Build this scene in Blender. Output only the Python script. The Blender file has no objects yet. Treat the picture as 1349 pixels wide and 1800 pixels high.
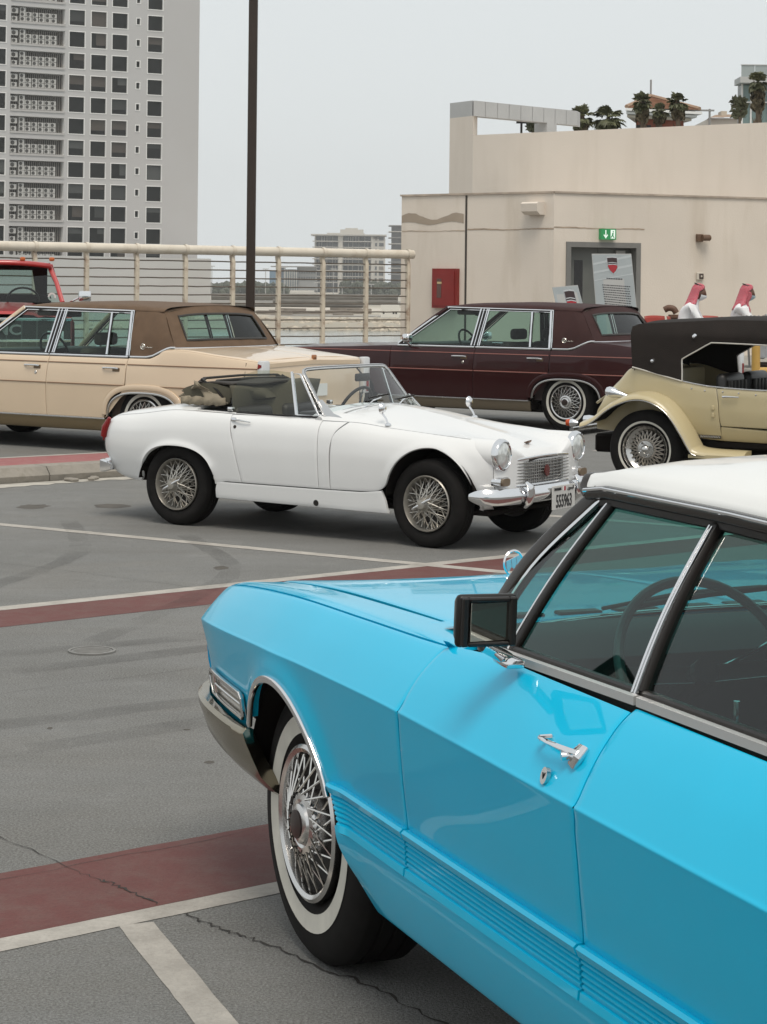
import bpy, bmesh, math, random
import numpy as np
from mathutils import Vector, Matrix
random.seed(7); np.random.seed(7)
scene = bpy.context.scene
C = scene.collection
R = math.radians
PI = math.pi

# ------------------------------------------------------------------ camera
F_PX, CX, CY, EYE, ROLL = 3700.0, 674.5, 500.0, 1.70, 0.0105
cam_d = bpy.data.cameras.new("camera"); cam = bpy.data.objects.new("camera", cam_d); C.objects.link(cam)
cam.location = (0, 0, EYE); cam.rotation_euler = (PI/2, -ROLL, 0)
cam_d.sensor_fit = 'VERTICAL'; cam_d.sensor_height = 36.0; cam_d.lens = 36.0*F_PX/1800.0
cam_d.shift_y = (CY-900.0)/1800.0; cam_d.shift_x = 0.0
cam_d.clip_start = 0.1; cam_d.clip_end = 20000
scene.camera = cam
# ------------------------------------------------------------------ world, sun, exposure
SUN_EL, SUN_AZ = R(62), R(172)          # azimuth: compass direction of the sun, from +Y clockwise
w = bpy.data.worlds.new("World"); scene.world = w; w.use_nodes = True
nt = w.node_tree; nt.nodes.clear()
sky = nt.nodes.new('ShaderNodeTexSky'); sky.sky_type = 'NISHITA'; sky.sun_disc = False
sky.sun_elevation = SUN_EL; sky.sun_rotation = SUN_AZ
sky.air_density = 1.0; sky.dust_density = 6.0; sky.ozone_density = 1.0; sky.altitude = 0
sc = nt.nodes.new('ShaderNodeVectorMath'); sc.operation = 'SCALE'; sc.inputs['Scale'].default_value = 0.09
ov = nt.nodes.new('ShaderNodeMix'); ov.data_type = 'RGBA'; ov.inputs['Factor'].default_value = 0.90   # overcast veil over the clear sky
ov.inputs['B'].default_value = (0.625, 0.655, 0.66, 1)
bg = nt.nodes.new('ShaderNodeBackground'); bg.inputs['Strength'].default_value = 1.0
out = nt.nodes.new('ShaderNodeOutputWorld')
nt.links.new(sky.outputs[0], sc.inputs[0]); nt.links.new(sc.outputs[0], ov.inputs['A'])
nt.links.new(ov.outputs['Result'], bg.inputs['Color']); nt.links.new(bg.outputs[0], out.inputs[0])
sl = bpy.data.lights.new("sun", 'SUN'); so = bpy.data.objects.new("sun", sl); C.objects.link(so)
sl.energy = 1.5; sl.angle = R(26); sl.color = (1.0, 0.93, 0.82)
sd = Vector((math.sin(SUN_AZ)*math.cos(SUN_EL), math.cos(SUN_AZ)*math.cos(SUN_EL), math.sin(SUN_EL)))
so.rotation_euler = (-sd).to_track_quat('-Z', 'Y').to_euler(); so.location = (0, -20, 40)
scene.view_settings.view_transform = 'Standard'; scene.view_settings.look = 'None'
scene.view_settings.exposure = 0.41; scene.view_settings.gamma = 1.0; scene.view_settings.use_curve_mapping = False
scene.render.engine = 'CYCLES'
try:
    scene.cycles.max_bounces = 10; scene.cycles.transparent_max_bounces = 16
except Exception: pass

# ------------------------------------------------------------------ materials
MT = {}
def srgb(r, g, b):
    f = lambda c: (c/255/12.92 if c/255 <= .04045 else ((c/255+.055)/1.055)**2.4)
    return (f(r), f(g), f(b))
def mat(name, col, rough=.5, metal=0., var=0., vscale=5., coat=0., bump=0., bscale=60., spec=.5, dirt=None, dscale=2., emit=None, vdet=4., stretch=None):
    if name in MT: return MT[name]
    m = bpy.data.materials.new(name); m.use_nodes = True; MT[name] = m
    n = m.node_tree.nodes; L = m.node_tree.links; b = n['Principled BSDF']
    b.inputs['Base Color'].default_value = (*col, 1); b.inputs['Roughness'].default_value = rough
    b.inputs['Metallic'].default_value = metal; b.inputs['Coat Weight'].default_value = coat
    b.inputs['Coat Roughness'].default_value = .03; b.inputs['Specular IOR Level'].default_value = spec
    tc = n.new('ShaderNodeTexCoord')
    if var or dirt:
        no = n.new('ShaderNodeTexNoise'); no.inputs['Scale'].default_value = vscale; no.inputs['Detail'].default_value = vdet
        L.new(tc.outputs['Object'], no.inputs['Vector'])
        mr = n.new('ShaderNodeMapRange'); mr.inputs[1].default_value = .3; mr.inputs[2].default_value = .7
        mr.inputs[3].default_value = 1-var; mr.inputs[4].default_value = 1+var
        L.new(no.outputs['Fac'], mr.inputs[0])
        mx = n.new('ShaderNodeVectorMath'); mx.operation = 'SCALE'; mx.inputs[0].default_value = col
        L.new(mr.outputs[0], mx.inputs['Scale'])
        cur = mx.outputs[0]
        if dirt:
            n2 = n.new('ShaderNodeTexNoise'); n2.inputs['Scale'].default_value = dscale; n2.inputs['Detail'].default_value = 8; n2.inputs['Roughness'].default_value = .65
            if stretch:
                mp = n.new('ShaderNodeMapping'); mp.inputs['Scale'].default_value = stretch; L.new(tc.outputs['Object'], mp.inputs['Vector']); L.new(mp.outputs[0], n2.inputs['Vector'])
            else: L.new(tc.outputs['Object'], n2.inputs['Vector'])
            r2 = n.new('ShaderNodeMapRange'); r2.inputs[1].default_value = .5; r2.inputs[2].default_value = .72
            r2.inputs[3].default_value = 0; r2.inputs[4].default_value = dirt[1]
            L.new(n2.outputs['Fac'], r2.inputs[0])
            m2 = n.new('ShaderNodeMix'); m2.data_type = 'RGBA'; L.new(r2.outputs[0], m2.inputs['Factor'])
            L.new(cur, m2.inputs['A']); m2.inputs['B'].default_value = (*dirt[0], 1); cur = m2.outputs['Result']
        L.new(cur, b.inputs['Base Color'])
    if bump:
        nb = n.new('ShaderNodeTexNoise'); nb.inputs['Scale'].default_value = bscale; nb.inputs['Detail'].default_value = 3
        L.new(tc.outputs['Object'], nb.inputs['Vector'])
        bp = n.new('ShaderNodeBump'); bp.inputs['Strength'].default_value = bump; bp.inputs['Distance'].default_value = .01
        L.new(nb.outputs['Fac'], bp.inputs['Height']); L.new(bp.outputs[0], b.inputs['Normal'])
    if emit:
        b.inputs['Emission Color'].default_value = (*emit[0], 1); b.inputs['Emission Strength'].default_value = emit[1]
    return m
def glass(name, tint, refl=1.0, rough=0.0):
    if name in MT: return MT[name]
    m = bpy.data.materials.new(name); m.use_nodes = True; MT[name] = m
    n = m.node_tree.nodes; L = m.node_tree.links; n.clear()
    o = n.new('ShaderNodeOutputMaterial'); t = n.new('ShaderNodeBsdfTransparent'); t.inputs[0].default_value = (*tint, 1)
    g = n.new('ShaderNodeBsdfGlossy'); g.inputs['Roughness'].default_value = rough; g.inputs['Color'].default_value = (refl, refl, refl, 1)
    fr = n.new('ShaderNodeFresnel'); ge = n.new('ShaderNodeNewGeometry')
    io = n.new('ShaderNodeMapRange'); io.inputs[3].default_value = 1.5; io.inputs[4].default_value = 1/1.5   # same reflectance on both faces of a thin pane
    L.new(ge.outputs['Backfacing'], io.inputs[0]); L.new(io.outputs[0], fr.inputs['IOR'])
    mx = n.new('ShaderNodeMixShader'); L.new(fr.outputs[0], mx.inputs[0]); L.new(t.outputs[0], mx.inputs[1]); L.new(g.outputs[0], mx.inputs[2])
    L.new(mx.outputs[0], o.inputs[0]); return m

# ------------------------------------------------------------------ object helpers
def thing(name, label, cat, loc=(0, 0, 0), rotz=0., group=None):
    o = bpy.data.objects.new(name, None); C.objects.link(o); o.location = loc; o.rotation_euler = (0, 0, rotz)
    o.empty_display_size = .2; o['label'] = label; o['category'] = cat
    if group: o['group'] = group
    return o
def tag(o, label, cat, group=None):
    o['label'] = label; o['category'] = cat
    if group: o['group'] = group
    return o
def mk(name, V, Fc, m, parent=None, smooth=True, sharp=35., loc=None):
    me = bpy.data.meshes.new(name)
    me.from_pydata([tuple(map(float, v)) for v in V], [], [tuple(f) for f in Fc]); me.update()
    if m is not None: me.materials.append(m)
    if smooth:
        me.polygons.foreach_set('use_smooth', [True]*len(me.polygons))
        try: me.set_sharp_from_angle(angle=R(sharp))
        except Exception: pass
    o = bpy.data.objects.new(name, me); C.objects.link(o)
    if parent: o.parent = parent
    if loc is not None: o.location = loc
    return o
def struct(o): o['kind'] = 'structure'; return o
def stuff(o): o['kind'] = 'stuff'; return o
def inst(src, parent=None, loc=None, rot=None, scale=None, name=None):
    o = src.copy(); C.objects.link(o)
    if name: o.name = name
    o.parent = parent
    if loc is not None: o.location = loc
    if rot is not None: o.rotation_euler = rot
    if scale is not None: o.scale = scale
    return o

class MB:                                  # collects geometry of ONE part
    def __init__(s): s.V = []; s.F = []
    def add(s, V, Fc):
        b = len(s.V); s.V += [tuple(v) for v in V]; s.F += [tuple(i+b for i in f) for f in Fc]; return s
    def box(s, x0, x1, y0, y1, z0, z1):
        V = [(x, y, z) for x in (x0, x1) for y in (y0, y1) for z in (z0, z1)]
        return s.add(V, [(0, 1, 3, 2), (4, 6, 7, 5), (0, 4, 5, 1), (2, 3, 7, 6), (0, 2, 6, 4), (1, 5, 7, 3)])
    def rbox(s, x0, x1, y0, y1, z0, z1, b=.01, seg=2):
        bm = bmesh.new(); bmesh.ops.create_cube(bm, size=1)
        bmesh.ops.scale(bm, vec=(x1-x0, y1-y0, z1-z0), verts=bm.verts)
        bmesh.ops.translate(bm, vec=((x0+x1)/2, (y0+y1)/2, (z0+z1)/2), verts=bm.verts)
        bmesh.ops.bevel(bm, geom=bm.edges[:]+bm.verts[:], offset=b, segments=seg, affect='EDGES', profile=.5)
        return s.bm(bm)
    def bm(s, bm):
        bm.verts.index_update()
        s.add([v.co[:] for v in bm.verts], [[v.index for v in f.verts] for f in bm.faces]); bm.free(); return s
    def grid(s, P, closed_u=False, closed_v=False):        # P[nu][nv][3]
        P = np.asarray(P, float); nu, nv = P.shape[:2]; Fc = []
        for i in range(nu if closed_u else nu-1):
            for j in range(nv if closed_v else nv-1):
                i2 = (i+1) % nu; j2 = (j+1) % nv
                Fc.append((i*nv+j, i2*nv+j, i2*nv+j2, i*nv+j2))
        return s.add(P.reshape(-1, 3), Fc)
    def sweep(s, pts, prof, closed=False, up=(0, 0, 1), caps=True, scales=None):
        # prof: list of (a,b): a along side vector, b along 'up'-ish vector
        P = [Vector(p) for p in pts]; n = len(P); rows = []
        for i in range(n):
            if closed: t = P[(i+1) % n]-P[i-1]
            else: t = P[min(i+1, n-1)]-P[max(i-1, 0)]
            t.normalize(); u = Vector(up[i]) if hasattr(up[0], '__len__') else Vector(up)
            sd_ = t.cross(u)
            if sd_.length < 1e-5: sd_ = t.cross(Vector((1, 0.01, 0)))
            sd_.normalize(); u2 = sd_.cross(t).normalized(); k = scales[i] if scales is not None else 1.
            rows.append([P[i]+sd_*(a*k)+u2*(b*k) for a, b in prof])
        base = len(s.V); s.grid([[tuple(v) for v in r] for r in rows], closed_u=closed, closed_v=True)
        if caps and not closed:
            m = len(prof)
            s.F.append(tuple(base+j for j in range(m))); s.F.append(tuple(base+(n-1)*m+j for j in reversed(range(m))))
        return s
    def tube(s, pts, r, n=8, closed=False, scales=None, caps=True, up=(0, 0, 1)):
        return s.sweep(pts, [(r*math.cos(2*PI*k/n), r*math.sin(2*PI*k/n)) for k in range(n)], closed, up, caps, scales)
    def lathe(s, prof, n=40, axis='y', c=(0, 0, 0), closed=False):      # prof: (r, h) ; h along axis
        rows = []
        for k in range(n):
            a = 2*PI*k/n; ca, sa = math.cos(a), math.sin(a)
            if axis == 'y': rows.append([(c[0]+r*ca, c[1]+h, c[2]+r*sa) for r, h in prof])
            elif axis == 'x': rows.append([(c[0]+h, c[1]+r*ca, c[2]+r*sa) for r, h in prof])
            else: rows.append([(c[0]+r*ca, c[1]+r*sa, c[2]+h) for r, h in prof])
        return s.grid(rows, closed_u=True, closed_v=closed)
    def prism(s, poly, d):                 # poly: 3D points, d: extrusion vector
        n = len(poly); V = [tuple(p) for p in poly]+[tuple(np.add(p, d)) for p in poly]
        return s.add(V, [tuple(range(n))[::-1], tuple(range(n, 2*n))]+[(i, (i+1) % n, n+(i+1) % n, n+i) for i in range(n)])
    def build(s, name, m, parent=None, smooth=True, sharp=35., loc=None, fixn=True):
        o = mk(name, s.V, s.F, m, parent, smooth, sharp, loc)
        if fixn:
            bm = bmesh.new(); bm.from_mesh(o.data); bmesh.ops.recalc_face_normals(bm, faces=bm.faces[:]); bm.to_mesh(o.data); bm.free()
            if smooth:
                try: o.data.set_sharp_from_angle(angle=R(sharp))
                except Exception: pass
        return o
def lerp(a, b, t): return a+(b-a)*t
def rrect(w, h, r, n=4):                   # rounded rectangle profile
    p = []
    for cx, cy, a0 in ((w/2-r, h/2-r, 0), (-w/2+r, h/2-r, PI/2), (-w/2+r, -h/2+r, PI), (w/2-r, -h/2+r, 1.5*PI)):
        for k in range(n+1): a = a0+PI/2*k/n; p.append((cx+r*math.cos(a), cy+r*math.sin(a)))
    return p
def pchip(xs, ys, q):
    xs = np.asarray(xs, float); ys = np.asarray(ys, float); q = np.asarray(q, float)
    h = np.diff(xs); sh = (-1,)+(1,)*(ys.ndim-1); dl = np.diff(ys, axis=0)/h.reshape(sh)
    d = np.zeros_like(ys)
    if len(xs) > 2:
        w1 = (2*h[1:]+h[:-1]).reshape(sh); w2 = (h[1:]+2*h[:-1]).reshape(sh)
        with np.errstate(divide='ignore', invalid='ignore'):
            hm = (w1+w2)/(w1/dl[:-1]+w2/dl[1:])
        d[1:-1] = np.where(dl[:-1]*dl[1:] > 0, hm, 0)
    d[0] = dl[0]; d[-1] = dl[-1]
    i = np.clip(np.searchsorted(xs, q)-1, 0, len(xs)-2); hh = h[i]; t = np.clip((q-xs[i])/hh, 0, 1)
    t = t.reshape(t.shape+(1,)*(ys.ndim-1)); hh = hh.reshape(hh.shape+(1,)*(ys.ndim-1))
    return ((2*t**3-3*t**2+1)*ys[i]+(t**3-2*t**2+t)*hh*d[i]+(-2*t**3+3*t**2)*ys[i+1]+(t**3-t**2)*hh*d[i+1])
def resample(poly, n, smooth=False):
    P = np.asarray(poly, float)
    s_ = np.r_[0, np.cumsum(np.linalg.norm(np.diff(P, axis=0), axis=1))]
    q = np.linspace(0, s_[-1], n)
    if smooth and len(P) > 2: return pchip(s_, P, q)
    return np.stack([np.interp(q, s_, P[:, k]) for k in range(P.shape[1])], 1)
def catmull(pts, n=6, closed=False):
    P = [np.asarray(p, float) for p in pts]; o = []; N = len(P)
    for i in range(N if closed else N-1):
        p0 = P[(i-1) % N] if closed or i > 0 else 2*P[0]-P[1]; p1 = P[i]; p2 = P[(i+1) % N]
        p3 = P[(i+2) % N] if closed or i+2 < N else 2*P[-1]-P[-2]
        for k in range(n):
            t = k/n; o.append(.5*((2*p1)+(-p0+p2)*t+(2*p0-5*p1+4*p2-p3)*t*t+(-p0+3*p1-3*p2+p3)*t**3))
    if not closed: o.append(P[-1])
    return o

class Loft:
    """Half body surface: stations along x, each K section points (y,z) from sill to centre line."""
    def __init__(s, stations, disp=None):
        st = sorted(stations, key=lambda a: a[0]); s.x = np.array([a[0] for a in st], float)
        s.S = np.array([a[1] for a in st], float); s.K = s.S.shape[1]; s.disp = disp
        s.tt = np.linspace(0, s.K-1, (s.K-1)*10+1)
    def sec(s, x):                                   # table of (y,z) along t for x array
        A = pchip(s.x, s.S, np.atleast_1d(x))        # n,K,2
        B = pchip(np.arange(s.K), np.swapaxes(A, 0, 1), s.tt)   # T,n,2
        return np.swapaxes(B, 0, 1)                  # n,T,2
    def at(s, x, v, mode='z', tmin=0, tmax=None):
        x = np.asarray(x, float); sh = x.shape; xf = x.ravel(); vf = np.broadcast_to(np.asarray(v, float), sh).ravel()
        T = s.sec(xf); out_ = np.zeros((len(xf), 3)); i0 = int(tmin*10); i1 = len(s.tt) if tmax is None else int(tmax*10)+1
        for k in range(len(xf)):
            Y = T[k, i0:i1, 0]; Z = T[k, i0:i1, 1]; tt = s.tt[i0:i1]
            if mode == 'z':
                o = np.argsort(Z, kind='stable'); y = np.interp(vf[k], Z[o], Y[o]); z = np.clip(vf[k], Z[o][0], Z[o][-1])
            elif mode == 'y':
                o = np.argsort(Y, kind='stable'); z = np.interp(vf[k], Y[o], Z[o]); y = vf[k]
            else:
                y = np.interp(vf[k], tt, Y); z = np.interp(vf[k], tt, Z)
            out_[k] = (xf[k], y, z)
        if s.disp is not None: out_ = s.disp(out_)
        return out_.reshape(sh+(3,))
    def tz(s, x, z, tmin=0, tmax=None):              # t for a height
        T = s.sec([x])[0]; i0 = int(tmin*10); i1 = len(s.tt) if tmax is None else int(tmax*10)+1
        Z = T[i0:i1, 1]; o = np.argsort(Z, kind='stable'); return float(np.interp(z, Z[o], s.tt[i0:i1][o]))

def panel(name, L, rows, nu, nv, m, parent, mode='z', mirror=False, flange=.02, gap=.002, roll=.0015, tmin=0, tmax=None, edges='uUvV', smooth_rows=True):
    """rows: polylines (x, v) from bottom to top with any number of points; lifted on Loft L."""
    RR = np.stack([resample(r, nu, smooth_rows) for r in rows], 0)                 # nr,nu,2
    q = np.linspace(0, len(rows)-1, nv)
    G = pchip(np.arange(len(rows)), RR, q) if len(rows) > 2 else RR[0][None]*(1-q)[:, None, None]+RR[1][None]*q[:, None, None]
    def inset(G, ax, d):                             # add a rim row near both ends and pull in by gap
        G = np.moveaxis(G, ax, 0); a, b = G[0], G[1]; e, f = G[-1], G[-2]
        def step(p, q_, dd):
            v = q_-p; ln = np.maximum(np.linalg.norm(v, axis=-1, keepdims=True), 1e-6); return p+v*np.minimum(dd/ln, .45)
        lo0, lo1 = step(a, b, gap), step(a, b, gap+d); hi0, hi1 = step(e, f, gap), step(e, f, gap+d)
        G = np.concatenate([[lo0, lo1], G[1:-1], [hi1, hi0]], 0); return np.moveaxis(G, 0, ax)
    G = inset(inset(G, 0, .005), 1, .005)
    P = L.at(G[..., 0], G[..., 1], mode, tmin, tmax)
    # normals
    du = np.gradient(P, axis=1); dv = np.gradient(P, axis=0); N = np.cross(du, dv); N /= np.maximum(np.linalg.norm(N, axis=-1, keepdims=True), 1e-9)
    ctr = np.array([0, 0, .35]); ref = P-ctr; ref[..., 0] = 0
    if np.sum(N*ref) < 0: N = -N
    n0, n1 = P.shape[:2]
    Q = P.copy()
    Q[0] -= N[0]*roll; Q[-1] -= N[-1]*roll; Q[:, 0] -= N[:, 0]*roll; Q[:, -1] -= N[:, -1]*roll
    b = MB(); b.grid(Q)
    idx = lambda i, j: i*n1+j
    loop = [(0, j) for j in range(n1)]+[(i, n1-1) for i in range(1, n0)]+[(n0-1, j) for j in range(n1-2, -1, -1)]+[(i, 0) for i in range(n0-2, 0, -1)]
    if flange:
        V0 = len(b.V)
        for (i, j) in loop: b.V.append(tuple(Q[i, j])); b.V.append(tuple(Q[i, j]-N[i, j]*flange))
        k = len(loop)
        for a in range(k):
            c = (a+1) % k; b.F.append((V0+2*a, V0+2*c, V0+2*c+1, V0+2*a+1))
    if mirror: b.V = [(v[0], -v[1], v[2]) for v in b.V]
    return b.build(name, m, parent, sharp=40)

def arch_pts(cx, cz, rx, rz, a0, a1, n=18, p=2.0):   # superellipse arc, angles in degrees (0 = +x, 90 = up)
    o = []
    for k in range(n):
        a = R(lerp(a0, a1, k/(n-1))); c, s_ = math.cos(a), math.sin(a)
        o.append((cx+rx*math.copysign(abs(c)**(2/p), c), cz+rz*math.copysign(abs(s_)**(2/p), s_)))
    return o
def quad_patch(b, c, nu=8, nv=8, bulge=(0, 0, 0)):   # c: 4 corners (00,10,11,01), bulge vector at middle
    c = [np.asarray(p, float) for p in c]; bl = np.asarray(bulge, float); P = np.zeros((nu, nv, 3))
    for i in range(nu):
        for j in range(nv):
            u, v = i/(nu-1), j/(nv-1)
            P[i, j] = (c[0]*(1-u)+c[1]*u)*(1-v)+(c[3]*(1-u)+c[2]*u)*v+bl*(1-(2*u-1)**2)*(1-(2*v-1)**2)
    return b.grid(P)
def poly_glass(name, poly, m, parent, bulge=None):   # polygon fan from centre, for flat glass with any outline
    P = [np.asarray(p, float) for p in poly]; c = sum(P)/len(P)
    if bulge is not None: c = c+np.asarray(bulge)
    return mk(name, [c]+P, [(0, i+1, (i+1) % len(P)+1) for i in range(len(P))], m, parent, sharp=80)
def fwd_rot(fx, fy): return math.atan2(fy, fx)

def text_mesh(name, txt, size, m, parent, matrix, font_scale_x=1., depth=.0015, align='CENTER', bold=0.):
    cu = bpy.data.curves.new(name, 'FONT'); cu.body = txt; cu.size = size; cu.extrude = depth; cu.align_x = align; cu.align_y = 'CENTER'; cu.offset = bold; cu.resolution_u = 3
    t = bpy.data.objects.new(name, cu); C.objects.link(t)
    dg = bpy.context.evaluated_depsgraph_get(); me = bpy.data.meshes.new_from_object(t.evaluated_get(dg))
    C.objects.unlink(t); bpy.data.objects.remove(t); bpy.data.curves.remove(cu)
    me.transform(Matrix.Diagonal((font_scale_x, 1, 1, 1))); me.transform(matrix)
    me.materials.clear(); me.materials.append(m)
    o = bpy.data.objects.new(name, me); C.objects.link(o); o.parent = parent
    return o
def frame(o, ex, ey, ez=None):             # matrix from origin and axes
    ex = Vector(ex).normalized(); ey = Vector(ey); ey = (ey-ex*ey.dot(ex)).normalized(); ez = ex.cross(ey)
    return Matrix(((ex.x, ey.x, ez.x, o[0]), (ex.y, ey.y, ez.y, o[1]), (ex.z, ey.z, ez.z, o[2]), (0, 0, 0, 1)))
# shared materials
chrome = mat('chrome', (.78, .78, .79), .06, 1.)
chrome_dull = mat('chrome_dull', (.62, .61, .6), .2, 1.)
rubber = mat('rubber', (.009, .008, .0075), .8, var=.2, vscale=20, spec=.2)
black_pl = mat('black_plastic', (.010, .008, .007), .38, spec=.35)
dark_in = mat('dark_interior', (.010, .008, .007), .9, spec=.1)
whitewall = mat('whitewall_rubber', (.55, .53, .47), .7, var=.1, vscale=15)
# ================================================================== SITE
_ca, _sa = math.cos(ROLL), math.sin(ROLL)
def at(px, py, Y):                          # point seen at a photo position, at an explicit distance Y
    xc = (px-CX)/F_PX; yc = -(py-CY)/F_PX
    return Vector(((xc*_ca-yc*_sa)*Y, Y, EYE+(xc*_sa+yc*_ca)*Y))
# ---- deck surface material
def deck_mat():
    m = bpy.data.materials.new('deck_coating'); m.use_nodes = True; n = m.node_tree.nodes; L = m.node_tree.links; b = n['Principled BSDF']
    tc = n.new('ShaderNodeTexCoord')
    def noise(scale, det, rough=.6, dist=0., vec=None):
        t = n.new('ShaderNodeTexNoise'); t.inputs['Scale'].default_value = scale; t.inputs['Detail'].default_value = det
        t.inputs['Roughness'].default_value = rough; t.inputs['Distortion'].default_value = dist
        L.new(vec if vec else tc.outputs['Object'], t.inputs['Vector']); return t.outputs['Fac']
    def ramp(v, a, b_, lo, hi):
        r = n.new('ShaderNodeMapRange'); r.inputs[1].default_value = a; r.inputs[2].default_value = b_; r.inputs[3].default_value = lo; r.inputs[4].default_value = hi
        L.new(v, r.inputs[0]); return r.outputs[0]
    def mixc(f, a, b_):
        x = n.new('ShaderNodeMix'); x.data_type = 'RGBA'
        if isinstance(f, float): x.inputs['Factor'].default_value = f
        else: L.new(f, x.inputs['Factor'])
        for k, v in (('A', a), ('B', b_)):
            if isinstance(v, tuple): x.inputs[k].default_value = (*v, 1)
            else: L.new(v, x.inputs[k])
        return x.outputs['Result']
    mp = n.new('ShaderNodeMapping'); mp.inputs['Rotation'].default_value = (0, 0, R(-39)); mp.inputs['Scale'].default_value = (.12, 1., 1.)
    L.new(tc.outputs['Object'], mp.inputs['Vector'])
    base = mixc(ramp(noise(.35, 5, .55), .35, .68, 0, 1), (.095, .094, .087), (.172, .170, .163))
    streak = mixc(ramp(noise(1.6, 6, .7, 1.2, mp.outputs[0]), .44, .70, 0, .6), base, (.070, .064, .053))
    warm = mixc(ramp(noise(.8, 4, .6, .6), .52, .78, 0, .45), streak, (.155, .132, .098))
    spots = mixc(ramp(noise(5.5, 2, .4), .70, .78, 0, .5), warm, (.07, .065, .058))
    pale = mixc(ramp(noise(2.2, 8, .75, .5), .54, .76, 0, .42), spots, (.27, .265, .25))
    mott = mixc(ramp(noise(26., 5, .7), .46, .72, 0, .55), pale, (.075, .072, .065))
    grain = mixc(ramp(noise(120., 3, .7), .35, .68, 0, .75), mott, (.30, .298, .288))
    grain2 = mixc(ramp(noise(210., 2, .6), .52, .72, 0, .7), grain, (.045, .043, .039))
    L.new(grain2, b.inputs['Base Color']); L.new(ramp(noise(3., 5), .3, .7, .62, .85), b.inputs['Roughness'])
    b.inputs['Specular IOR Level'].default_value = .35
    bp = n.new('ShaderNodeBump'); bp.inputs['Strength'].default_value = .9; bp.inputs['Distance'].default_value = .007
    L.new(noise(110., 4, .7), bp.inputs['Height']); L.new(bp.outputs[0], b.inputs['Normal']); return m
def paint_mat(name, col, wear_col, wear=.5, scale=9., grain=.35):
    m = bpy.data.materials.new(name); m.use_nodes = True; n = m.node_tree.nodes; L = m.node_tree.links; b = n['Principled BSDF']
    tc = n.new('ShaderNodeTexCoord'); cur = (*col, 1); prev = None
    for sc_, lo, hi, amt, c2, det in ((scale, .42, .75, wear, wear_col, 9), (1.3, .4, .7, .45, tuple(c*.74 for c in col), 4), (75., .45, .7, grain, tuple(c*.55 for c in col), 3), (40., .62, .72, grain, tuple(min(1, c*1.35) for c in col), 5)):
        t = n.new('ShaderNodeTexNoise'); t.inputs['Scale'].default_value = sc_; t.inputs['Detail'].default_value = det; t.inputs['Roughness'].default_value = .7
        L.new(tc.outputs['Object'], t.inputs['Vector'])
        r = n.new('ShaderNodeMapRange'); r.inputs[1].default_value = lo; r.inputs[2].default_value = hi; r.inputs[3].default_value = 0; r.inputs[4].default_value = amt
        L.new(t.outputs['Fac'], r.inputs[0]); x = n.new('ShaderNodeMix'); x.data_type = 'RGBA'; L.new(r.outputs[0], x.inputs['Factor'])
        if prev is None: x.inputs['A'].default_value = cur
        else: L.new(prev, x.inputs['A'])
        x.inputs['B'].default_value = (*c2, 1); prev = x.outputs['Result']
    L.new(prev, b.inputs['Base Color']); b.inputs['Roughness'].default_value = .75; b.inputs['Specular IOR Level'].default_value = .3
    bp = n.new('ShaderNodeBump'); bp.inputs['Strength'].default_value = .45; bp.inputs['Distance'].default_value = .003
    t = n.new('ShaderNodeTexNoise'); t.inputs['Scale'].default_value = 140; t.inputs['Detail'].default_value = 3; L.new(tc.outputs['Object'], t.inputs['Vector'])
    L.new(t.outputs['Fac'], bp.inputs['Height']); L.new(bp.outputs[0], b.inputs['Normal']); return m
M_deck = deck_mat()
M_red = paint_mat('red_floor_paint', (.135, .050, .045), (.15, .105, .09), .65)
M_line = paint_mat('white_line_paint', (.44, .41, .37), (.19, .175, .155), .75, 6.)
M_conc = mat('concrete', (.30, .285, .255), .85, var=.18, vscale=3, bump=.3, bscale=60, dirt=((.14, .12, .09), .5), dscale=4)
struct(mk('parking_deck', [(-14, -12, 0), (30, -12, 0), (30, 43.5, 0), (-14, 43.5, 0)], [(0, 1, 2, 3)], M_deck, None, False))
D1 = np.array([math.cos(R(38.3)), math.sin(R(38.3))]); N1 = np.array([-D1[1], D1[0]])
def band(name, p, d, a0, a1, w0, w1, z, m, wob=.0016, step=.06):   # ragged edged strip along d from point p, offsets w0..w1 across
    d = np.array(d)/np.linalg.norm(d); nn = np.array([-d[1], d[0]]); V = []; k = int((a1-a0)/step)+1
    for i in range(k+1):
        a = lerp(a0, a1, i/k)
        for w_ in (w0, w1):
            q = np.array(p)+d*a+nn*(w_+random.uniform(-wob, wob)); V.append((q[0], q[1], z))
    return struct(mk(name, V, [(2*i, 2*i+2, 2*i+3, 2*i+1) for i in range(k)], m, None, False))
p1 = (-.973, 5.436)
band('red_strip', p1, D1, -9, 11, 0, .535, .0012, M_red)
band('painted_line', p1, D1, -9, 11, -.098, -.002, .0016, M_line)
p2 = (-1.862, 10.311)
band('red_strip', p2, (2.05, 1.72), -9, 13, .0, .46, .0012, M_red)
band('painted_line', p2, (2.05, 1.72), -9, 13, .462, .575, .0016, M_line)
bayd = np.array([.345, -.94])
for k in (-3, -2, -1, 0, 2, 3):
    q = np.array((-.612, 5.50))+D1*(2.75*k); band('painted_line', q, bayd, -.075, 4.8, -.047, .047, .0022, M_line)
md = np.array([2.264, -1.451]); md = md/np.linalg.norm(md)
for k in (0, 1, 2, 3):
    q = np.array((-2.655, 14.66))+np.array((.7, .71))*(2.95*k); band('painted_line', q, md, -2.4 if k == 0 else -1.6, 4.3, -.055, .055, .0022, M_line)
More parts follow.
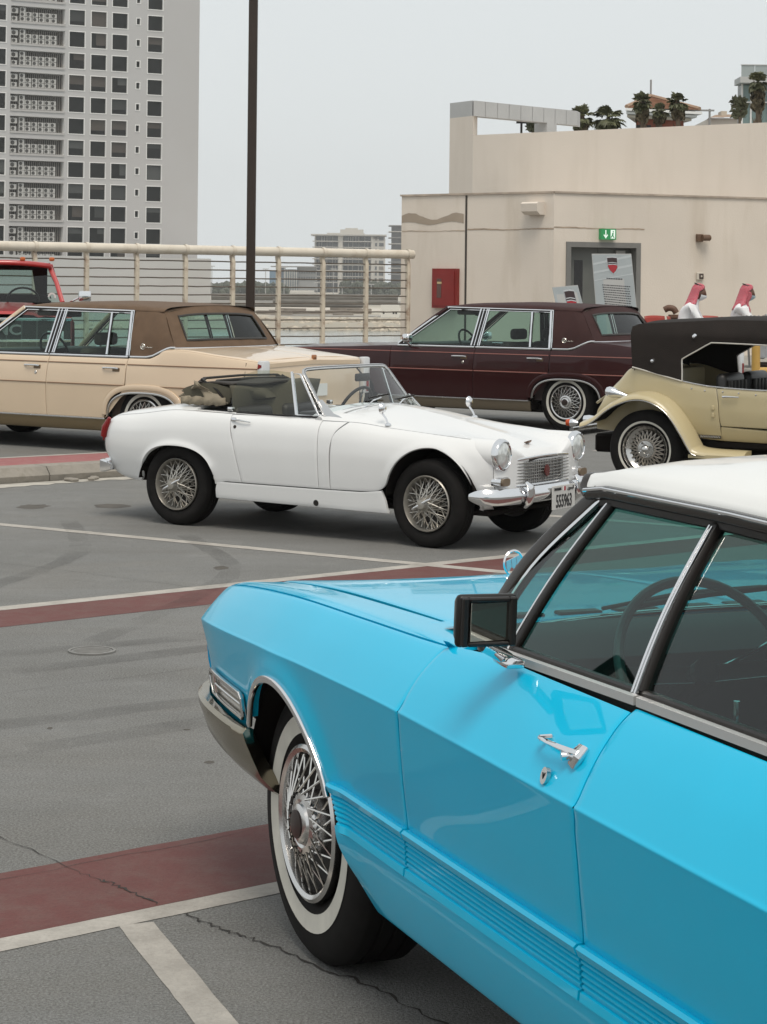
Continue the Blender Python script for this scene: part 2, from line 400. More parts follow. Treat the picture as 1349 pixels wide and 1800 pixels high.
# crack and sealed joint lines (thin dark sheets with ragged edges)
M_crack = mat('crack_seal', (.035, .03, .026), .9, var=.3, vscale=30)
def crack(pts, w, name='crack'):
    P = catmull(pts, 10); V = []; 
    for i, p in enumerate(P):
        t = (P[min(i+1, len(P)-1)]-P[max(i-1, 0)]); t = t/np.linalg.norm(t); nn = np.array([-t[1], t[0]]); j = random.uniform(-.012, .012)
        ww = w*random.uniform(.25, 1.2); V += [(*(p+nn*(j-ww)), .0030), (*(p+nn*(j+ww)), .0030)]
    return struct(mk(name, V, [(2*i, 2*i+2, 2*i+3, 2*i+1) for i in range(len(P)-1)], M_crack, None, False))
crack([(-1.25, 6.55), (-.918, 6.131), (-.76, 5.94)], .0015)
crack([(-.78, 5.97), (-.68, 5.86), (-.595, 5.749)], .0045)
crack([(-.517, 5.664), (-.40, 5.52), (-.30, 5.43), (-.144, 5.237), (-.02, 5.10), (.156, 4.843), (.4, 4.5)], .0042)
crack([(-2.2, 4.9), (-1.3, 5.75), (-.6, 6.35), (.1, 6.95)], .0012, 'deck_joint')
crack([(-3.2, 7.2), (-2.0, 8.25), (-.9, 9.2), (.1, 10.0)], .0012, 'deck_joint')
crack([(-3.5, 13.2), (-2.2, 12.6), (-.9, 11.6)], .0014, 'deck_joint')
# oil stains / patches with a shape of their own
M_stain = mat('oil_stain', (.075, .066, .055), .8, var=.25, vscale=8)
def blot(x, y, rx, ry, rot=0., name='floor_stain', m=None):
    V = [(x, y, .0009)]; n_ = 18
    for k in range(n_):
        a = 2*PI*k/n_; r_ = random.uniform(.8, 1.15); u, v = rx*r_*math.cos(a), ry*r_*math.sin(a)
        V.append((x+u*math.cos(rot)-v*math.sin(rot), y+u*math.sin(rot)+v*math.cos(rot), .0009))
    return struct(mk(name, V, [(0, k+1, (k+1) % n_+1) for k in range(n_)], m or M_stain, None, False))
for x, y, rx, ry in ((-2.03, 15.95, .14, .16), (-2.62, 15.85, .12, .16), (-.62, 8.08, .022, .022), (-.73, 8.0, .014, .014), (-.60, 7.46, .020, .022), (-1.25, 8.0, .012, .02), (-.31, 6.95, .018, .02), (-.95, 12.55, .05, .08)): blot(x, y, rx, ry)
# faint tyre marks across the aisle
tm = bpy.data.materials.new('tyre_mark'); tm.use_nodes = True; n_ = tm.node_tree.nodes; L_ = tm.node_tree.links; tb_ = n_['Principled BSDF']; tb_.inputs['Base Color'].default_value = (.035, .032, .029, 1); tb_.inputs['Roughness'].default_value = .8
t1 = n_.new('ShaderNodeTexNoise'); t1.inputs['Scale'].default_value = 1.4; t1.inputs['Detail'].default_value = 8; t1.inputs['Roughness'].default_value = .7; c1 = n_.new('ShaderNodeTexCoord'); L_.new(c1.outputs['Object'], t1.inputs['Vector'])
r1 = n_.new('ShaderNodeMapRange'); r1.inputs[1].default_value = .38; r1.inputs[2].default_value = .75; r1.inputs[3].default_value = 0; r1.inputs[4].default_value = .27; L_.new(t1.outputs['Fac'], r1.inputs[0]); L_.new(r1.outputs[0], tb_.inputs['Alpha'])
def tyre_mark(pts, w, z):
    P = catmull(pts, 10); V = []
    for i, p in enumerate(P):
        t = P[min(i+1, len(P)-1)]-P[max(i-1, 0)]; t = t/np.linalg.norm(t); nn = np.array([-t[1], t[0]]); V += [(*(p-nn*w*random.uniform(.75, 1.1)), z), (*(p+nn*w*random.uniform(.75, 1.1)), z)]
    return struct(mk('tyre_mark', V, [(2*i, 2*i+2, 2*i+3, 2*i+1) for i in range(len(P)-1)], tm, None, False))
for k, d_ in enumerate((0, 1.35, .35, 1.75)): tyre_mark([np.array((-4.2, 5.2+.2*k))+N1*d_, np.array((-2.2, 6.9+.1*k))+N1*d_, np.array((-.6, 8.2))+N1*d_, np.array((1.2, 9.9-.2*k))+N1*d_], .085, .0034+.0004*k)
tyre_mark([(-1.35, 9.9), (-1.0, 11.4), (-.9, 12.6), (-1.3, 14.1)], .07, .0052); tyre_mark([(-2.5, 10.3), (-2.1, 11.9), (-1.9, 13.2), (-2.2, 14.9)], .07, .0056)
# round drain plate: ring of faint grooves
dr = thing('drain_cover', 'small round grey drain plate set flush in the deck between the red strips', 'drain cover', (-1.322, 9.672, 0))
b = MB(); b.lathe([(.0, .0050), (.092, .0050), (.098, .002)], 28, 'z'); b.build('plate', mat('drain_metal', (.18, .178, .17), .7, var=.2, vscale=12), dr)
b = MB(); b.lathe([(.098, .001), (.098, .0072), (.11, .0072), (.11, .001)], 28, 'z'); b.build('rim', mat('drain_rim', (.19, .185, .175), .7, var=.2, vscale=12), dr)
for k in range(5):
    b = MB(); yy = -.06+.03*k; hw = math.sqrt(.085**2-yy**2); b.box(-hw, hw, yy-.004, yy+.004, .005, .0075); b.build('rib', mat('drain_rim', (0, 0, 0)), dr, False)
# ---- kerbed island with red top behind the white roadster
kd = np.array([.76, .65]); kd /= np.linalg.norm(kd); kn = np.array([-kd[1], kd[0]])
k0 = np.array((-3.176, 17.55))
isl = thing('traffic_island', 'low kerbed island with faded red painted top behind the white convertible', 'kerb island', (0, 0, 0))
def kp(a, w_, z): q = k0+kd*a+kn*w_; return (q[0], q[1], z)
M_kerb = mat('kerb_stone', (.27, .245, .21), .85, var=.2, vscale=5, bump=.4, bscale=40, dirt=((.10, .085, .06), .7), dscale=5)
for i in range(-4, 3):
    a0 = i*1.0+.47; b = MB()
    prof = [(0, .0), (-.012, .055), (.05, .125), (.26, .128), (.26, 0)]; nn_ = 2
    rows = [[kp(a0+.005+.99*t, w_, z) for w_, z in prof] for t in (0, 1)]
    b.grid(rows, closed_v=True); b.F.append((0, 1, 2, 3, 4)); b.F.append((9, 8, 7, 6, 5)); b.build('kerb_stone', M_kerb, isl, False)
b = MB(); b.add([kp(-4, .262, .12), kp(3.4, .262, .12), kp(3.4, .34, .12), kp(-4, .34, .12)], [(0, 1, 2, 3)]); b.build('edge_line', M_line, isl, False)
b = MB(); b.add([kp(-4, .34, .118), kp(3.4, .34, .118), kp(3.4, 1.02, .118), kp(-4, 1.02, .118)], [(0, 1, 2, 3)]); b.build('painted_top', paint_mat('faded_red_paint', (.30, .105, .105), (.33, .24, .21), .5), isl, False)
b = MB(); b.add([kp(-4, 1.022, .119), kp(3.4, 1.022, .119), kp(3.4, 1.10, .119), kp(-4, 1.10, .119)], [(0, 1, 2, 3)]); b.build('edge_line', M_line, isl, False)
b = MB(); b.add([kp(-4, 1.10, .119), kp(3.4, 1.10, .119), kp(3.4, 1.10, 0), kp(-4, 1.10, 0)], [(0, 1, 2, 3)]); b.build('back_kerb', M_kerb, isl, False)
# pale mortar / sand along the kerb foot with broken edge
V = []; n_ = 60
for i in range(n_+1):
    a = lerp(-4, 2.6, i/n_); V += [kp(a, -.02, .0028), kp(a, -.20-.10*random.random()-.05*math.sin(i*.4), .0028)]
struct(mk('mortar_spill', V, [(2*i, 2*i+1, 2*i+3, 2*i+2) for i in range(n_)], mat('mortar', (.40, .375, .33), .9, var=.2, vscale=6, dirt=((.2, .18, .15), .5), dscale=5), None, False))
for k in range(9):
    a = random.uniform(-1.3, 1.2); b = MB(); s_ = random.uniform(.03, .09)
    x, y, _ = kp(a, -.06-random.uniform(0, .1), 0); b.rbox(-s_, s_, -s_*.6, s_*.6, 0, random.uniform(.02, .045), .008, 1)
    o = b.build('mortar_chunk', M_kerb, None, False, loc=(x, y, .004)); o.rotation_euler = (0, 0, random.uniform(0, 3)); tag(o, 'small broken lump of mortar at the kerb foot', 'rubble', 'broken mortar at the kerb foot')

# ================================================================== RAILING along the deck edge, on a low upstand
RA = np.array((-5.97, 36.0)); RB = np.array((.47, 40.7)); rdir = (RB-RA)/8.0
def rp(i, z): q = RA+rdir*i; return (q[0], q[1], z)
rn = np.array([rdir[1], -rdir[0]]); rn /= np.linalg.norm(rn)     # towards the deck
ups = MB(); q0 = RA-rdir*10; q1 = RB+rdir*.1
ups.prism([(q0[0]+rn[0]*.35, q0[1]+rn[1]*.35, 0), (q1[0]+rn[0]*.35, q1[1]+rn[1]*.35, 0), (q1[0]-rn[0]*.3, q1[1]-rn[1]*.3, 0), (q0[0]-rn[0]*.3, q0[1]-rn[1]*.3, 0)], (0, 0, .52))
tag(ups.build('parapet_upstand', mat('pale_concrete', (.46, .43, .38), .85, var=.12, vscale=2, dirt=((.25, .2, .15), .5), dscale=3), None, False), 'low pale concrete upstand carrying the cream railing at the deck edge', 'parapet')
M_rail = mat('cream_rail_paint', (.62, .56, .47), .5, var=.06, vscale=3, dirt=((.36, .27, .18), .5), dscale=2.5)
M_post = mat('rusty_post_paint', (.56, .49, .39), .6, var=.08, vscale=6, dirt=((.17, .07, .03), .9), dscale=3.5)
M_wire = mat('rail_wire', (.11, .09, .07), .5, .0, var=.2, vscale=12)
rail = thing('railing', 'cream painted railing with rusty posts and thin horizontal rods at the deck edge', 'railing', (0, 0, 0))
ztop = 2.285
b = MB(); b.tube([rp(t, ztop) for t in np.linspace(-9.6, 8.12, 40)], .085, 12, up=(0, 0, 1)); b.build('top_rail', M_rail, rail)
for i in range(-9, 9):
    b = MB(); px, py, _ = rp(i, 0)
    path = [(px, py, .52), (px, py, 1.9), (px+rn[0]*.0, py+rn[1]*.0, 2.08), (px-rn[0]*.03, py-rn[1]*.03, 2.18), (px-rn[0]*.0, py, 2.24)]
    b.sweep(path, rrect(.10, .075, .02, 2), up=(rdir[0], rdir[1], 0)); b.build('post', M_post, rail)
    b = MB(); b.box(px-.13, px+.13, py-.09, py+.09, .50, .55); b.build('base_plate', M_post, rail, False)
    b = MB(); b.lathe([(.098, -.03), (.10, 0), (.098, .03)], 12, 'x'); o = b.build('collar', M_rail, rail, loc=(px, py, ztop)); o.rotation_euler = (0, 0, math.atan2(rdir[1], rdir[0]))
for k in range(11):
    z = ztop-.20-.152*k; b = MB(); pts = []
    for t in np.linspace(-9.5, 8.0, 71): x_, y_, _ = rp(t, 0); pts.append((x_, y_, z+random.uniform(-.004, .004)))
    b.tube(pts, .0135, 6); b.build('rod', M_wire, rail)
# ---- lamp pole
lp = at(439.5, 620, 30.5)
pole = thing('lamp_pole', 'tall dark brown square lamp pole rising in front of the railing', 'lamp post', (lp.x, lp.y, 0))
M_pole = mat('brown_pole', (.030, .019, .013), .45, .0, var=.15, vscale=3, spec=.4)
b = MB(); b.sweep([(0, 0, .03), (0, 0, 3), (0, 0, 6), (0, 0, 9.2)], rrect(.128, .128, .016, 2), up=(0, 1, 0)); b.build('shaft', M_pole, pole)
b = MB(); b.rbox(-.2, .2, -.2, .2, 0, .03, .008, 1); b.build('base_plate', M_pole, pole)
for k in range(2):
    s_ = 1 if k else -1
    b = MB(); b.sweep([(0, 0, 9.1), (s_*.6, 0, 9.3), (s_*1.1, 0, 9.32)], rrect(.07, .07, .01, 1), up=(0, 1, 0)); a_ = b.build('arm', M_pole, pole)
    b = MB(); b.rbox(s_*1.1-.35, s_*1.1+.35, -.15, .15, 9.28, 9.4, .03, 2); b.build('lamp_head', M_pole, pole)

# ================================================================== service building on the right
M_stucco = mat('beige_stucco', (.635, .565, .49), .9, var=.05, vscale=.7, bump=.25, bscale=35, dirt=((.50, .425, .34), .6), dscale=1.6, stretch=(1., 1., .16))
M_stucco2 = mat('beige_stucco_upper', (.60, .545, .485), .9, var=.04, vscale=.5, bump=.2, bscale=30, dirt=((.50, .445, .38), .6), dscale=1.1, stretch=(1., 1., .14))
W0 = at(705, 500, 42.0); W1 = at(973, 500, 39.7); W2 = at(1349, 500, 41.6)
W0 = np.array(W0[:2]); W1 = np.array(W1[:2]); W2 = np.array(W2[:2]); W3 = W1+(W2-W1)*2.4
HL = 3.46
bld = thing('service_building', 'low beige rendered building with set-back upper wall and roof frame', 'building', (0, 0, 0))
b = MB(); poly = [W0, W1, W3, W3+np.array((-2, 9)), W0+np.array((3.0, 7.0))]
V = [(*p, 0) for p in poly]+[(*p, HL) for p in poly]; n_ = len(poly)
# walls except the door wall, which gets an opening
d12 = (W3-W1); l12 = np.linalg.norm(d12); d12 /= l12; n12 = np.array([d12[1], -d12[0]])
d01 = (W1-W0); l01 = np.linalg.norm(d01); d01 /= l01; n01 = np.array([d01[1], -d01[0]])
b.add(V, [(0, 1, n_+1, n_+0), (2, 3, n_+3, n_+2), (3, 4, n_+4, n_+3), (4, 0, n_, n_+4), tuple(range(n_, 2*n_))])
def w12(u, z, o=0.): q = W1+d12*u+n12*o; return (q[0], q[1], z)
def w01(u, z, o=0.): q = W0+d01*u+n01*o; return (q[0], q[1], z)
def u12(px):                                # distance along the door wall for a photo column
    best = min(np.linspace(0, l12, 4000), key=lambda u: abs(CX+F_PX*(w12(u, 0)[0])/(w12(u, 0)[1])-px)); return float(best)
def u01(px): return float(min(np.linspace(0, l01, 2000), key=lambda u: abs(CX+F_PX*(w01(u, 0)[0])/(w01(u, 0)[1])-px)))
def zz(q, py): return EYE+(CY+ROLL*(F_PX*q[0]/q[1])-py)*q[1]/F_PX
ZW = .38                                     # raised walkway
du0, du1 = u12(997), u12(1123); dz = zz(w12(du0, 0), 427.5)
b.add([w12(0, 0), w12(du0, 0), w12(du0, HL), w12(0, HL)], [(0, 1, 2, 3)]); b.add([w12(du1, 0), w12(l12, 0), w12(l12, HL), w12(du1, HL)], [(0, 1, 2, 3)])
b.add([w12(du0, dz), w12(du1, dz), w12(du1, HL), w12(du0, HL)], [(0, 1, 2, 3)])
b.add([w12(du0, 0), w12(du0, 0, -.3), w12(du0, dz, -.3), w12(du0, dz)], [(0, 1, 2, 3)]); b.add([w12(du1, 0), w12(du1, 0, -.3), w12(du1, dz, -.3), w12(du1, dz)], [(0, 1, 2, 3)])
b.add([w12(du0, dz), w12(du1, dz), w12(du1, dz, -.3), w12(du0, dz, -.3)], [(0, 1, 2, 3)])
b.build('lower_wall', M_stucco, bld, False, fixn=False)
# coping edge, joints and cracks
M_cop = mat('coping', (.40, .33, .27), .9, var=.2, vscale=4)
b = MB(); b.prism([w01(-.02, HL, .03), w01(l01, HL, .03), w01(l01, HL, -.25), w01(-.02, HL, -.25)], (0, 0, .035)); b.build('coping', M_cop, bld, False)
b = MB(); b.prism([w12(0, HL, .03), w12(l12, HL, .03), w12(l12, HL, -.25), w12(0, HL, -.25)], (0, 0, .035)); b.build('coping', M_cop, bld, False)
uj = u01(819); b = MB(); b.prism([w01(uj-.02, 0, .012), w01(uj+.02, 0, .012), w01(uj+.02, HL-.01, .012), w01(uj-.02, HL-.01, .012)], (-n01[0]*.03, -n01[1]*.03, 0)); b.build('joint_pipe', mat('joint_dark', (.05, .042, .035), .8), bld, False)
def wavy(f, ua, ub, zc, amp, th, m, name, n_=26, o=.006):
    V = []
    for i in range(n_+1):
        t = i/n_; u = lerp(ua, ub, t); c = zc+amp*math.sin(t*9.0+.6)*.5+random.uniform(-.004, .004); h = th*(.8+.5*math.sin(t*8+.2)+.2*random.random())
        V += [f(u, c-th*.7, o), f(u, c+h, o)]
    return mk(name, V, [(2*i, 2*i+2, 2*i+3, 2*i+1) for i in range(n_)], m, bld, False)
zq = zz(w01(0, 0), 388); wavy(w01, .01, uj-.06, zq, .06, .085, mat('repair_render', (.33, .27, .21), .9, var=.08, vscale=3), 'repair_patch')
zc_ = zz(w01(uj, 0), 404); M_ck = mat('wall_crack', (.36, .28, .21), .9, var=.25, vscale=6)
wavy(w01, uj+.03, l01, zc_, .012, .014, M_ck, 'wall_crack', 60); wavy(w12, .0, u12(1132), zz(w12(1.5, 0), 402.5), .004, .012, M_ck, 'wall_crack', 30); wavy(w01, .02, uj-.03, zc_-.02, .006, .008, M_ck, 'wall_crack', 30)
# raised walkway along the building
wk = MB(); f01 = lambda u: w01(u, 0, 3.2)
poly = [w01(-.0, 0, -.02), w01(l01, 0, -.02), w12(l12, 0, -.02), w12(l12, 0, 6.8), w12(.6, 0, 6.8), w01(-.0, 0, .9)]
wk.prism(poly, (0, 0, ZW)); wk.build('raised_walkway', M_conc, None, False); struct(bpy.data.objects['raised_walkway'])
# door
M_frame = mat('door_frame_grey', (.17, .165, .155), .5, var=.08, vscale=3); M_door = mat('door_leaf_grey', (.115, .118, .108), .5, var=.12, vscale=2)
um = (du0+du1)/2; leaves = []
for a0, a1 in ((du0, um-.004), (um+.004, du1)):
    b = MB(); b.prism([w12(a0, ZW, -.22), w12(a1, ZW, -.22), w12(a1, dz-.05, -.22), w12(a0, dz-.05, -.22)], (-n12[0]*.05, -n12[1]*.05, 0)); leaves.append(b.build('door_leaf', M_door, bld, False))
door = leaves[0]
for a0, a1, z0, z1 in ((du0-.03, du0+.07, ZW, dz+.03), (du1-.07, du1+.03, ZW, dz+.03), (du0+.07, du1-.07, dz-.07, dz+.03)):
    b = MB(); b.prism([w12(a0, z0, .025), w12(a1, z0, .025), w12(a1, z1, .025), w12(a0, z1, .025)], (-n12[0]*.25, -n12[1]*.25, 0)); b.build('door_frame', M_frame, door, False)
for a0, a1 in ((u12(1019), u12(1034)), (u12(1085), u12(1100))):
    b = MB(); b.prism([w12(a0, 1.15, -.215), w12(a1, 1.15, -.215), w12(a1, zz(w12(a0, 0), 457), -.215), w12(a0, zz(w12(a0, 0), 457), -.215)], (-n12[0]*.02, -n12[1]*.02, 0)); b.build('vision_panel', mat('dark_pane', (.012, .01, .009), .12), door, False)
for a0, a1 in ((u12(1003), u12(1010)), (u12(1090), u12(1106))):
    zt_ = dz-.12; b = MB(); b.prism([w12(a0, zt_-.08, -.15), w12(a1, zt_-.08, -.15), w12(a1, zt_, -.15), w12(a0, zt_, -.15)], (-n12[0]*.07, -n12[1]*.07, 0)); b.build('door_closer', mat('closer', (.30, .29, .27), .5), door, False)
# exit sign
ea, eb = u12(1052), u12(1078); e1, e0 = zz(w12(ea, 0), 402), zz(w12(ea, 0), 421)
es = thing('exit_sign', 'green running-man exit sign with white arrow above the door', 'sign', (0, 0, 0))
b = MB(); b.prism([w12(ea, e0, .10), w12(eb, e0, .10), w12(eb, e1, .10), w12(ea, e1, .10)], (-n12[0]*.105, -n12[1]*.105, 0)); b.build('housing', mat('exit_green', (.02, .20, .065), .4, emit=((.02, .22, .07), .25)), es, False)
M_exw = mat('exit_white', (.75, .85, .78), .5, emit=((.75, .9, .8), .25))
def esq(name, pts, o=.104): return mk(name, [w12(lerp(ea, eb, u), lerp(e0, e1, v), o) for u, v in pts], [tuple(range(len(pts)))], M_exw, es, False)
esq('arrow', [(.26, .3), (.26, .88), (.33, .88), (.33, .3)]); esq('arrow_head', [(.295, .08), (.14, .42), (.19, .48), (.295, .26), (.40, .48), (.45, .42)])
esq('doorway', [(.62, .1), (.62, .9), (.92, .9), (.92, .1)])
M_exd = mat('exit_green', (0, 0, 0))
for nm, pts in (('figure_head', [(.74, .74), (.79, .82), (.84, .74), (.79, .66)]), ('figure_body', [(.72, .62), (.82, .64), (.80, .40), (.88, .18), (.83, .14), (.75, .34), (.66, .16), (.62, .22), (.71, .42)])):
    mk(nm, [w12(lerp(ea, eb, u), lerp(e0, e1, v), .107) for u, v in pts], [tuple(range(len(pts)))], M_exd, es, False)
# fire cabinet
fa, fb_ = u01(764.5), u01(808); f1, f0 = zz(w01(fa, 0), 472), zz(w01(fa, 0), 541)
fc = thing('fire_cabinet', 'red steel fire hose cabinet with narrow glass strip on the beige wall', 'fire cabinet', (0, 0, 0))
M_fire = mat('fire_red', (.20, .012, .009), .4, var=.1, vscale=4)
b = MB(); b.prism([w01(fa, f0, .09), w01(fb_, f0, .09), w01(fb_, f1, .09), w01(fa, f1, .09)], (-n01[0]*.1, -n01[1]*.1, 0)); b.build('cabinet_body', M_fire, fc, False)
b = MB(); b.prism([w01(fa+.05, f0+.05, .105), w01(fb_-.05, f0+.05, .105), w01(fb_-.05, f1-.05, .105), w01(fa+.05, f1-.05, .105)], (-n01[0]*.01, -n01[1]*.01, 0)); dd_ = b.build('cabinet_door', M_fire, fc, False)
wf = fb_-fa; b = MB(); b.prism([w01(fa+wf*.22, f0+.2, .11), w01(fa+wf*.40, f0+.2, .11), w01(fa+wf*.40, f1-.2, .11), w01(fa+wf*.22, f1-.2, .11)], (-n01[0]*.004, -n01[1]*.004, 0)); b.build('glass_strip', mat('cab_glass', (.10, .045, .035), .15), dd_, False)
b = MB(); b.prism([w01(fa+wf*.24, f1-.30, .114), w01(fa+wf*.42, f1-.30, .114), w01(fa+wf*.42, f1-.26, .114), w01(fa+wf*.24, f1-.26, .114)], (-n01[0]*.003, -n01[1]*.003, 0)); b.build('label_plate', mat('label_tan', (.5, .38, .2), .6), dd_, False)
# scupper vent on the corner
va, vb = u01(929), u01(957); v1, v0 = zz(w01(va, 0), 356), zz(w01(va, 0), 378)
vt = thing('wall_vent', 'small beige boxed vent with dark side opening high on the wall', 'vent', (0, 0, 0))
b = MB(); prof = [(v0, 0), (v0, .16), (v0+.06, .26), (v1-.03, .28), (v1, .22), (v1, 0)]
rows = [[w01(u, z, o) for z, o in prof] for u in (va, vb)]; b.grid(rows, closed_v=True); b.F.append((6, 7, 8, 9, 10, 11)); b.F.append((5, 4, 3, 2, 1, 0)); b.build('hood', M_stucco, vt, False)
b = MB(); b.lathe([(0, 0), (.085, 0)], 16, 'x'); o = b.build('opening', mat('vent_dark', (.03, .022, .016), .9), vt, False); o.location = w01(va-.004, (v0+v1)/2-.01, .13); o.rotation_euler = (0, 0, math.atan2(d01[1], d01[0]))
# camera and call point
cu = u12(1229); cz = zz(w12(cu, 0), 418); M_cam = mat('camera_brown', (.13, .075, .045), .5); 
cc = thing('wall_camera', 'small brown camera on a bracket high on the beige wall', 'camera', (*w12(cu, cz)[:2], cz), math.atan2(d12[1], d12[0]))
b = MB(); b.rbox(-.09, .03, -.10, 0, -.08, .07, .01, 1); b.build('bracket', M_cam, cc)
b = MB(); b.lathe([(0, .16), (.05, .16), (.062, .14), (.062, -.02), (.0, -.02)], 14, 'x', (0, -.13, 0)); b.build('body', M_cam, cc)
b = MB(); b.lathe([(0, .162), (.04, .162)], 14, 'x', (0, -.13, 0)); b.build('lens', black_pl, cc)
cz = zz(w12(cu, 0), 485.5); cp = thing('call_point', 'small white and black switch box on the wall above the seated men', 'switch box', (*w12(cu, cz)[:2], cz), math.atan2(d12[1], d12[0]))
b = MB(); b.rbox(-.075, .075, -.05, 0, -.075, .075, .012, 1); b.build('box', mat('offwhite_plastic', (.52, .47, .40), .5), cp)
b = MB(); b.rbox(-.03, .07, -.06, -.045, -.055, .05, .006, 1); b.build('cover', mat('dk_brown', (.05, .03, .022), .4), cp)
b = MB(); b.rbox(0, .035, -.066, -.058, -.02, .015, .003, 1); b.build('button', mat('offwhite_plastic', (0, 0, 0)), cp)
# ---- upper storey wall and roof frame
U0 = np.array(at(788, 500, 49.0)[:2]); U1 = np.array(at(829, 500, 48.2)[:2]); U2 = np.array(at(1349, 500, 43.6)[:2]); U3 = U1+(U2-U1)*1.9
hu = zz(U1, 237.5); hb1 = zz(U1, 176.5); hb0 = zz(U1, 203.5)
up = MB(); P_ = [U0, U1, U3, U3+np.array((3, 6)), U0+np.array((4, 7))]
V = [(*p, 2.9) for p in P_]+[(*p, hu) for p in P_]; up.add(V, [(0, 1, 6, 5), (1, 2, 7, 6), (2, 3, 8, 7), (3, 4, 9, 8), (4, 0, 5, 9), (5, 6, 7, 8, 9)]); up.build('upper_wall', M_stucco2, bld, False)
# slim pier at the corner and cantilevered beam
M_beam = mat('grey_cladding', (.40, .405, .405), .6, var=.06, vscale=1.2); 
UB = np.array(at(1012, 500, 50.8)[:2]); bd = UB-U1; lb_ = np.linalg.norm(bd); bd /= lb_; bn = np.array([bd[1], -bd[0]])
pier = MB(); pier.prism([(*U0, hu), (*U1, hu), (*(U1+np.array((.12, .5))), hu), (*(U0+np.array((.12, .5))), hu)], (0, 0, hb0-hu)); pier.build('corner_pier', M_stucco2, bld, False)
nseg = 9
for i in range(nseg):
    a0, a1 = lb_*i/nseg+.006, lb_*(i+1)/nseg-.006; q0, q1 = U1+bd*a0, U1+bd*a1
    b = MB(); b.prism([(*q0, hb0), (*q1, hb0), (*(q1+np.array((.12, .5))), hb0), (*(q0+np.array((.12, .5))), hb0)], (0, 0, hb1-hb0)); b.build('beam_panel', M_beam, bld, False)
ed = (U1-U0); b = MB(); b.prism([(*(U0+bn*.0), hb0), (*(U1-ed*.03), hb0), (*(U1-ed*.03+np.array((.12, .5))), hb0), (*(U0+np.array((.12, .5))), hb0)], (0, 0, hb1-hb0)); b.build('beam_panel', M_beam, bld, False)
ca_ = U1+bd*lb_*.70; b = MB(); b.prism([(*ca_, hu-.5), (*(ca_+bd*.35), hu-.5), (*(ca_+bd*.35-bn*.4), hu-.5), (*(ca_-bn*.4), hu-.5)], (0, 0, hb0-hu+.5)); b.build('roof_column', M_beam, bld, False)
# ---- posters leaning at the door
def poster(name, label, TL, TR, BL, BR, Y, zb, full):
    c = [at(p[0], p[1], Y) for p in (TL, TR, BR, BL)]
    # continue the sheet down to the walkway
    ratio = (c[0].z-zb)/max(.2, c[0].z-c[3].z)
    c[3] = c[0]+(c[3]-c[0])*ratio+Vector((0, -.16, 0)); c[2] = c[1]+(c[2]-c[1])*ratio+Vector((0, -.16, 0))
    t = thing(name, label, 'poster', (0, 0, 0)); n_ = (c[1]-c[0]).cross(c[3]-c[0]).normalized()
    if n_.y > 0: n_ = -n_
    def P(u, v, o=0.): return (c[0]*(1-u)+c[1]*u)*(1-v)+(c[3]*(1-u)+c[2]*u)*v+n_*o
    b = MB(); b.prism([P(0, 0), P(1, 0), P(1, 1), P(0, 1)], tuple(-n_*.025)); b.build('board', mat('poster_edge', (.4, .4, .39), .6), t, False)
    def sheet(nm, pts, m, o): return mk(nm, [P(u, v, o) for u, v in pts], [tuple(range(len(pts)))], m, t, False)
    sheet('print', [(.01, .008), (.99, .008), (.99, .992), (.01, .992)], mat('poster_grey', (.33, .36, .37), .3, var=.06, vscale=2), .003)
    Mb = mat('poster_band', (.42, .45, .46), .3)
    if full:
        for k, (v0_, v1_) in enumerate(((.03, .05), (.11, .13), (.19, .20))): sheet('pale_band', [(.01, v0_+.06), (.01, v1_+.06), (.99, v1_-.02), (.99, v0_-.02)], Mb, .005)  # slanted bands paler than the print
    sc_ = .5 if full else .95; cx = .50 if full else .60; vy = .110 if full else .20; hh = .080 if full else .15; ww = .14 if full else .21
    def shield(nm, s_, m, o, top=-1.):
        pts = [(cx-ww*s_, vy-hh*s_), (cx, vy-hh*s_*1.06), (cx+ww*s_, vy-hh*s_), (cx+ww*s_*.98, vy+hh*.15*s_), (cx+ww*.6*s_, vy+hh*.62*s_), (cx, vy+hh*s_), (cx-ww*.6*s_, vy+hh*.62*s_), (cx-ww*s_*.98, vy+hh*.15*s_)]
        sheet(nm, pts, m, o)
    shield('emblem_rim', 1., mat('emblem_silver', (.5, .5, .5), .25, .6), .008); shield('emblem_dark', .88, mat('emblem_dark', (.03, .012, .012), .3), .011)
    s_ = .84; sheet('emblem_red', [(cx-ww*s_, vy-hh*.12), (cx+ww*s_, vy-hh*.12), (cx+ww*s_*.95, vy+hh*.15), (cx+ww*.55*s_, vy+hh*.55), (cx, vy+hh*.84), (cx-ww*.55*s_, vy+hh*.55), (cx-ww*s_*.95, vy+hh*.15)], mat('emblem_red', (.33, .012, .02), .25), .013)
    for k in range(2): sheet('emblem_stripe', [(cx-ww*.8, vy-hh*(.35-.2*k)), (cx, vy-hh*(.42-.2*k)), (cx+ww*.8, vy-hh*(.35-.2*k)), (cx+ww*.8, vy-hh*(.27-.2*k)), (cx, vy-hh*(.34-.2*k)), (cx-ww*.8, vy-hh*(.27-.2*k))], mat('emblem_silver', (0, 0, 0)), .015)
    if full:
        Mt = mat('poster_ink', (.04, .04, .045), .6)
        def line(u0, u1, v, h):
            u = u0; k_ = 0
            while u < u1-.012:
                w_ = random.uniform(.02, .055); w_ = min(w_, u1-u); sheet('text_word', [(u, v), (u+w_, v), (u+w_, v+h), (u, v+h)], Mt, .006); u += w_+.012
        line(.32, .73, .222, .010)
        for k in range(9): line(.20+.003*k, .90-.0*k+random.uniform(-.03, 0), .285+.0215*k, .0085)
    return t
poster('notice_board', 'large grey notice with red shield emblem and lines of print leaning at the door', (1040.5, 446), (1110, 446), (1047, 537), (1119, 545), 38.2, ZW, True)
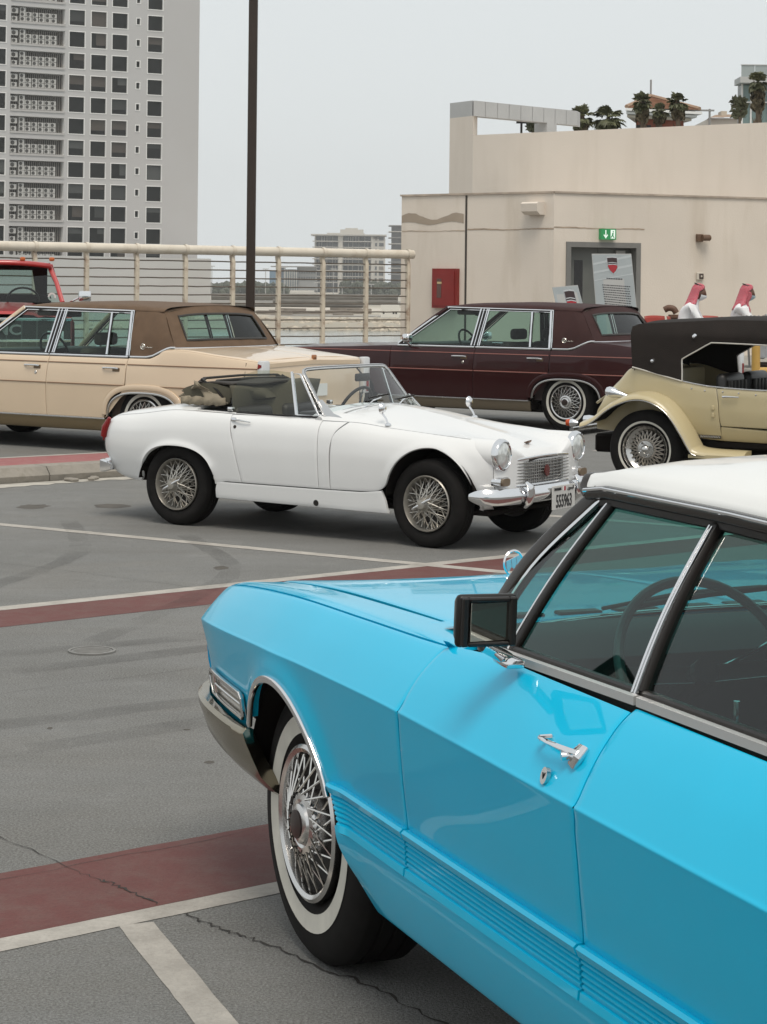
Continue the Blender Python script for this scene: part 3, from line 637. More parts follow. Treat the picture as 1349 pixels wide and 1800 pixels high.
poster('notice_board', 'short grey notice with cropped red shield emblem beside the taller notice', (971, 505), (1016, 501), (976, 530), (1024, 532), 38.0, ZW, False)
# ================================================================== FAR GROUND, WATER, TOWER, FAR BUILDINGS
GZ = -3.5
M_sand = mat('sandy_ground', (.40, .365, .30), .95, var=.2, vscale=.02, dirt=((.24, .21, .17), .6), dscale=.05)
M_water = mat('sea_water', (.20, .24, .245), .12, var=.05, vscale=.05, bump=.25, bscale=2.)
# open land (reaches the horizon), with an inlet of water near the car park
struct(mk('water', [(-400, 60, -4.6), (900, 60, -4.6), (900, 330, -4.6), (-400, 330, -4.6)], [(0, 1, 2, 3)], M_water, None, False))
land = MB()
xs = np.linspace(-420, 920, 120); V = []
for i, x in enumerate(xs):
    e = 285+5*math.sin(x*.03)+random.uniform(-2.5, 2.5); V += [(x, e, -4.9), (x, e+4, -4.0+random.uniform(-.2, .2)), (x, e+9, GZ+random.uniform(-.15, .15)), (x, 420, GZ)]
land.grid(np.array(V).reshape(len(xs), 4, 3)); land.add([(-9000, 420, GZ), (9000, 420, GZ), (9000, 16000, GZ), (-9000, 16000, GZ)], [(0, 1, 2, 3)])
land.add([(-9000, 60, GZ-2), (-400, 60, GZ-2), (-400, 420, GZ), (-9000, 420, GZ)], [(0, 1, 2, 3)]); land.add([(900, 60, GZ-2), (9000, 60, GZ-2), (9000, 420, GZ), (900, 420, GZ)], [(0, 1, 2, 3)])
land.add([(-9000, 60, GZ-2), (9000, 60, GZ-2), (9000, -60, GZ-2), (-9000, -60, GZ-2)], [(0, 1, 2, 3)])
struct(land.build('terrain', M_sand, None, True, fixn=False))
# flat bands of construction ground / road beyond the shore
for y0, y1, col, nm in ((335, 352, (.30, .28, .25), 'road'), (400, 455, (.46, .42, .36), 'terrain_sand'), (520, 640, (.20, .185, .16), 'terrain_dark'), (820, 1000, (.33, .30, .26), 'terrain_fill')):
    struct(mk(nm, [(-300, y0, GZ+.03), (500, y0+6, GZ+.03), (500, y1+8, GZ+.03), (-300, y1, GZ+.03)], [(0, 1, 2, 3)], mat('m_'+nm, col, .95, var=.25, vscale=.05), None, False))
# rocks of the revetment
rb = MB(); base = []
bm = bmesh.new(); bmesh.ops.create_icosphere(bm, subdivisions=1, radius=1); bm.verts.index_update()
rv = [np.array(v.co) for v in bm.verts]; rf = [[v.index for v in f.verts] for f in bm.faces]; bm.free()
for k in range(620):
    x = random.uniform(-45, 22); yy = 285+random.uniform(-2, 13); s_ = random.uniform(.25, .85)
    z = np.interp(yy, [283, 289, 294, 299], [-4.7, -4.0, GZ, GZ]); rr = np.array([random.uniform(.7, 1.4), random.uniform(.7, 1.2), random.uniform(.5, .9)])
    rb.add([(x+v[0]*s_*rr[0]*random.uniform(.85, 1.15), yy+v[1]*s_*rr[1], z+v[2]*s_*rr[2]*random.uniform(.8, 1.2)) for v in rv], rf)
o = stuff(rb.build('shore_rocks', mat('shore_rock', (.40, .35, .28), .9, var=.35, vscale=.8), None, False)); tag(o, 'band of pale broken rocks along the far water edge', 'rocks')
# stacked pipes and timber on the far shore
for (px0, px1, py, Y, r_) in ((372, 700, 521.5, 470, .75), (372, 640, 535.5, 372, .35), (480, 700, 529.5, 420, .4)):
    a, c_ = at(px0, py, Y), at(px1, py+2, Y); b = MB(); b.tube([a, (a+c_)/2, c_], r_, 8)
    o = b.build('shore_pipe', mat('pipe_grey', (.12, .11, .095), .8, var=.2, vscale=.3)); tag(o, {470: 'long thick dark pipeline lying across the far shore', 372: 'thin dark pipe lying above the shore rocks', 420: 'mid thickness dark pipe lying behind the shore rocks'}[Y], 'pipe')
M_stack = mat('stack_brown', (.22, .19, .16), .9, var=.3, vscale=.4)
for k in range(14):
    px = random.uniform(470, 640); Y = random.uniform(345, 380); q = at(px, 548, Y); b = MB(); w_ = random.uniform(1., 3.2); h_ = random.uniform(.35, 1.)
    b.box(-w_, w_, -1, 1, 0, h_); o = b.build('material_stack', M_stack, None, False, loc=(q.x, q.y, GZ)); tag(o, 'low dark stack of building material on the far shore', 'stack', 'stacks on the far shore')
# white site cabin
q = at(686, 548, 330); cab = thing('site_cabin', 'white site cabin on the far shore seen through the railing end', 'cabin', (q.x, q.y, GZ))
b = MB(); b.box(-1.45, 1.45, -1.2, 1.2, 0, 2.0); b.build('shell', mat('cabin_white', (.62, .60, .55), .7), cab, False)
for x in (-1.0, .55, .95): 
    b = MB(); b.box(x-.13, x+.13, -1.23, -1.19, .6, 1.0); b.build('window', black_pl, cab, False)
# far tree belt (reads as one mass)
M_fol = mat('far_foliage', (.055, .062, .04), .9, var=.35, vscale=.12)
tb = MB()
for k in range(520):
    px = random.uniform(368, 505); Y = random.uniform(880, 1000); q = at(px, 506, Y); h_ = random.uniform(2., 4.6)*(1-.35*abs(px-430)/90)
    s_ = random.uniform(1., 2.3); c0 = np.array((q.x, q.y, GZ+h_*random.uniform(.3, 1.2)))
    tb.add([c0+v*s_*random.uniform(.6, 1.2) for v in rv], rf)
for k in range(200):
    px = random.uniform(600, 704); Y = random.uniform(900, 1000); q = at(px, 506, Y); s_ = random.uniform(.8, 2.2); c0 = np.array((q.x, q.y, GZ+random.uniform(0, 5.5))); tb.add([c0+v*s_*random.uniform(.6, 1.2) for v in rv], rf)
o = stuff(tb.build('far_trees', M_fol, None, False)); tag(o, 'dark belt of far trees on the horizon behind the railing', 'trees')
# ---- far apartment block
M_aw = mat('apartment_white', (.50, .475, .43), .85, var=.06, vscale=.08); M_ag = mat('apartment_glass', (.075, .085, .088), .25); M_as = mat('apartment_slab', (.44, .42, .385), .85); M_adk = mat('apartment_brown', (.17, .15, .13), .8)
YA = 1280.; SA = F_PX/YA
def apx(px): return (px-CX)/SA
def apz(py): return EYE+(CY-py)/SA
apt = thing('apartment_block', 'far pale apartment block with stacked balconies and flat overhanging roof', 'building', (0, YA, 0))
def abox(nm, px0, px1, py0, py1, d0, d1, m, par=None): b = MB(); b.box(apx(px0), apx(px1), d0, d1, apz(py1), apz(py0)); return b.build(nm, m, par or apt, False)
abox('core', 552, 676, 415, 520, 6, 26, M_aw); abox('side_wing', 655, 677, 420, 520, -1, 18, M_aw)
abox('tower_pier', 594, 602.5, 412, 520, -.8, 6, M_aw); abox('tower_pier', 553, 555, 416, 520, 1, 6, M_aw); abox('tower_pier', 652, 656, 416, 520, -1.5, 6, M_aw)
abox('roof', 546, 679, 412.6, 415, -3, 24, M_as); abox('penthouse', 574, 640, 410, 412.6, 4, 18, M_aw); abox('penthouse', 597, 638, 403.5, 410, 6, 16, M_aw); abox('plant_room', 606, 628, 400.8, 403.5, 8, 14, M_aw)
fl = [415+10.3*k for k in range(10)]
for k, y in enumerate(fl):
    if k: abox('balcony_slab', 549, 595, y-.9, y+.5, -2.5, 6, M_as); abox('balcony_slab', 602, 653, y-.9, y+.5, -2.5, 6, M_as)
    for a, c_ in ((556, 564), (565.5, 573), (575, 583), (585, 593), (603.5, 611), (612.5, 618.5), (620.5, 629), (631, 639.5), (641.5, 651)):
        wv = abox('window', a, c_, y+1.2, y+9.0, 5.6, 6.1, M_ag)
        if random.random() < .4: abox('mullion', (a+c_)/2-.6, (a+c_)/2+.6, y+1.2, y+9.0, 5.2, 5.55, M_aw, wv)
    for a, c_ in ((659, 662.5), (666, 674)): abox('window', a, c_, y+2, y+7.8, -1.3, -.9, M_ag if random.random() < .7 else M_adk)
# dark slatted block beside it
drk = thing('dark_block', 'far dark building with striped floors beside the apartment block', 'building', (0, YA-60, 0))
def dbox(nm, px0, px1, py0, py1, d0, d1, m): b = MB(); b.box(apx(px0), apx(px1), d0, d1, apz(py1), apz(py0)); return b.build(nm, m, drk, False)
dbox('shaft', 687, 712, 401, 520, 0, 20, mat('dark_cladding', (.055, .052, .05), .5))
for k in range(11): dbox('floor_slab', 682, 713, 400.5+10.2*k, 401.8+10.2*k, -2, 20, M_as if k % 2 else mat('slab_mid', (.22, .21, .2), .8))
# low blue and white buildings
lowb = thing('low_office', 'far low blue and grey glass office beyond the trees', 'building', (0, 1150, 0)); SL = F_PX/1150.
def lbox(nm, px0, px1, py0, py1, d0, d1, m): b = MB(); b.box((px0-CX)/SL, (px1-CX)/SL, d0, d1, EYE+(CY-py1)/SL, EYE+(CY-py0)/SL); return b.build(nm, m, lowb, False)
lbox('blue_wing', 474, 488, 478, 512, 0, 10, mat('blue_panel', (.10, .17, .24), .5)); lbox('blue_wing', 488, 500, 471, 512, 1, 12, mat('blue_dark', (.055, .09, .13), .4)); lbox('glass_wing', 500, 524, 475, 512, 0, 12, mat('blue_grey', (.11, .135, .15), .35)); lbox('grey_wing', 522, 556, 470, 512, 2, 14, mat('mid_grey', (.24, .24, .235), .7))
for k in range(6): lbox('column', 501+4*k, 502+4*k, 476, 512, -.6, -.1, M_aw)
lbox('roof', 476, 560, 469.5, 471.2, -1, 14, mat('slab_mid', (.2, .2, .2)))
for k in range(7): lbox('window', 525+4.3*k, 528+4.3*k, 477, 482, 1.7, 1.95, M_ag); lbox('window', 525+4.3*k, 528+4.3*k, 488, 494, 1.7, 1.95, M_ag)
# far lamp posts
for px, py in ((373, 468), (467.5, 473), (500, 470), (587, 473), (558, 497), (602, 505), (653, 500)):
    Y = 620; q = at(px, py, Y); b = MB(); b.tube([(0, 0, GZ), (0, 0, q.z)], .12, 5); b.box(-.9, .9, -.2, .2, q.z-.1, q.z+.15); o = b.build('far_lamp_post', mat('lamp_pale', (.45, .44, .42), .6), None, False, loc=(q.x, Y, 0)); tag(o, 'far thin pale street lamp standing on the shore land', 'lamp post', 'far street lamps')

mat('blind_dark', (.030, .032, .031), .7); mat('blind_mid', (.055, .058, .056), .7); mat('blind_warm', (.060, .050, .042), .7)
# ---- residential tower
TZ0 = 317.; TX0 = (346.5-CX)/F_PX*TZ0; tdir = np.array([-.875, -.484]); tnrm = np.array([.484, -.875])
def tpt(u, z, o=0.): q = np.array((TX0, TZ0))+tdir*u+tnrm*o; return (q[0], q[1], z)
def tu(px): dx = px-CX; return (F_PX*TX0-dx*TZ0)/(.875*F_PX-.484*dx)
def tz(px, py): q = tpt(tu(px), 0); return EYE+(CY+ROLL*(px-CX)-py)*q[1]/F_PX
M_tw = mat('tower_render', (.45, .44, .435), .9, var=.05, vscale=.03, dirt=((.39, .365, .35), .5), dscale=.02)
M_tg = mat('tower_glass', (.014, .015, .014), .3, var=.5, vscale=.25, spec=.18); M_tf = mat('tower_trim', (.70, .69, .67), .8)
tow = thing('residential_tower', 'tall pale grey residential tower with square windows and air conditioner bays', 'building', (0, 0, 0))
FH = (tz(131, 18.8)-tz(131, 400.6))/10.; zb = tz(131, 426)                # sill of the lowest visible row of windows
cols = [(tu(145), tu(118)), (tu(183), tu(156.5)), (tu(220), tu(193.5)), (tu(281.5), tu(256))]
slots = [(tu(242), tu(236))]
ac = (tu(110.5), tu(15)); leftw = (tu(6.5), tu(-20))
UEND = tu(-60)
wins = cols+[leftw]
ucuts = sorted(set([0, UEND]+[v for c_ in wins+slots+[ac] for v in c_])); nfl = 18
zlist = []
for k in range(-2, nfl):
    z = zb+FH*k; zlist += [z, z+FH*.24, z+FH*.52, z+FH*.69]
zlist = sorted(zlist+[zb+FH*nfl+4])
def is_hole(u, z):
    k = math.floor((z-zb)/FH); f = (z-zb)/FH-k
    if k < -1 or k >= nfl: return False
    if any(a < u < c_ for a, c_ in wins): return f < .69
    if any(a < u < c_ for a, c_ in slots): return .24 < f < .52
    if ac[0] < u < ac[1]: return f < .69 or True if f < .69 else False
    return False
b = MB()
for i in range(len(ucuts)-1):
    for j in range(len(zlist)-1):
        u0_, u1_, z0_, z1_ = ucuts[i], ucuts[i+1], zlist[j], zlist[j+1]
        if not is_hole((u0_+u1_)/2, (z0_+z1_)/2): b.add([tpt(u0_, z0_), tpt(u1_, z0_), tpt(u1_, z1_), tpt(u0_, z1_)], [(0, 1, 2, 3)])
zt = zlist[-1]; zbot = zlist[0]
b.add([tpt(0, zbot), tpt(0, zbot, -22), tpt(0, zt, -22), tpt(0, zt)], [(0, 1, 2, 3)]); b.add([tpt(UEND, zbot), tpt(UEND, zbot, -22), tpt(UEND, zt, -22), tpt(UEND, zt)], [(0, 1, 2, 3)])
b.add([tpt(0, zt), tpt(UEND, zt), tpt(UEND, zt, -22), tpt(0, zt, -22)], [(0, 1, 2, 3)]); b.add([tpt(0, zbot, -22), tpt(UEND, zbot, -22), tpt(UEND, zt, -22), tpt(0, zt, -22)], [(0, 1, 2, 3)])
b.build('facade', M_tw, tow, False, fixn=False)
ang = math.atan2(-tdir[1], -tdir[0])
def recess(w_, h_, d): # reveal box open to the front, local x to the right, y into the wall, origin lower-left
    q = MB(); q.add([(0, 0, 0), (w_, 0, 0), (w_, 0, h_), (0, 0, h_), (0, d, 0), (w_, d, 0), (w_, d, h_), (0, d, h_)], [(0, 4, 5, 1), (1, 5, 6, 2), (2, 6, 7, 3), (3, 7, 4, 0)]); return q
def win_proto(w_, h_, d):
    p = MB(); p.add([(0, d, 0), (w_, d, 0), (w_, d, h_), (0, d, h_)], [(0, 1, 2, 3)]); po = p.build('window', M_tg, tow, False, fixn=False)
    r_ = recess(w_, h_, d); fo = r_.build('reveal', M_tf, po, False, fixn=False)
    t_ = MB()
    for x0, x1, z0, z1 in ((-.12, 0, -.12, h_+.12), (w_, w_+.12, -.12, h_+.12), (0, w_, h_, h_+.12), (0, w_, -.12, 0)): t_.box(x0, x1, -.06, .02, z0, z1)
    to = t_.build('surround', M_tf, po, False); return po, fo, to
for (ua, ub) in wins+slots:
    sl_ = (ua, ub) in slots; w_ = ub-ua; h_ = FH*(.28 if sl_ else .69); z0 = zb+(FH*.24 if sl_ else 0); pr = None
    for k in range(-1, 12):
        loc = tpt(ub, z0+FH*k)
        if pr is None:
            pr = win_proto(w_, h_, .25); pr[0].location = loc; pr[0].rotation_euler = (0, 0, ang)
        else:
            n0 = inst(pr[0], tow, loc, (0, 0, ang))
            for c_ in pr[1:]: inst(c_, n0)
        w0_ = pr[0] if k == -1 else n0
        if not sl_ and random.random() < .42:
            q = MB(); a_ = random.uniform(.25, 1.); x0_ = random.choice((0., .0, w_*random.uniform(.3, .6))); q.box(x0_, w_, .215, .235, h_*(1-a_), h_); q.build('blind', mat(random.choice(('blind_dark', 'blind_mid', 'blind_warm')), (.05, .05, .05), .8), w0_, False)
# air-conditioner bays: recess, louvre fins and units
M_fin = mat('louvre_fin', (.24, .22, .20), .8); M_acu = mat('ac_casing', (.42, .41, .39), .7); M_fan = mat('ac_fan', (.05, .048, .045), .8); M_back = mat('bay_back', (.035, .029, .025), .9)
wa = ac[1]-ac[0]; ha = FH*.69
bp = MB(); bp.add([(0, 1.6, 0), (wa, 1.6, 0), (wa, 1.6, ha), (0, 1.6, ha)], [(0, 1, 2, 3)]); bay = bp.build('equipment_bay', M_back, tow, False, fixn=False); rv_ = recess(wa, ha, 1.6).build('reveal', M_tf, bay, False, fixn=False)
fm_ = MB(); nf = 26
for k in range(nf): x = wa*(k+.5)/nf; fm_.box(x-.05, x+.05, .9, 1.15, 0, ha)
fins = stuff(fm_.build('louvre_fins', M_fin, bay, False))
ub_ = MB(); ub_.box(-.42, .42, -.18, .18, 0, .62); uo = ub_.build('condenser_unit', M_acu, bay, False)
fb2 = MB(); fb2.lathe([(.0, -.19), (.235, -.19), (.25, -.2), (.25, -.17)], 12, 'y', (-.1, 0, .31)); fo_ = fb2.build('fan', M_fan, uo, False)
xsu = [.075, .225, .335, .455, .575, .69, .80]; layout = []
for i, xf in enumerate(xsu):
    hs = [0, .70] if i != 1 else [.0, .66, 1.32]
    if i == 0: hs = [0, 1.05]
    for h_ in hs: layout.append((wa*xf, .45, h_+.08, 1.25 if (i == 0 and h_ > 0) else 1.0))
bays = [bay]; bay.location = tpt(ac[1], zb); bay.rotation_euler = (0, 0, ang)
for k in range(-1, 12):
    if k == 0: bo_ = bay
    else:
        bo_ = inst(bay, tow, tpt(ac[1], zb+FH*k), (0, 0, ang)); inst(rv_, bo_); inst(fins, bo_)
    for li, (x, y, z, s_) in enumerate(layout):
        if k == 0 and li == 0: u_ = uo
        else: u_ = inst(uo, bo_)
        u_.location = (x, y, z); u_.scale = (s_, 1, s_)
        if u_ is not uo and k == 0: u_.parent = bay
        # the fan belongs to the unit: joined in the shared casing mesh below
# join the fan into the shared casing mesh (units are too small to pick their fans apart)
me = uo.data; me.materials.append(M_fan); bm = bmesh.new(); bm.from_mesh(me); nfc = len(bm.faces); bm.from_mesh(fo_.data); bm.faces.ensure_lookup_table()
for f in bm.faces[nfc:]: f.material_index = 1
bm.to_mesh(me); bm.free(); bpy.data.objects.remove(fo_)
for k in range(-1, 12):
    q = MB(); x0_, y0_, z0_ = tpt(ac[1], zb+FH*k); q.box(0, wa, -.12, .0, -.30, .0); o = q.build('bay_ledge', mat('ledge_grey', (.40, .385, .37), .85), tow, False, loc=(x0_, y0_, z0_)); o.rotation_euler = (0, 0, ang)
# podium in front of the tower
pdm = MB(); pz1 = EYE+(CY-3-455)*300/F_PX; pa = at(371, 500, 300); pb_ = at(-140, 500, 268)
pdm.prism([(pa.x, pa.y, GZ-1.5), (pb_.x, pb_.y, GZ-1.5), (pb_.x-2, pb_.y+14, GZ-1.5), (pa.x-2, pa.y+14, GZ-1.5)], (0, 0, pz1-GZ+1.5))
tag(pdm.build('podium_block', mat('podium_render', (.50, .485, .465), .9, var=.04, vscale=.06, dirt=((.44, .42, .40), .4), dscale=.08), None, False), 'long plain grey podium block in front of the residential tower', 'building')

# ---- things behind the right-hand building: palms, villa, glass house
def palm(name, label, px, pyb, pyt, Y, wpx, lean=0., nfr=34, seed=0):
    nfr = int(nfr*1.1)
    rnd = random.Random(seed); top = at(px, pyt, Y); zc = top.z-(wpx/2)*Y/F_PX*.95; rad = wpx/2*Y/F_PX*1.0
    t = thing(name, label, 'palm tree', (top.x, Y, 0)); zg = 1.0
    b = MB(); pts = [(0, 0, zg), (.05, 0, lerp(zg, zc, .5)), (lean*.2, 0, zc)]; b.tube(catmull(pts, 6), .075, 9, scales=[1.15-.03*i for i in range(13)])
    for k in range(30):                      # old leaf bases
        a = rnd.uniform(0, 2*PI); z = zc-rnd.uniform(.0, 1.5); r_ = .075; c0, s0 = math.cos(a), math.sin(a)
        b.add([(r_*c0-.06*s0, r_*s0+.06*c0, z), (r_*c0+.06*s0, r_*s0-.06*c0, z), (c0*(r_+.07), s0*(r_+.07), z+.2)], [(0, 1, 2)])
    b.build('trunk', mat('palm_trunk', (.10, .075, .052), .9, var=.3, vscale=4), t, False)
    b = MB()
    for k in range(nfr):
        az = rnd.uniform(0, 2*PI); el = rnd.uniform(-.75, 1.35) if k > nfr*.4 else rnd.uniform(-1.35, -.3); st = rad*rnd.uniform(.3, .6); fl_ = rad*rnd.uniform(.55, .85)
        d = np.array([math.cos(az)*math.cos(el), math.sin(az)*math.cos(el), math.sin(el)]); o0 = np.array([lean*.2, 0, zc]); p1_ = o0+d*st
        sd_ = np.cross(d, [0, 0, 1]); sd_ = sd_/max(1e-3, np.linalg.norm(sd_)); upv = np.cross(sd_, d)
        b.add([o0-sd_*.02, o0+sd_*.02, p1_+sd_*.015, p1_-sd_*.015], [(0, 1, 2, 3)])
        m_ = 13
        for j in range(m_):
            th = lerp(-1.25, 1.25, j/(m_-1)); dd = d*math.cos(th)+sd_*math.sin(th); ln = fl_*(.75+.25*math.cos(th))*rnd.uniform(.85, 1.1)
            tip = p1_+dd*ln+np.array([0, 0, -.22*ln*rnd.uniform(.3, 1.4)]); mid = p1_+dd*ln*.6+upv*.02; wv = np.cross(dd, upv)*.045
            b.add([p1_, mid+wv, tip, mid-wv], [(0, 1, 2, 3)])
    sk = MB(); sl2 = max(rad*.9, (zc-at(px, pyb, Y).z)*.95)
    for k in range(int(34*sl2/rad)+10):           # skirt of hanging dead fronds
        az = rnd.uniform(0, 2*PI); d = np.array([math.cos(az), math.sin(az), 0.]); o0 = np.array([lean*.2, 0, zc-sl2*rnd.uniform(.0, .8)])+d*.06; p1_ = o0+d*rad*rnd.uniform(.16, .34)+np.array([0, 0, -rad*.12]); sd_ = np.array([-d[1], d[0], 0.])
        for j in range(9):
            th = lerp(-.9, .9, j/8); ln = rad*rnd.uniform(.35, .62); tip = p1_+sd_*math.sin(th)*ln*.6+d*ln*.10+np.array([0, 0, -ln*math.cos(th)]); mid = (p1_+tip)/2+d*.03; wv = sd_*.04
            sk.add([p1_, mid+wv, tip, mid-wv], [(0, 1, 2, 3)])
    sk.build('dead_fronds', mat('palm_dead', (.075, .062, .036), .8, var=.4, vscale=3), t, False)
    b.build('crown', mat('palm_green', (.095, .10, .050), .6, var=.5, vscale=2), t, False)
    return t
palm('fan_palm', 'low fan palm beside the end of the grey roof beam', 1021, 225, 186, 54, 42, .1, 30, 1)
palm('fan_palm', 'bushy wide fan palm between the grey roof beam and the villa', 1070, 222, 182, 55, 54, 0, 44, 2)
palm('fan_palm', 'upright dark fan palm before the villa roof, beside the bushy wide palm', 1130, 215, 163, 54, 36, 0, 40, 3)
palm('fan_palm', 'shortest fan palm, directly below the villa mast', 1160, 215, 181, 56, 30, 0, 30, 4)
palm('fan_palm', 'ragged fan palm before the villa roof, on the glass house side', 1190, 210, 163, 54, 36, .2, 36, 5)
palm('fan_palm', 'tall dark fan palm in front of the glass house', 1333, 200, 127, 50, 36, 0, 46, 6)
# young broadleaf tree by the glass house, and one beyond the roof frame
def sapling(label, px, pyt, pyb, Y, wpx, seed):
    rnd = random.Random(seed); top = at(px, pyt, Y); bot = at(px, pyb, Y); rad = wpx/2*Y/F_PX
    t = thing('young_tree', label, 'tree', (top.x, Y, 0)); b = MB(); b.tube([(0, 0, 1.), (0.03, 0, bot.z), (0, 0, top.z-rad*.4)], .035, 6)
    for k in range(7): z = lerp(bot.z, top.z, rnd.uniform(.1, .8)); a = rnd.uniform(0, 6.28); b.tube([(0, 0, z), (math.cos(a)*rad*.8, math.sin(a)*rad*.8, z+rad*.5)], .015, 5)
    b.build('trunk', mat('palm_trunk', (0, 0, 0)), t, False); b = MB()
    for k in range(170):
        a = rnd.uniform(0, 6.28); r_ = rad*math.sqrt(rnd.random()); z = lerp(bot.z, top.z, rnd.uniform(0, 1)); c0 = np.array([r_*math.cos(a), r_*math.sin(a), z]); d1_ = np.array([rnd.gauss(0, 1) for _ in range(3)]); d1_ /= np.linalg.norm(d1_); d2 = np.cross(d1_, [.3, .8, .5]); s_ = rnd.uniform(.06, .12)
        b.add([c0-d1_*s_, c0+d2*s_*.5, c0+d1_*s_, c0-d2*s_*.5], [(0, 1, 2, 3)])
    b.build('crown', mat('sapling_green', (.06, .065, .035), .7, var=.3, vscale=3), t, False)
sapling('thin young tree between the villa and the glass house', 1299, 172, 208, 52, 26, 11)
sapling('pale young tree seen through the roof frame', 935, 204, 231, 60, 16, 12)
# small roof lamp seen through the frame
q = at(917, 215, 58); t = thing('roof_lamp', 'small dark T shaped lamp seen through the roof frame', 'lamp post', (q.x, q.y, 0)); b = MB(); b.tube([(0, 0, 2), (0, 0, q.z)], .035, 6); b.build('post', black_pl, t); b = MB(); b.box(-.14, .14, -.08, .08, q.z-.03, q.z+.05); b.build('lamp_head', black_pl, t, False)
# villa
YV = 92.; SV = F_PX/YV
def vx(px): return (px-CX)/SV
def vz(px, py): return EYE+(CY+ROLL*(px-CX)-py)/SV
vil = thing('villa', 'villa with brown tiled hip roof and white cornice behind the parapet', 'house', (0, YV, 0))
ex0, ex1, ez = vx(1078), vx(1246), vz(1160, 193); apex = (vx(1154), 2.6, vz(1154, 161)); M_tile = mat('roof_tile', (.22, .115, .07), .85, var=.25, vscale=3)
c4 = [(ex0+.4, -.9, ez), (ex1-.5, -.2, ez), (ex1-1.2, 8, ez), (ex0+2.6, 8, ez)]
for k in range(4):                            # courses of tiles as stepped strips
    a, c_ = np.array(c4[k]), np.array(c4[(k+1) % 4]); ap = np.array(apex); n_ = 12; b = MB()
    for j in range(n_):
        t0, t1 = j/n_, (j+1)/n_+.004; lift = np.array([0, 0, .045]); p = [a+(ap-a)*t0+lift, c_+(ap-c_)*t0+lift, c_+(ap-c_)*t1, a+(ap-a)*t1]
        b.add(p, [(0, 1, 2, 3)]); b.add([p[0], p[1], p[1]-lift, p[0]-lift], [(0, 1, 2, 3)])
    b.build('roof_slope', M_tile, vil, False)
for k in range(2):
    a = np.array(c4[k]); ap = np.array(apex); b = MB(); b.tube([a+[0, 0, .05], ap+[0, 0, .05]], .09, 6); b.build('ridge', mat('ridge_tile', (.33, .22, .15), .85), vil)
b = MB(); b.tube([apex, (apex[0], apex[1], vz(1154, 130))], .045, 6); b.build('mast', mat('mast_grey', (.25, .24, .23), .6), vil)
for k, (dz_, wd, m_) in enumerate(((.0, .0, M_tf), (.13, -.2, M_tf), (.26, -.4, mat('cornice_cream', (.50, .44, .36), .8)))):
    b = MB(); b.prism([(ex0+.35-wd*.3, -.95-wd, ez-dz_-.12), (ex1-.4+wd, -.25-wd, ez-dz_-.2), (ex1-1.3+wd, 8, ez-dz_-.12), (ex0+2.6, 8, ez-dz_-.12)], (0, 0, .11)); b.build('cornice', m_, vil, False)
b = MB(); b.prism([(ex0+.9, -.2, 1), (ex1-1.1, .45, 1), (ex1-1.6, 8, 1), (ex0+3.0, 8, 1)], (0, 0, ez-.40-1)); b.build('wall', mat('villa_brick', (.25, .075, .04), .85, var=.15, vscale=2), vil, False)
for k in range(3): x = lerp(ex0+1.0, ex0+1.9, k/2); b = MB(); b.box(x-.09, x+.09, -.36, -.2, 1.2, ez-.7); b.build('window', black_pl, vil, False)
b = MB(); b.tube([(ex1-.05, -.1, ez-1.4), (ex1-.05, -.1, ez+.05)], .05, 6); b.box(ex1-1., ex1+.15, -.15, -.05, ez-.05, ez+.02); b.build('eave_post', mat('mast_grey', (0, 0, 0)), vil, False)
# second roof
v2 = thing('tiled_house', 'low house with pale tiled roof and chimney between villa and glass house', 'house', (0, 100, 0)); s2 = F_PX/100.
X2 = lambda px: (px-CX)/s2
Z2 = lambda px, py: EYE+(CY+ROLL*(px-CX)-py)/s2
b = MB(); b.add([(X2(1243), 0, Z2(1243, 207)), (X2(1310), 0, Z2(1310, 205)), (X2(1297), 3, Z2(1297, 192)), (X2(1272), 3, Z2(1272, 193))], [(0, 1, 2, 3)]); b.add([(X2(1243), 0, Z2(1243, 207)), (X2(1272), 3, Z2(1272, 193)), (X2(1262), 8, Z2(1243, 207))], [(0, 1, 2)]); b.build('roof', mat('pale_tile', (.30, .21, .15), .85, var=.2, vscale=3), v2, False)
b = MB(); b.box(X2(1277), X2(1287), 2, 3, Z2(1280, 198), Z2(1280, 189)); b.build('chimney', mat('cornice_cream', (0, 0, 0)), v2, False)
b = MB(); b.box(X2(1246), X2(1312), .3, 8, 0, Z2(1280, 207)); b.build('wall', M_stucco, v2, False)
# glass house
gl = thing('glass_house', 'modern glass walled house with flat slab and glass parapet', 'house', (0, 66, 0)); s3 = F_PX/66.
X3 = lambda px: (px-CX)/s3
Z3 = lambda px, py: EYE+(CY+ROLL*(px-CX)-py)/s3
b = MB(); b.box(X3(1302), X3(1420), .3, .9, 1, Z3(1320, 147)); b.build('core', mat('glass_dark', (.10, .125, .125), .1), gl, False)
b = MB(); b.box(X3(1295), X3(1425), -.3, .8, Z3(1320, 147), Z3(1320, 136.5)); b.build('slab', mat('slab_grey', (.42, .42, .41), .7), gl, False)
for k in range(5):
    x = X3(1298+24*k); b = MB(); b.box(x, x+23/s3, -.2, -.17, Z3(1320, 136), Z3(1320, 116)); b.build('parapet_pane', mat('parapet_glass', (.30, .335, .335), .1), gl, False)
b = MB(); b.box(X3(1297), X3(1420), -.22, -.14, Z3(1320, 116), Z3(1320, 114.5)); b.build('handrail', mat('slab_grey', (0, 0, 0)), gl, False)
for k in range(5): x = X3(1302+15.5*k); b = MB(); b.box(x, x+.05, .18, .3, 1, Z3(1320, 147)); b.build('mullion', M_tf, gl, False)
for k in range(5):
    x = X3(1303.5+15.5*k); b = MB(); b.box(x, x+14/s3, .24, .28, 1, Z3(1320, 148)); b.build('window_pane', mat('pane_teal', (.17, .24, .235), .06), gl, False)
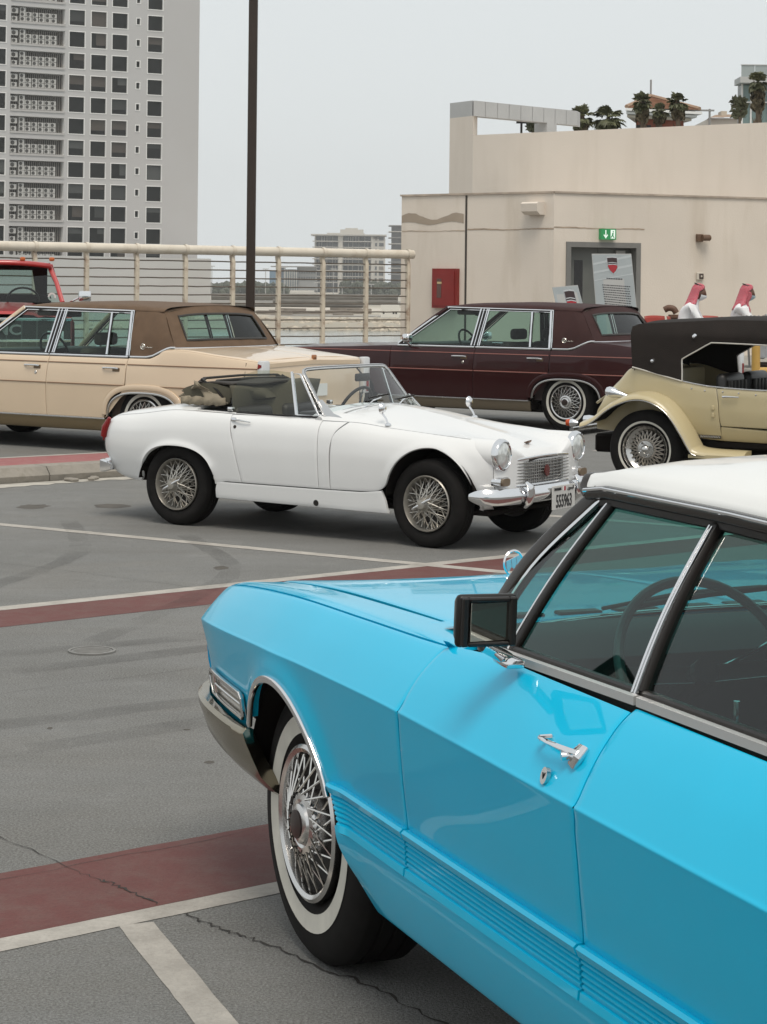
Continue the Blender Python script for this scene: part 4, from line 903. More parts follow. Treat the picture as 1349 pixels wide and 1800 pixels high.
b = MB(); b.box(X3(1300), X3(1420), .12, .2, Z3(1320, 180), Z3(1320, 178)); b.build('transom', M_tf, gl, False)
# ================================================================== WHEELS
M_rimw = mat('painted_wire_rim', (.36, .34, .305), .35, .6); M_drum_back = mat('drum_backing_dark', (.03, .026, .023), .7)
def make_wheel(name, RT, W, RR, style, ww=None, parent=None, loc=(0, 0, 0), side=1, steer=0., rim_m=None, spoke_m=None):
    """loc = centre of the outer face; axis along y, outward = side*y"""
    rim_m = rim_m or chrome; spoke_m = spoke_m or chrome; s = side
    def L(prof): return [(r, h*s) for r, h in prof]
    # rim is the wheel mesh itself
    b = MB()
    if style == 'wire': b.lathe(L([(RR*1.0, -.012), (RR*1.03, .006), (RR*1.0, .014), (RR*.965, .004), (RR*.94, -.02), (RR*.93, -.05), (RR*.83, -.075), (RR*.83, -.11), (RR*.92, -.135), (RR*1.0, -W+.01)]), 48)
    elif style == 'lattice': b.lathe(L([(RR*1.0, -.012), (RR*1.035, .004), (RR*1.01, .012), (RR*.97, .0), (RR*.955, -.03), (RR*.80, -.062), (RR*.76, -.064), (RR*.755, -.12), (RR*1.0, -W+.01)]), 48)
    else: b.lathe(L([(RR*.99, -.012), (RR*1.04, .004), (RR*1.035, .018), (RR*.985, .024), (RR*.93, .018), (RR*.905, -.0), (RR*.895, -.05), (RR*.60, -.075), (0, -.075)]), 56)
    wh = b.build(name, rim_m, parent, loc=loc); wh.rotation_euler = (0, 0, steer)
    # tyre with tread grooves
    sh = .022; prof = [(RR*.99, -.02), (RR+.012, -.004), (RR+.03, .008), (lerp(RR, RT, .55), .013), (lerp(RR, RT, .82), .006), (RT-.012, -.008), (RT-.003, -.02)]
    tw = W-.04
    for k in range(4):
        h0 = -.022-tw*k/4; h1 = -.022-tw*(k+1)/4; prof += [(RT, h0-.003), (RT, h1+.008), (RT-.007, h1+.006), (RT-.007, h1+.001)]
    prof += [(RT-.01, -W+.01), (lerp(RR, RT, .6), -W-.005), (RR, -W+.02)]
    b = MB(); b.lathe(L(prof), 64); b.build('tyre', rubber, wh, sharp=50)
    if ww:
        b = MB(); r0, r1 = ww; f = lambda r: np.interp(r, [RR+.012, RR+.03, lerp(RR, RT, .55), lerp(RR, RT, .82), RT-.012], [-.004, .008, .013, .006, -.008])
        b.lathe(L([(r, f(r)+.0025) for r in np.linspace(r0, r1, 5)]), 64); b.build('whitewall', whitewall, wh)
    hb_ = -.045 if style == 'cover' else -.10  # cover style: dark disc added ahead of the rim disc, darkening spoke gaps
    b = MB(); b.lathe(L([(0, hb_), (RR*.885, hb_), (RR*.885, hb_-.03)]), 32); b.build('drum_backing', M_drum_back, wh)
    if style == 'wire':
        b = MB(); ns = 72; hr = .048
        for k in range(ns):
            a = 2*PI*k/ns; ring = k % 3; tw_ = .62 if k % 2 else -.62
            h0 = (.045, .012, -.06)[ring]; r0 = (hr*.85, hr, hr*1.15)[ring]; h1 = (-.035, -.055, -.02)[ring]; r1 = RR*(.93, .90, .935)[ring]
            p0 = (r0*math.cos(a+tw_), h0*s, r0*math.sin(a+tw_)); p1_ = (r1*math.cos(a), h1*s, r1*math.sin(a)); b.tube([p0, p1_], .0026, 5, caps=False, up=(0, 1, 0.02))
        stuff(b.build('spokes', spoke_m, wh))
        b = MB(); b.lathe(L([(.052, -.10), (.055, -.02), (.046, .03), (.040, .05), (.036, .058), (.030, .072), (.0, .076)]), 24); h = b.build('hub', rim_m, wh)
        b = MB()
        for a in (.5, .5+PI):
            c0, s0 = math.cos(a), math.sin(a); b.sweep([(c0*.02, .058*s, s0*.02), (c0*.055, .066*s, s0*.055), (c0*.085, .058*s, s0*.085)], rrect(.014, .03, .005, 2), up=(0, 1, 0), scales=[1.2, 1., .55])
        b.build('spinner', chrome, h)
    elif style == 'lattice':
        b = MB(); ns = 24
        for k in range(ns):
            a = 2*PI*k/ns
            for tw_ in (.28, -.28): b.sweep([(RR*.36*math.cos(a+tw_), -.022*s, RR*.36*math.sin(a+tw_)), (RR*.79*math.cos(a), -.055*s, RR*.79*math.sin(a))], rrect(.009, .016, .002, 1), up=(0, 1, .01), caps=False)
        stuff(b.build('spokes', spoke_m, wh))
        b = MB(); b.lathe(L([(RR*.40, -.07), (RR*.40, -.02), (RR*.36, -.008), (RR*.20, -.004), (RR*.17, .01), (RR*.10, .022), (0, .026)]), 32); h = b.build('hub', rim_m, wh)
        for k in range(4):
            a = 2*PI*k/4+.4; b = MB(); b.lathe(L([(.011, -.01), (.011, .008), (.006, .014), (0, .014)]), 8, 'y', (RR*.28*math.cos(a), 0, RR*.28*math.sin(a))); b.build('wheel_nut', chrome, h)
    else:   # wire wheel cover
        b = MB(); ns = 20
        for k in range(ns):
            a = 2*PI*k/ns
            for tw_, dh in ((.42, .0), (-.42, .008)):
                p0 = (RR*.42*math.cos(a+tw_), (.030+dh)*s, RR*.42*math.sin(a+tw_)); p1_ = (RR*.90*math.cos(a), (.004+dh*.3)*s, RR*.90*math.sin(a)); b.tube([p0, p1_], .0030, 5, caps=False, up=(0, 1, .02))
        stuff(b.build('spokes', spoke_m, wh))
        b = MB(); b.lathe(L([(RR*.43, -.02), (RR*.43, .020), (RR*.40, .030), (RR*.32, .034), (RR*.28, .030), (RR*.26, .038), (RR*.20, .044), (0, .046)]), 40); h = b.build('hub_cap', chrome_dull, wh)
        b = MB(); b.lathe(L([(RR*.19, .043), (RR*.19, .0475), (RR*.16, .049), (0, .050)]), 24); em = b.build('emblem', mat('emblem_black', (.03, .02, .018), .3), h)
    return wh
# ================================================================== BLUE SEDAN (near)
M_blue = mat('sky_blue_paint', (.0, .45, .70), .4, 0., var=.02, vscale=4, coat=.65, spec=.08)
M_wroof = mat('white_roof_paint', (.72, .72, .70), .35, coat=.5, var=.02, vscale=3)
M_tint = glass('tinted_glass', (.36, .66, .63), .75); M_dkchr = mat('dark_trim', (.020, .016, .013), .22)
M_bump = mat('bumper_chrome', (.30, .265, .20), .16, 1., var=.06, vscale=6)  # brown of the reflected ground put into the chrome's base colour
bu_o = (.679, 5.617); bu_f = (-math.sin(R(21.6)), math.cos(R(21.6)))
buick = thing('blue_sedan', 'sky blue vintage sedan with white roof, whitewall tyres and black door mirror', 'car', (bu_o[0], bu_o[1], 0), fwd_rot(*bu_f))
def bsec(x, ymax, zc, crest, ztop, ctr, zs=.22, yk=1.0):
    # sill .. crease .. crest .. hood centre
    k = ymax/1.012
    return (x, [(.80*k, zs), (.90*k, zs+.02), (.945*k, .33), (.965*k, .41), (.964*k, .44), (.971*k, .525), (.991*k, .64), (1.013*k, zc-.012), (1.0145*k, zc-.003), (1.009*k, zc+.005), (lerp(1.007*k, crest[0], .45), lerp(zc, crest[1], .58)), crest, (crest[0]-.035, crest[1]+.006), (.79*k, ztop), (.74*k, ztop+.002), (.40, lerp(ztop, ctr, .75)), (0, ctr)])
BST = [bsec(1.00, .885, .715, (.80, .758), .760, .74), bsec(.90, .930, .728, (.848, .812), .814, .79), bsec(.80, .952, .737, (.862, .834), .836, .822), bsec(.65, .972, .747, (.874, .853), .855, .850), bsec(.40, .990, .76, (.890, .877), .880, .886),
       bsec(.10, 1.006, .776, (.899, .897), .900, .910), bsec(-.35, 1.016, .790, (.901, .912), .919, .932), bsec(-.80, 1.020, .797, (.899, .926), .934, .945), bsec(-1.1, 1.022, .796, (.892, .944), .948, .955),
       bsec(-1.65, 1.024, .790, (.888, .953), .955, .957), bsec(-2.3, 1.024, .785, (.888, .957), .958, .958), bsec(-3.15, 1.018, .78, (.90, .945), .945, .945), bsec(-4.0, .98, .75, (.88, .885), .885, .90), bsec(-4.35, .93, .73, (.82, .84), .84, .85)]
BA = (0.0, .345, .365, .368)      # arch centre x,z, rx,rz
def bdisp(P):
    r_ = np.hypot((P[:, 0]-BA[0])/BA[2], (P[:, 2]-BA[1])/BA[3]); m_ = np.exp(-((r_-1.0)/.13)**2)*(P[:, 2] > .3)
    P[:, 1] += .016*m_; return P
BL = Loft(BST, bdisp)
def two(fn):
    for mir in (False, True): fn(mir)
def path_top(xa, xb, frac_t):     # points (x, z) at constant section parameter
    xs = np.linspace(xa, xb, 14); P = BL.at(xs, np.full(14, frac_t), 't'); return [(p[0], p[2]) for p in P]
TCREST = 11.0
gapF = [(-.80, .40), (-.80, .525), (-.82, .66), (-.84, .795), (-.822, .87), (-.828, .92), (-.84, .938)]
gapR = [(-1.63, .40), (-1.632, .525), (-1.655, .65), (-1.672, .795), (-1.66, .86), (-1.652, .92), (-1.655, .955)]
def gx(g, z): return float(np.interp(z, [p[1] for p in g], [p[0] for p in g]))
def b_panels(mir):
    # front fender: bottom follows lip ahead of the arch, the arch, and the top of the side trim
    archp = arch_pts(BA[0], BA[1], BA[2], BA[3], 35, 151, 26)
    bot = [(.985, .560), (.80, .555), (.55, .550), (.36, .552)]+archp+[(gx(gapF, .525), .528)]
    def row(f):
        top = [(x, lerp(np.interp(x, [-.9, .0, .36, .985], [.528, .72, .60, .56]), z, f)) for x, z in path_top(.985, gx(gapF, .93), TCREST)]
        return top
    zc = lambda x: float(np.interp(x, [-.8, -.35, .1, .4, .65, .8, 1.0], [.797, .790, .776, .76, .747, .737, .715]))
    rows = [bot]
    mid = [(x, zc(x)-.025) for x in np.linspace(.985, gx(gapF, .77), 30)]; cr = [(x, zc(x)+.012) for x in np.linspace(.985, gx(gapF, .797), 30)]
    cr_ = [[(x, zc(x)+d_) for x in np.linspace(.985, gx(gapF, .797), 30)] for d_ in (-.010, -.003, .004)]
    topz = path_top(.985, gx(gapF, .935), TCREST)
    # piecewise: lower part and upper part are one mesh through shared rows
    panel('front_fender', BL, [bot, [(lerp(a[0], c_[0], .5), lerp(a[1], c_[1], .5)) for a, c_ in zip(resample(bot, 60), resample(mid, 60))], mid]+cr_+[cr, [(lerp(a[0], c_[0], .5), lerp(a[1], c_[1], .5)) for a, c_ in zip(resample(cr, 30), resample(topz, 30))], topz], 90, 8*6+1, M_blue, buick, 'z', mir, tmin=0, tmax=11, gap=.002)
    def door(name, ga, gb, zt):
        zcx = lambda x: float(np.interp(x, [-3.15, -2.3, -1.65, -1.1, -.8], [.78, .785, .790, .796, .797])); f_ = [('a', .530), ('a', .60), ('a', .68), ('a', .74), ('c', -.020), ('c', -.010), ('c', -.003), ('c', .004), ('c', .012), ('a', .84), ('a', .88), ('a', .92), ('a', zt)]; rows = []
        for kd_, v in f_:
            x0, x1 = gx(ga, v if kd_ == 'a' else .793), gx(gb, v if kd_ == 'a' else .793); rows.append([(lerp(x0, x1, t), v if kd_ == 'a' else zcx(lerp(x0, x1, t))+v) for t in np.linspace(0, 1, 8)])
        return panel(name, BL, rows, 40, 12*4+1, M_blue, buick, 'z', mir, tmax=11, gap=.0022)
    fd = door('front_door', gapF, gapR, .946); 
    gE = [(-2.62, .40), (-2.62, .525), (-2.60, .8), (-2.5, .955)]
    rd = door('rear_door', gapR, gE, .953)
    za = np.linspace(.53, .94, 7)
    arch2 = arch_pts(-3.15, .33, .36, .30, 20, 160, 20)
    panel('rear_quarter', BL, [[(-2.63, .53), (-2.72, .52)]+arch2+[(-3.6, .45), (-4.33, .46)], [(x, .70) for x in np.linspace(-2.62, -4.33, 12)], [(x, .79 if x > -3.2 else lerp(.78, .735, (-3.2-x)/1.15)) for x in np.linspace(-2.6, -4.33, 12)], path_top(-2.52, -4.33, TCREST)], 60, 26, M_blue, buick, 'z', mir, tmax=11)
    # rocker below the trim
    panel('rocker_panel', BL, [[(x, .262) for x in (-.50, -1.5, -2.76)], [(x, .345) for x in (-.41, -1.5, -2.76)], [(x, .435) for x in (-.36, -1.5, -2.76)]], 30, 16, M_blue, buick, 'z', mir, tmax=6, gap=0)
    s = -1 if mir else 1
    # ribbed side moulding in three lengths
    for k, (xa, xb) in enumerate(((-.345, -.797), (-.806, -1.628), (-1.637, -2.62))):
        xs = np.linspace(xa, xb, 24); P = BL.at(xs, np.full(24, .483), 'z', tmax=7)
        prof = []; H_ = .102
        # outward offset profile across the height: ridge, five grooves, ridge
        zs_ = [(-.054, -.006), (-.054, .010), (-.050, .016), (-.034, .013), (-.032, .006)]
        for g in range(5):
            z0 = -.030+.0112*g; zs_ += [(z0, .004), (z0+.003, .009), (z0+.0075, .009), (z0+.0105, .004)]
        zs_ += [(.028, .006), (.030, .014), (.044, .019), (.050, .012), (.050, -.006)]
        rows = []
        for i, p in enumerate(P):
            tp = 1.; 
            fs = max(0., 1-(xa-xs[i])/.16) if k == 0 else 0.; lean = .10; ez_ = 1-.35*max(0., 1-(xa-xs[i])/.03) if k == 0 else 1.
            rows.append([(p[0]-fs*(.05-z)*.65, s*(p[1]+o*ez_+z*lean*.6), p[2]+z) for z, o in zs_])
        q = MB(); q.grid(rows, closed_v=True); n_ = len(zs_); q.F.append(tuple(range(n_))); q.F.append(tuple(reversed(range((len(P)-1)*n_, len(P)*n_)))); q.build('side_moulding', M_blue, buick, sharp=30)
    # wheel-arch chrome lip
    A = arch_pts(BA[0], BA[1], BA[2]-.004, BA[3]-.004, 32, 156, 40); P = BL.at(np.array([a[0] for a in A]), np.array([a[1] for a in A]), 'z', tmax=9)
    q = MB(); q.sweep([(p[0], s*(p[1]+.003), p[2]) for p in P], rrect(.020, .014, .005, 2), up=(0, 1, 0)); q.build('arch_moulding', chrome, buick)
    # inner fender (dark well) 
    q = MB(); A2 = arch_pts(BA[0], BA[1], BA[2]+.01, BA[3]+.01, 8, 172, 30); q.grid([[(a[0], s*(.955 if j == 0 else .45), a[1]) for j in (0, 1)] for a in A2]); q.build('wheel_well', dark_in, buick)
    q = MB(); A2 = arch_pts(BA[0], BA[1], BA[2]+.01, BA[3]+.01, -10, 190, 30); q.add([(a[0], s*.45, a[1]) for a in A2], [tuple(range(30))]); q.build('wheel_well', dark_in, buick, False)
    # belt moulding (bright) under the glass, one per door
    for xa, xb in ((-1.06, -1.650), (-1.659, -2.55)):
        xs = np.linspace(xa, xb, 14); pts = [(x, s*(.886), float(np.interp(x, [-2.6, -1.65, -1.1], [.970, .963, .953]))) for x in xs]
        q = MB(); q.sweep(pts, [(.010, .007), (.0, .009), (-.016, .003), (-.019, -.007), (.010, -.009)], up=(0, 0, 1)) if not mir else q.sweep(pts, [(-.010, .007), (.0, .009), (.016, .003), (.019, -.007), (-.010, -.009)], up=(0, 0, 1)); q.build('belt_moulding', mat('brushed_alu', (.66, .64, .62), .42, .75), buick)
two(b_panels)
# hood with centre ridge, cowl, trunk lid
hr_ = [[(x, .775*min(1, np.interp(x, [-.62, .65, .97], [1, .955, .875]))) for x in np.linspace(-.62, .985, 12)], [(x, .4) for x in np.linspace(-.60, .99, 12)], [(x, .0) for x in np.linspace(-.58, .995, 12)]]
for mir in (False, True):
    panel('hood', BL, [[(p[0], p[1]) for p in r] for r in hr_], 40, 24, M_blue, buick, 'y', mir, tmin=11, gap=.003 if False else .002)
    # fender top inner strip from crest to hood gap
    xs = np.linspace(.985, -.9, 14)
    panel('fender_top', BL, [[(x, TCREST) for x in xs], [(x, 12.2) for x in xs], [(x, 13.2) for x in xs]], 40, 10, M_blue, buick, 't', mir, gap=0, flange=.01, roll=0)
    xs = np.linspace(-2.9, -4.33, 10); panel('trunk_lid', BL, [[(x, TCREST) for x in xs], [(x, 14.) for x in xs], [(x, 16.) for x in xs]], 24, 16, M_blue, buick, 't', mir, gap=0)
    xs = np.linspace(-.9, -2.9, 12)
q = MB(); q.grid([[(lerp(-.52, -.59-.22*abs(y/.82)**2.6, t), y, .925+.012*(1-(y/.8)**2)) for y in np.linspace(-.82, .82, 13)] for t in np.linspace(0, 1, 4)]); q.build('cowl', M_blue, buick)
for k in range(9): q = MB(); yy = -.6+.15*k; q.rbox(-.575, -.535, yy-.055, yy+.055, .932, .941, .003, 1); q.build('cowl_vent', black_pl, buick)
q = MB(); q.rbox(-4.3, -.42, -.80, .80, .20, .30, .02, 1); q.rbox(-.42, .85, -.40, .40, .26, .36, .02, 1); q.build('underbody', dark_in, buick)
q = MB(); q.rbox(.42, .93, -.78, .78, .42, .70, .02, 1); q.build('radiator_support', dark_in, buick)
q = MB(); q.rbox(-.85, -.50, -.84, .84, .30, .88, .02, 1); q.build('firewall', dark_in, buick)
# liners just inside the flanks so that shut lines read dark
for s in (1, -1):
    y0, y1 = (.905, .915) if s > 0 else (-.915, -.905)
    q = MB(); q.box(-2.6, -.60, y0, y1, .47, .84); q.build('shut_line_liner', dark_in, buick, False)
    y0, y1 = (.83, .875) if s > 0 else (-.875, -.83)
    q = MB(); q.box(-2.6, -.62, y0, y1, .80, .925); q.build('shut_line_liner', dark_in, buick, False)
# front end: nose panel, grille, headlamps
q = MB(); ys = np.linspace(-1, 1, 25); 
prof = [(.985, .55), (1.03, .60), (1.05, .66), (1.04, .72), (1.0, .755)]
q.grid([[(x-.10*abs(u)**3, .90*u, z) for x, z in prof] for u in ys]); q.build('nose_panel', M_blue, buick)
for k in range(8): q = MB(); z = .585+.016*k; q.sweep([(1.052-.06*abs(u)**3, .55*u, z) for u in np.linspace(-1, 1, 9)], rrect(.008, .007, .002, 1)); q.build('grille_bar', chrome, buick)
for s in (1, -1):
    for dy in (.80, .66):
        q = MB(); q.lathe([(0, .02), (.06, .012), (.075, 0), (.082, .012), (.09, 0), (.09, -.03)], 24, 'x', (1.02-.07*(dy > .7), s*dy, .655)); q.build('headlamp', chrome, buick)
# bumper: wraps round the corner and runs back to the wheel opening
def bumper_path(): 
    pts = [(.335, .966), (.50, .974), (.68, .968), (.82, .942), (.92, .893), (1.03, .76), (1.11, .40), (1.13, 0)]
    return catmull([(*p, 0) for p in pts], 6)
bp_ = bumper_path(); full = [tuple(p) for p in bp_]+[(p[0], -p[1], 0) for p in reversed(bp_[:-1])]
rows = []; N_ = len(full)
for i, p in enumerate(full):
    t0 = np.array(full[min(i+1, N_-1)])-np.array(full[max(i-1, 0)]); t0 = t0/np.linalg.norm(t0); nn = np.array([t0[1], -t0[0], 0.]); 
    if np.dot(nn, np.array([p[0]-.2, p[1], 0])) < 0: nn = -nn
    e = max(0., 1-abs(min(i, N_-1-i))/7.)       # 1 at the tip
    zt = np.interp(p[0], [.3, .45, .80, 1.0], [.520, .520, .535, .545]); zb_ = np.interp(p[0], [.30, .36, .51, .73, .81, .95, 1.1], [.380, .365, .378, .415, .435, .44, .44])
    pr = [(-.012, zt-.002), (.010, zt), (.020, zt-.010), (.018, zt-.03), (.010, lerp(zt, zb_, .45)), (.0, lerp(zt, zb_, .72)), (-.028, zb_+.01), (-.045, zb_), (-.050, zb_+.02), (-.03, lerp(zt, zb_, .5))]
    rows.append([(p[0]+nn[0]*o-.15*e*max(0., (zt-z)/(zt-zb_))**1.3, p[1]+nn[1]*o, z) for o, z in pr])
q = MB(); q.grid(rows, closed_v=True); n_ = len(rows[0]); q.F.append(tuple(range(n_))); q.F.append(tuple(reversed(range((N_-1)*n_, N_*n_)))); bmp = q.build('bumper', M_bump, buick, sharp=50)
for s in (1, -1):
    q = MB(); q.lathe([(0, .008), (.007, .006), (.010, 0), (.010, -.03)], 12, 'y', (.46, .972, .455)) if s > 0 else q.lathe([(0, -.008), (.007, -.006), (.010, 0), (.010, .03)], 12, 'y', (.46, -.972, .455)); q.build('bumper_bolt', chrome_dull, bmp)
    # cornering lamp ahead of the wheel
    def CL(x, z, o=0.): p = BL.at(np.array([x]), np.array([z]), 'z', tmax=9)[0]; return (p[0], s*(p[1]+o), p[2])
    xs = np.linspace(.40, .76, 10)
    q = MB(); out_ = [CL(x, .603, .012) for x in xs]+[CL(.79, .585, .012), CL(.785, .56, .012)]+[CL(x, .535, .012) for x in xs[::-1]]+[CL(.385, .545, .012), CL(.385, .59, .012)]
    q.sweep(out_, rrect(.010, .012, .003, 2), closed=True, up=(0, s, 0)); lampf = q.build('cornering_lamp', chrome_dull, buick)
    q = MB(); q.grid([[CL(x, z, .004) for z in (.535, .56, .60)] for x in np.linspace(.39, .785, 12)]); q.build('lens', mat('lamp_lens', (.40, .36, .30), .15, .4), lampf)
    q = MB(); q.sweep([CL(x, .569, .010) for x in np.linspace(.40, .72, 8)], rrect(.007, .008, .002, 1), up=(0, s, 0)); q.build('lamp_bar', chrome_dull, lampf)
    q = MB(); q.sweep([CL(.725, z, .010) for z in (.537, .57, .60)], rrect(.012, .008, .002, 1), up=(0, s, 0)); q.build('lamp_bar', chrome, lampf)
    q = MB(); q.grid([[CL(x, z, -.004) for z in (.46, .50, .553)] for x in np.linspace(.37, .95, 12)]); q.build('valance', M_blue, buick)
# hood emblem: ring with three slanted shields
oc = (.76, .0, .868)
em = MB(); em.lathe([(.036, -.004), (.040, 0), (.036, .004), (.032, 0)], 32, 'x', (0, 0, 0), closed=True); eo = em.build('hood_ornament', chrome, buick, loc=oc); eo.rotation_euler = (0, 0, R(14))
q = MB(); q.tube([(0, 0, -.075), (0, 0, -.036)], .006, 8, up=(0, 1, 0)); q.build('ornament_post', chrome, eo)
for k in (-1, 0, 1):
    q = MB(); c0 = np.array([0, -.019*k, .006*k]); q.prism([(0, c0[1]-.010, c0[2]+.018), (0, c0[1]+.008, c0[2]+.012), (0, c0[1]+.004, c0[2]-.014), (0, c0[1]-.004, c0[2]-.018), (0, c0[1]-.012, c0[2]-.004)], (.004, 0, 0)); q.build('ornament_shield', chrome_dull, eo, False)
# ---- greenhouse
def RP(x, t):   # roof half section: t 0 drip .. 1 centre
    zc_ = float(np.interp(x, [-3.2, -2.8, -2.0, -1.4, -1.1, -.95], [1.20, 1.31, 1.375, 1.375, 1.350, 1.318])); zd = float(np.interp(x, [-3.2, -2.6, -1.6, -1.1, -1.0], [1.19, 1.262, 1.280, 1.279, 1.262]))
    y = [.668, .664, .640, .575, .46, .25, 0]; z = [zd, zd+.018, zd+.042, lerp(zd, zc_, .70), lerp(zd, zc_, .86), lerp(zd, zc_, .96), zc_]
    return float(np.interp(t, np.linspace(0, 1, 7), y)), float(pchip(np.linspace(0, 1, 7), np.array(z), np.array([t]))[0])
rows = []
for i in range(36):
    row = []
    for j in range(41):
        t = abs(j-20)/20; sgn = 1 if j >= 20 else -1; tt = 1-t
        xf = -1.035+.085*(1-t**2.2); xb = -3.0-.10*(1-t**2); u = i/35; u = u**1.15; x = lerp(xf, xb, u); y, z = RP(x, tt); rows_y = sgn*y
        row.append((x, sgn*y, z))
    rows.append(row)
q = MB(); q.grid(rows); roof = q.build('roof', M_wroof, buick, fixn=True)
# front header lip
q = MB(); q.sweep([(p[0]+.006, p[1], p[2]-.006) for p in rows[0]], rrect(.026, .014, .005, 2), up=(0, 0, 1)); q.build('header_trim', M_dkchr, buick)
# headliner
q = MB(); q.grid([[(p[0], p[1]*.97, p[2]-.03) for p in r] for r in rows]); q.build('headliner', mat('headliner', (.12, .115, .10), .9), buick)
beltz = lambda x: float(np.interp(x, [-2.6, -1.65, -1.1, -.8], [.972, .964, .955, .945]))
for s in (1, -1):
    A0 = np.array((-.80, s*.80, .935)); A1 = np.array((-1.06, s*.655, 1.268)); A2_ = np.array((-1.10, s*.655, 1.270))
    # A pillar
    mid = (A0+A1)/2+np.array((.012, s*.022, .006))
    q = MB(); q.sweep([tuple(p) for p in catmull([A0+(A0-A1)*.06, mid, A1], 7)], rrect(.042, .034, .010, 3), up=(0, s, .2)); q.build('windshield_pillar', M_dkchr, buick)
    q = MB(); q.sweep([tuple(p+np.array((-.030, s*.010, -.004))) for p in catmull([A0+(A0-A1)*.02, mid, A1], 7)], rrect(.010, .012, .003, 2), up=(0, s, .2)); q.build('pillar_trim', chrome, buick)
    # drip rail above the doors
    xs = np.linspace(-1.04, -2.95, 24); q = MB(); q.sweep([(x, s*(RP(x, 0)[0]+.008), RP(x, 0)[1]-.001) for x in xs], rrect(.020, .026, .006, 2), up=(0, 0, 1)); q.build('drip_rail', M_dkchr, buick)
    q = MB(); q.sweep([(x, s*(RP(x, 0)[0]+.020), RP(x, 0)[1]+.006) for x in xs], rrect(.006, .008, .002, 1), up=(0, 0, 1)); q.build('drip_rail', chrome, buick)
    q = MB(); q.sweep([(x, s*(RP(x, 0)[0]-.004), RP(x, 0)[1]-.022) for x in xs], rrect(.022, .020, .004, 1), up=(0, 0, 1)); q.build('weatherstrip', black_pl, buick)
    # curved side glass: front door and rear door, following a tumblehome arc
    def GP(x, v):   # v 0 belt .. 1 top
        zb_ = beltz(x)+.004; zt = RP(x, 0)[1]-.026; y = .862*(1-v)+.664*v+.012*math.sin(PI*v); return (x, s*y, lerp(zb_, zt, v))
    def gpane(nm, x00, x10, x01, x11):   # belt front, belt rear, top front, top rear
        q = MB(); q.grid([[GP(lerp(lerp(x00, x10, u), lerp(x01, x11, u), v), v) for v in np.linspace(0, 1, 12)] for u in np.linspace(0, 1, 14)]); return q.build(nm, M_tint, buick)
    def gbar(nm, xb_, xt_, w_, h_, m_, o=.0, dx=0.):
        q = MB(); q.sweep([tuple(np.array(GP(lerp(xb_, xt_, v)+dx, v))+np.array((0, s*o, 0))) for v in np.linspace(0, 1, 12)], rrect(w_, h_, min(w_, h_)*.3, 2), up=(0, s, .3)); return q.build(nm, m_, buick)
    gpane('vent_window', -.845, -1.095, -1.075, -1.135); gpane('front_window', -1.10, -1.602, -1.14, -1.535); gpane('rear_window', -1.63, -2.5, -1.56, -2.35)
    gbar('vent_divider', -1.085, -1.130, .022, .016, black_pl, .003); gbar('vent_divider', -1.075, -1.122, .005, .010, chrome, .010)
    gbar('window_post', -1.618, -1.548, .034, .026, black_pl, .002); gbar('window_post', -1.613, -1.543, .008, .012, chrome, .014); gbar('window_post', -1.628, -1.558, .005, .010, chrome, .018)
    q = MB(); q.sweep([GP(lerp(-.86, -1.60, u), .004) for u in np.linspace(0, 1, 10)], rrect(.02, .014, .004, 1), up=(0, 0, 1)); q.build('weatherstrip', black_pl, buick)
    q = MB(); q.sweep([GP(lerp(-1.63, -2.5, u), .004) for u in np.linspace(0, 1, 10)], rrect(.02, .014, .004, 1), up=(0, 0, 1)); q.build('weatherstrip', black_pl, buick)
    # C pillar
    q = MB(); quad_patch(q, [(-2.48, s*.862, .965), (-3.25, s*.84, .95), (-3.0, s*.66, 1.235), (-2.36, s*.668, 1.262)], 8, 8, (0, s*.03, 0)); q.build('rear_pillar', M_wroof, buick)
    # door handle and lock
    hx, hz = -1.50, .885
    def HP(x, z, o): p = BL.at(np.array([x]), np.array([z]), 'z', tmax=12)[0]; return np.array((p[0], s*(p[1]+o), p[2]))
    q = MB(); q.sweep([tuple(HP(-1.462, .868, .018)), tuple(HP(-1.485, .869, .028)), tuple(HP(-1.53, .870, .032)), tuple(HP(-1.575, .869, .028)), tuple(HP(-1.615, .866, .012))], rrect(.010, .013, .004, 2), up=(0, s, .8), scales=[.3, .7, 1., 1.15, 1.1]); hd = q.build('door_handle', chrome, buick)
    q = MB(); q.sweep([tuple(HP(-1.608, .876, .004)), tuple(HP(-1.608, .860, .010)), tuple(HP(-1.604, .843, .003))], rrect(.040, .016, .006, 2), up=(0, s, .8), scales=[.8, 1., .7]); q.build('handle_base', chrome, hd)
    q = MB(); q.tube([tuple(HP(-1.592, .860, .0)), tuple(HP(-1.585, .858, .026))], .0085, 12); q.build('push_button', chrome, hd)
    q = MB(); q.tube([tuple(HP(-1.478, .868, 0)), tuple(HP(-1.478, .868, .024))], .006, 8); q.build('handle_foot', chrome, hd)
    q = MB(); c0 = HP(-1.543, .813, .002); q.sweep([tuple(c0), tuple(c0+np.array((0, s*.008, .002)))], [(.012*math.cos(a), .016*math.sin(a)) for a in np.linspace(0, 2*PI, 17)[:-1]], up=(0, 0, 1)); lk = q.build('door_lock', chrome_dull, buick)
    q = MB(); c1 = c0+np.array((0, s*.009, .002)); q.box(c1[0]-.0010, c1[0]+.0010, c1[1]-.001, c1[1]+.001, c1[2]-.006, c1[2]+.006); q.build('key_slot', black_pl, lk, False)
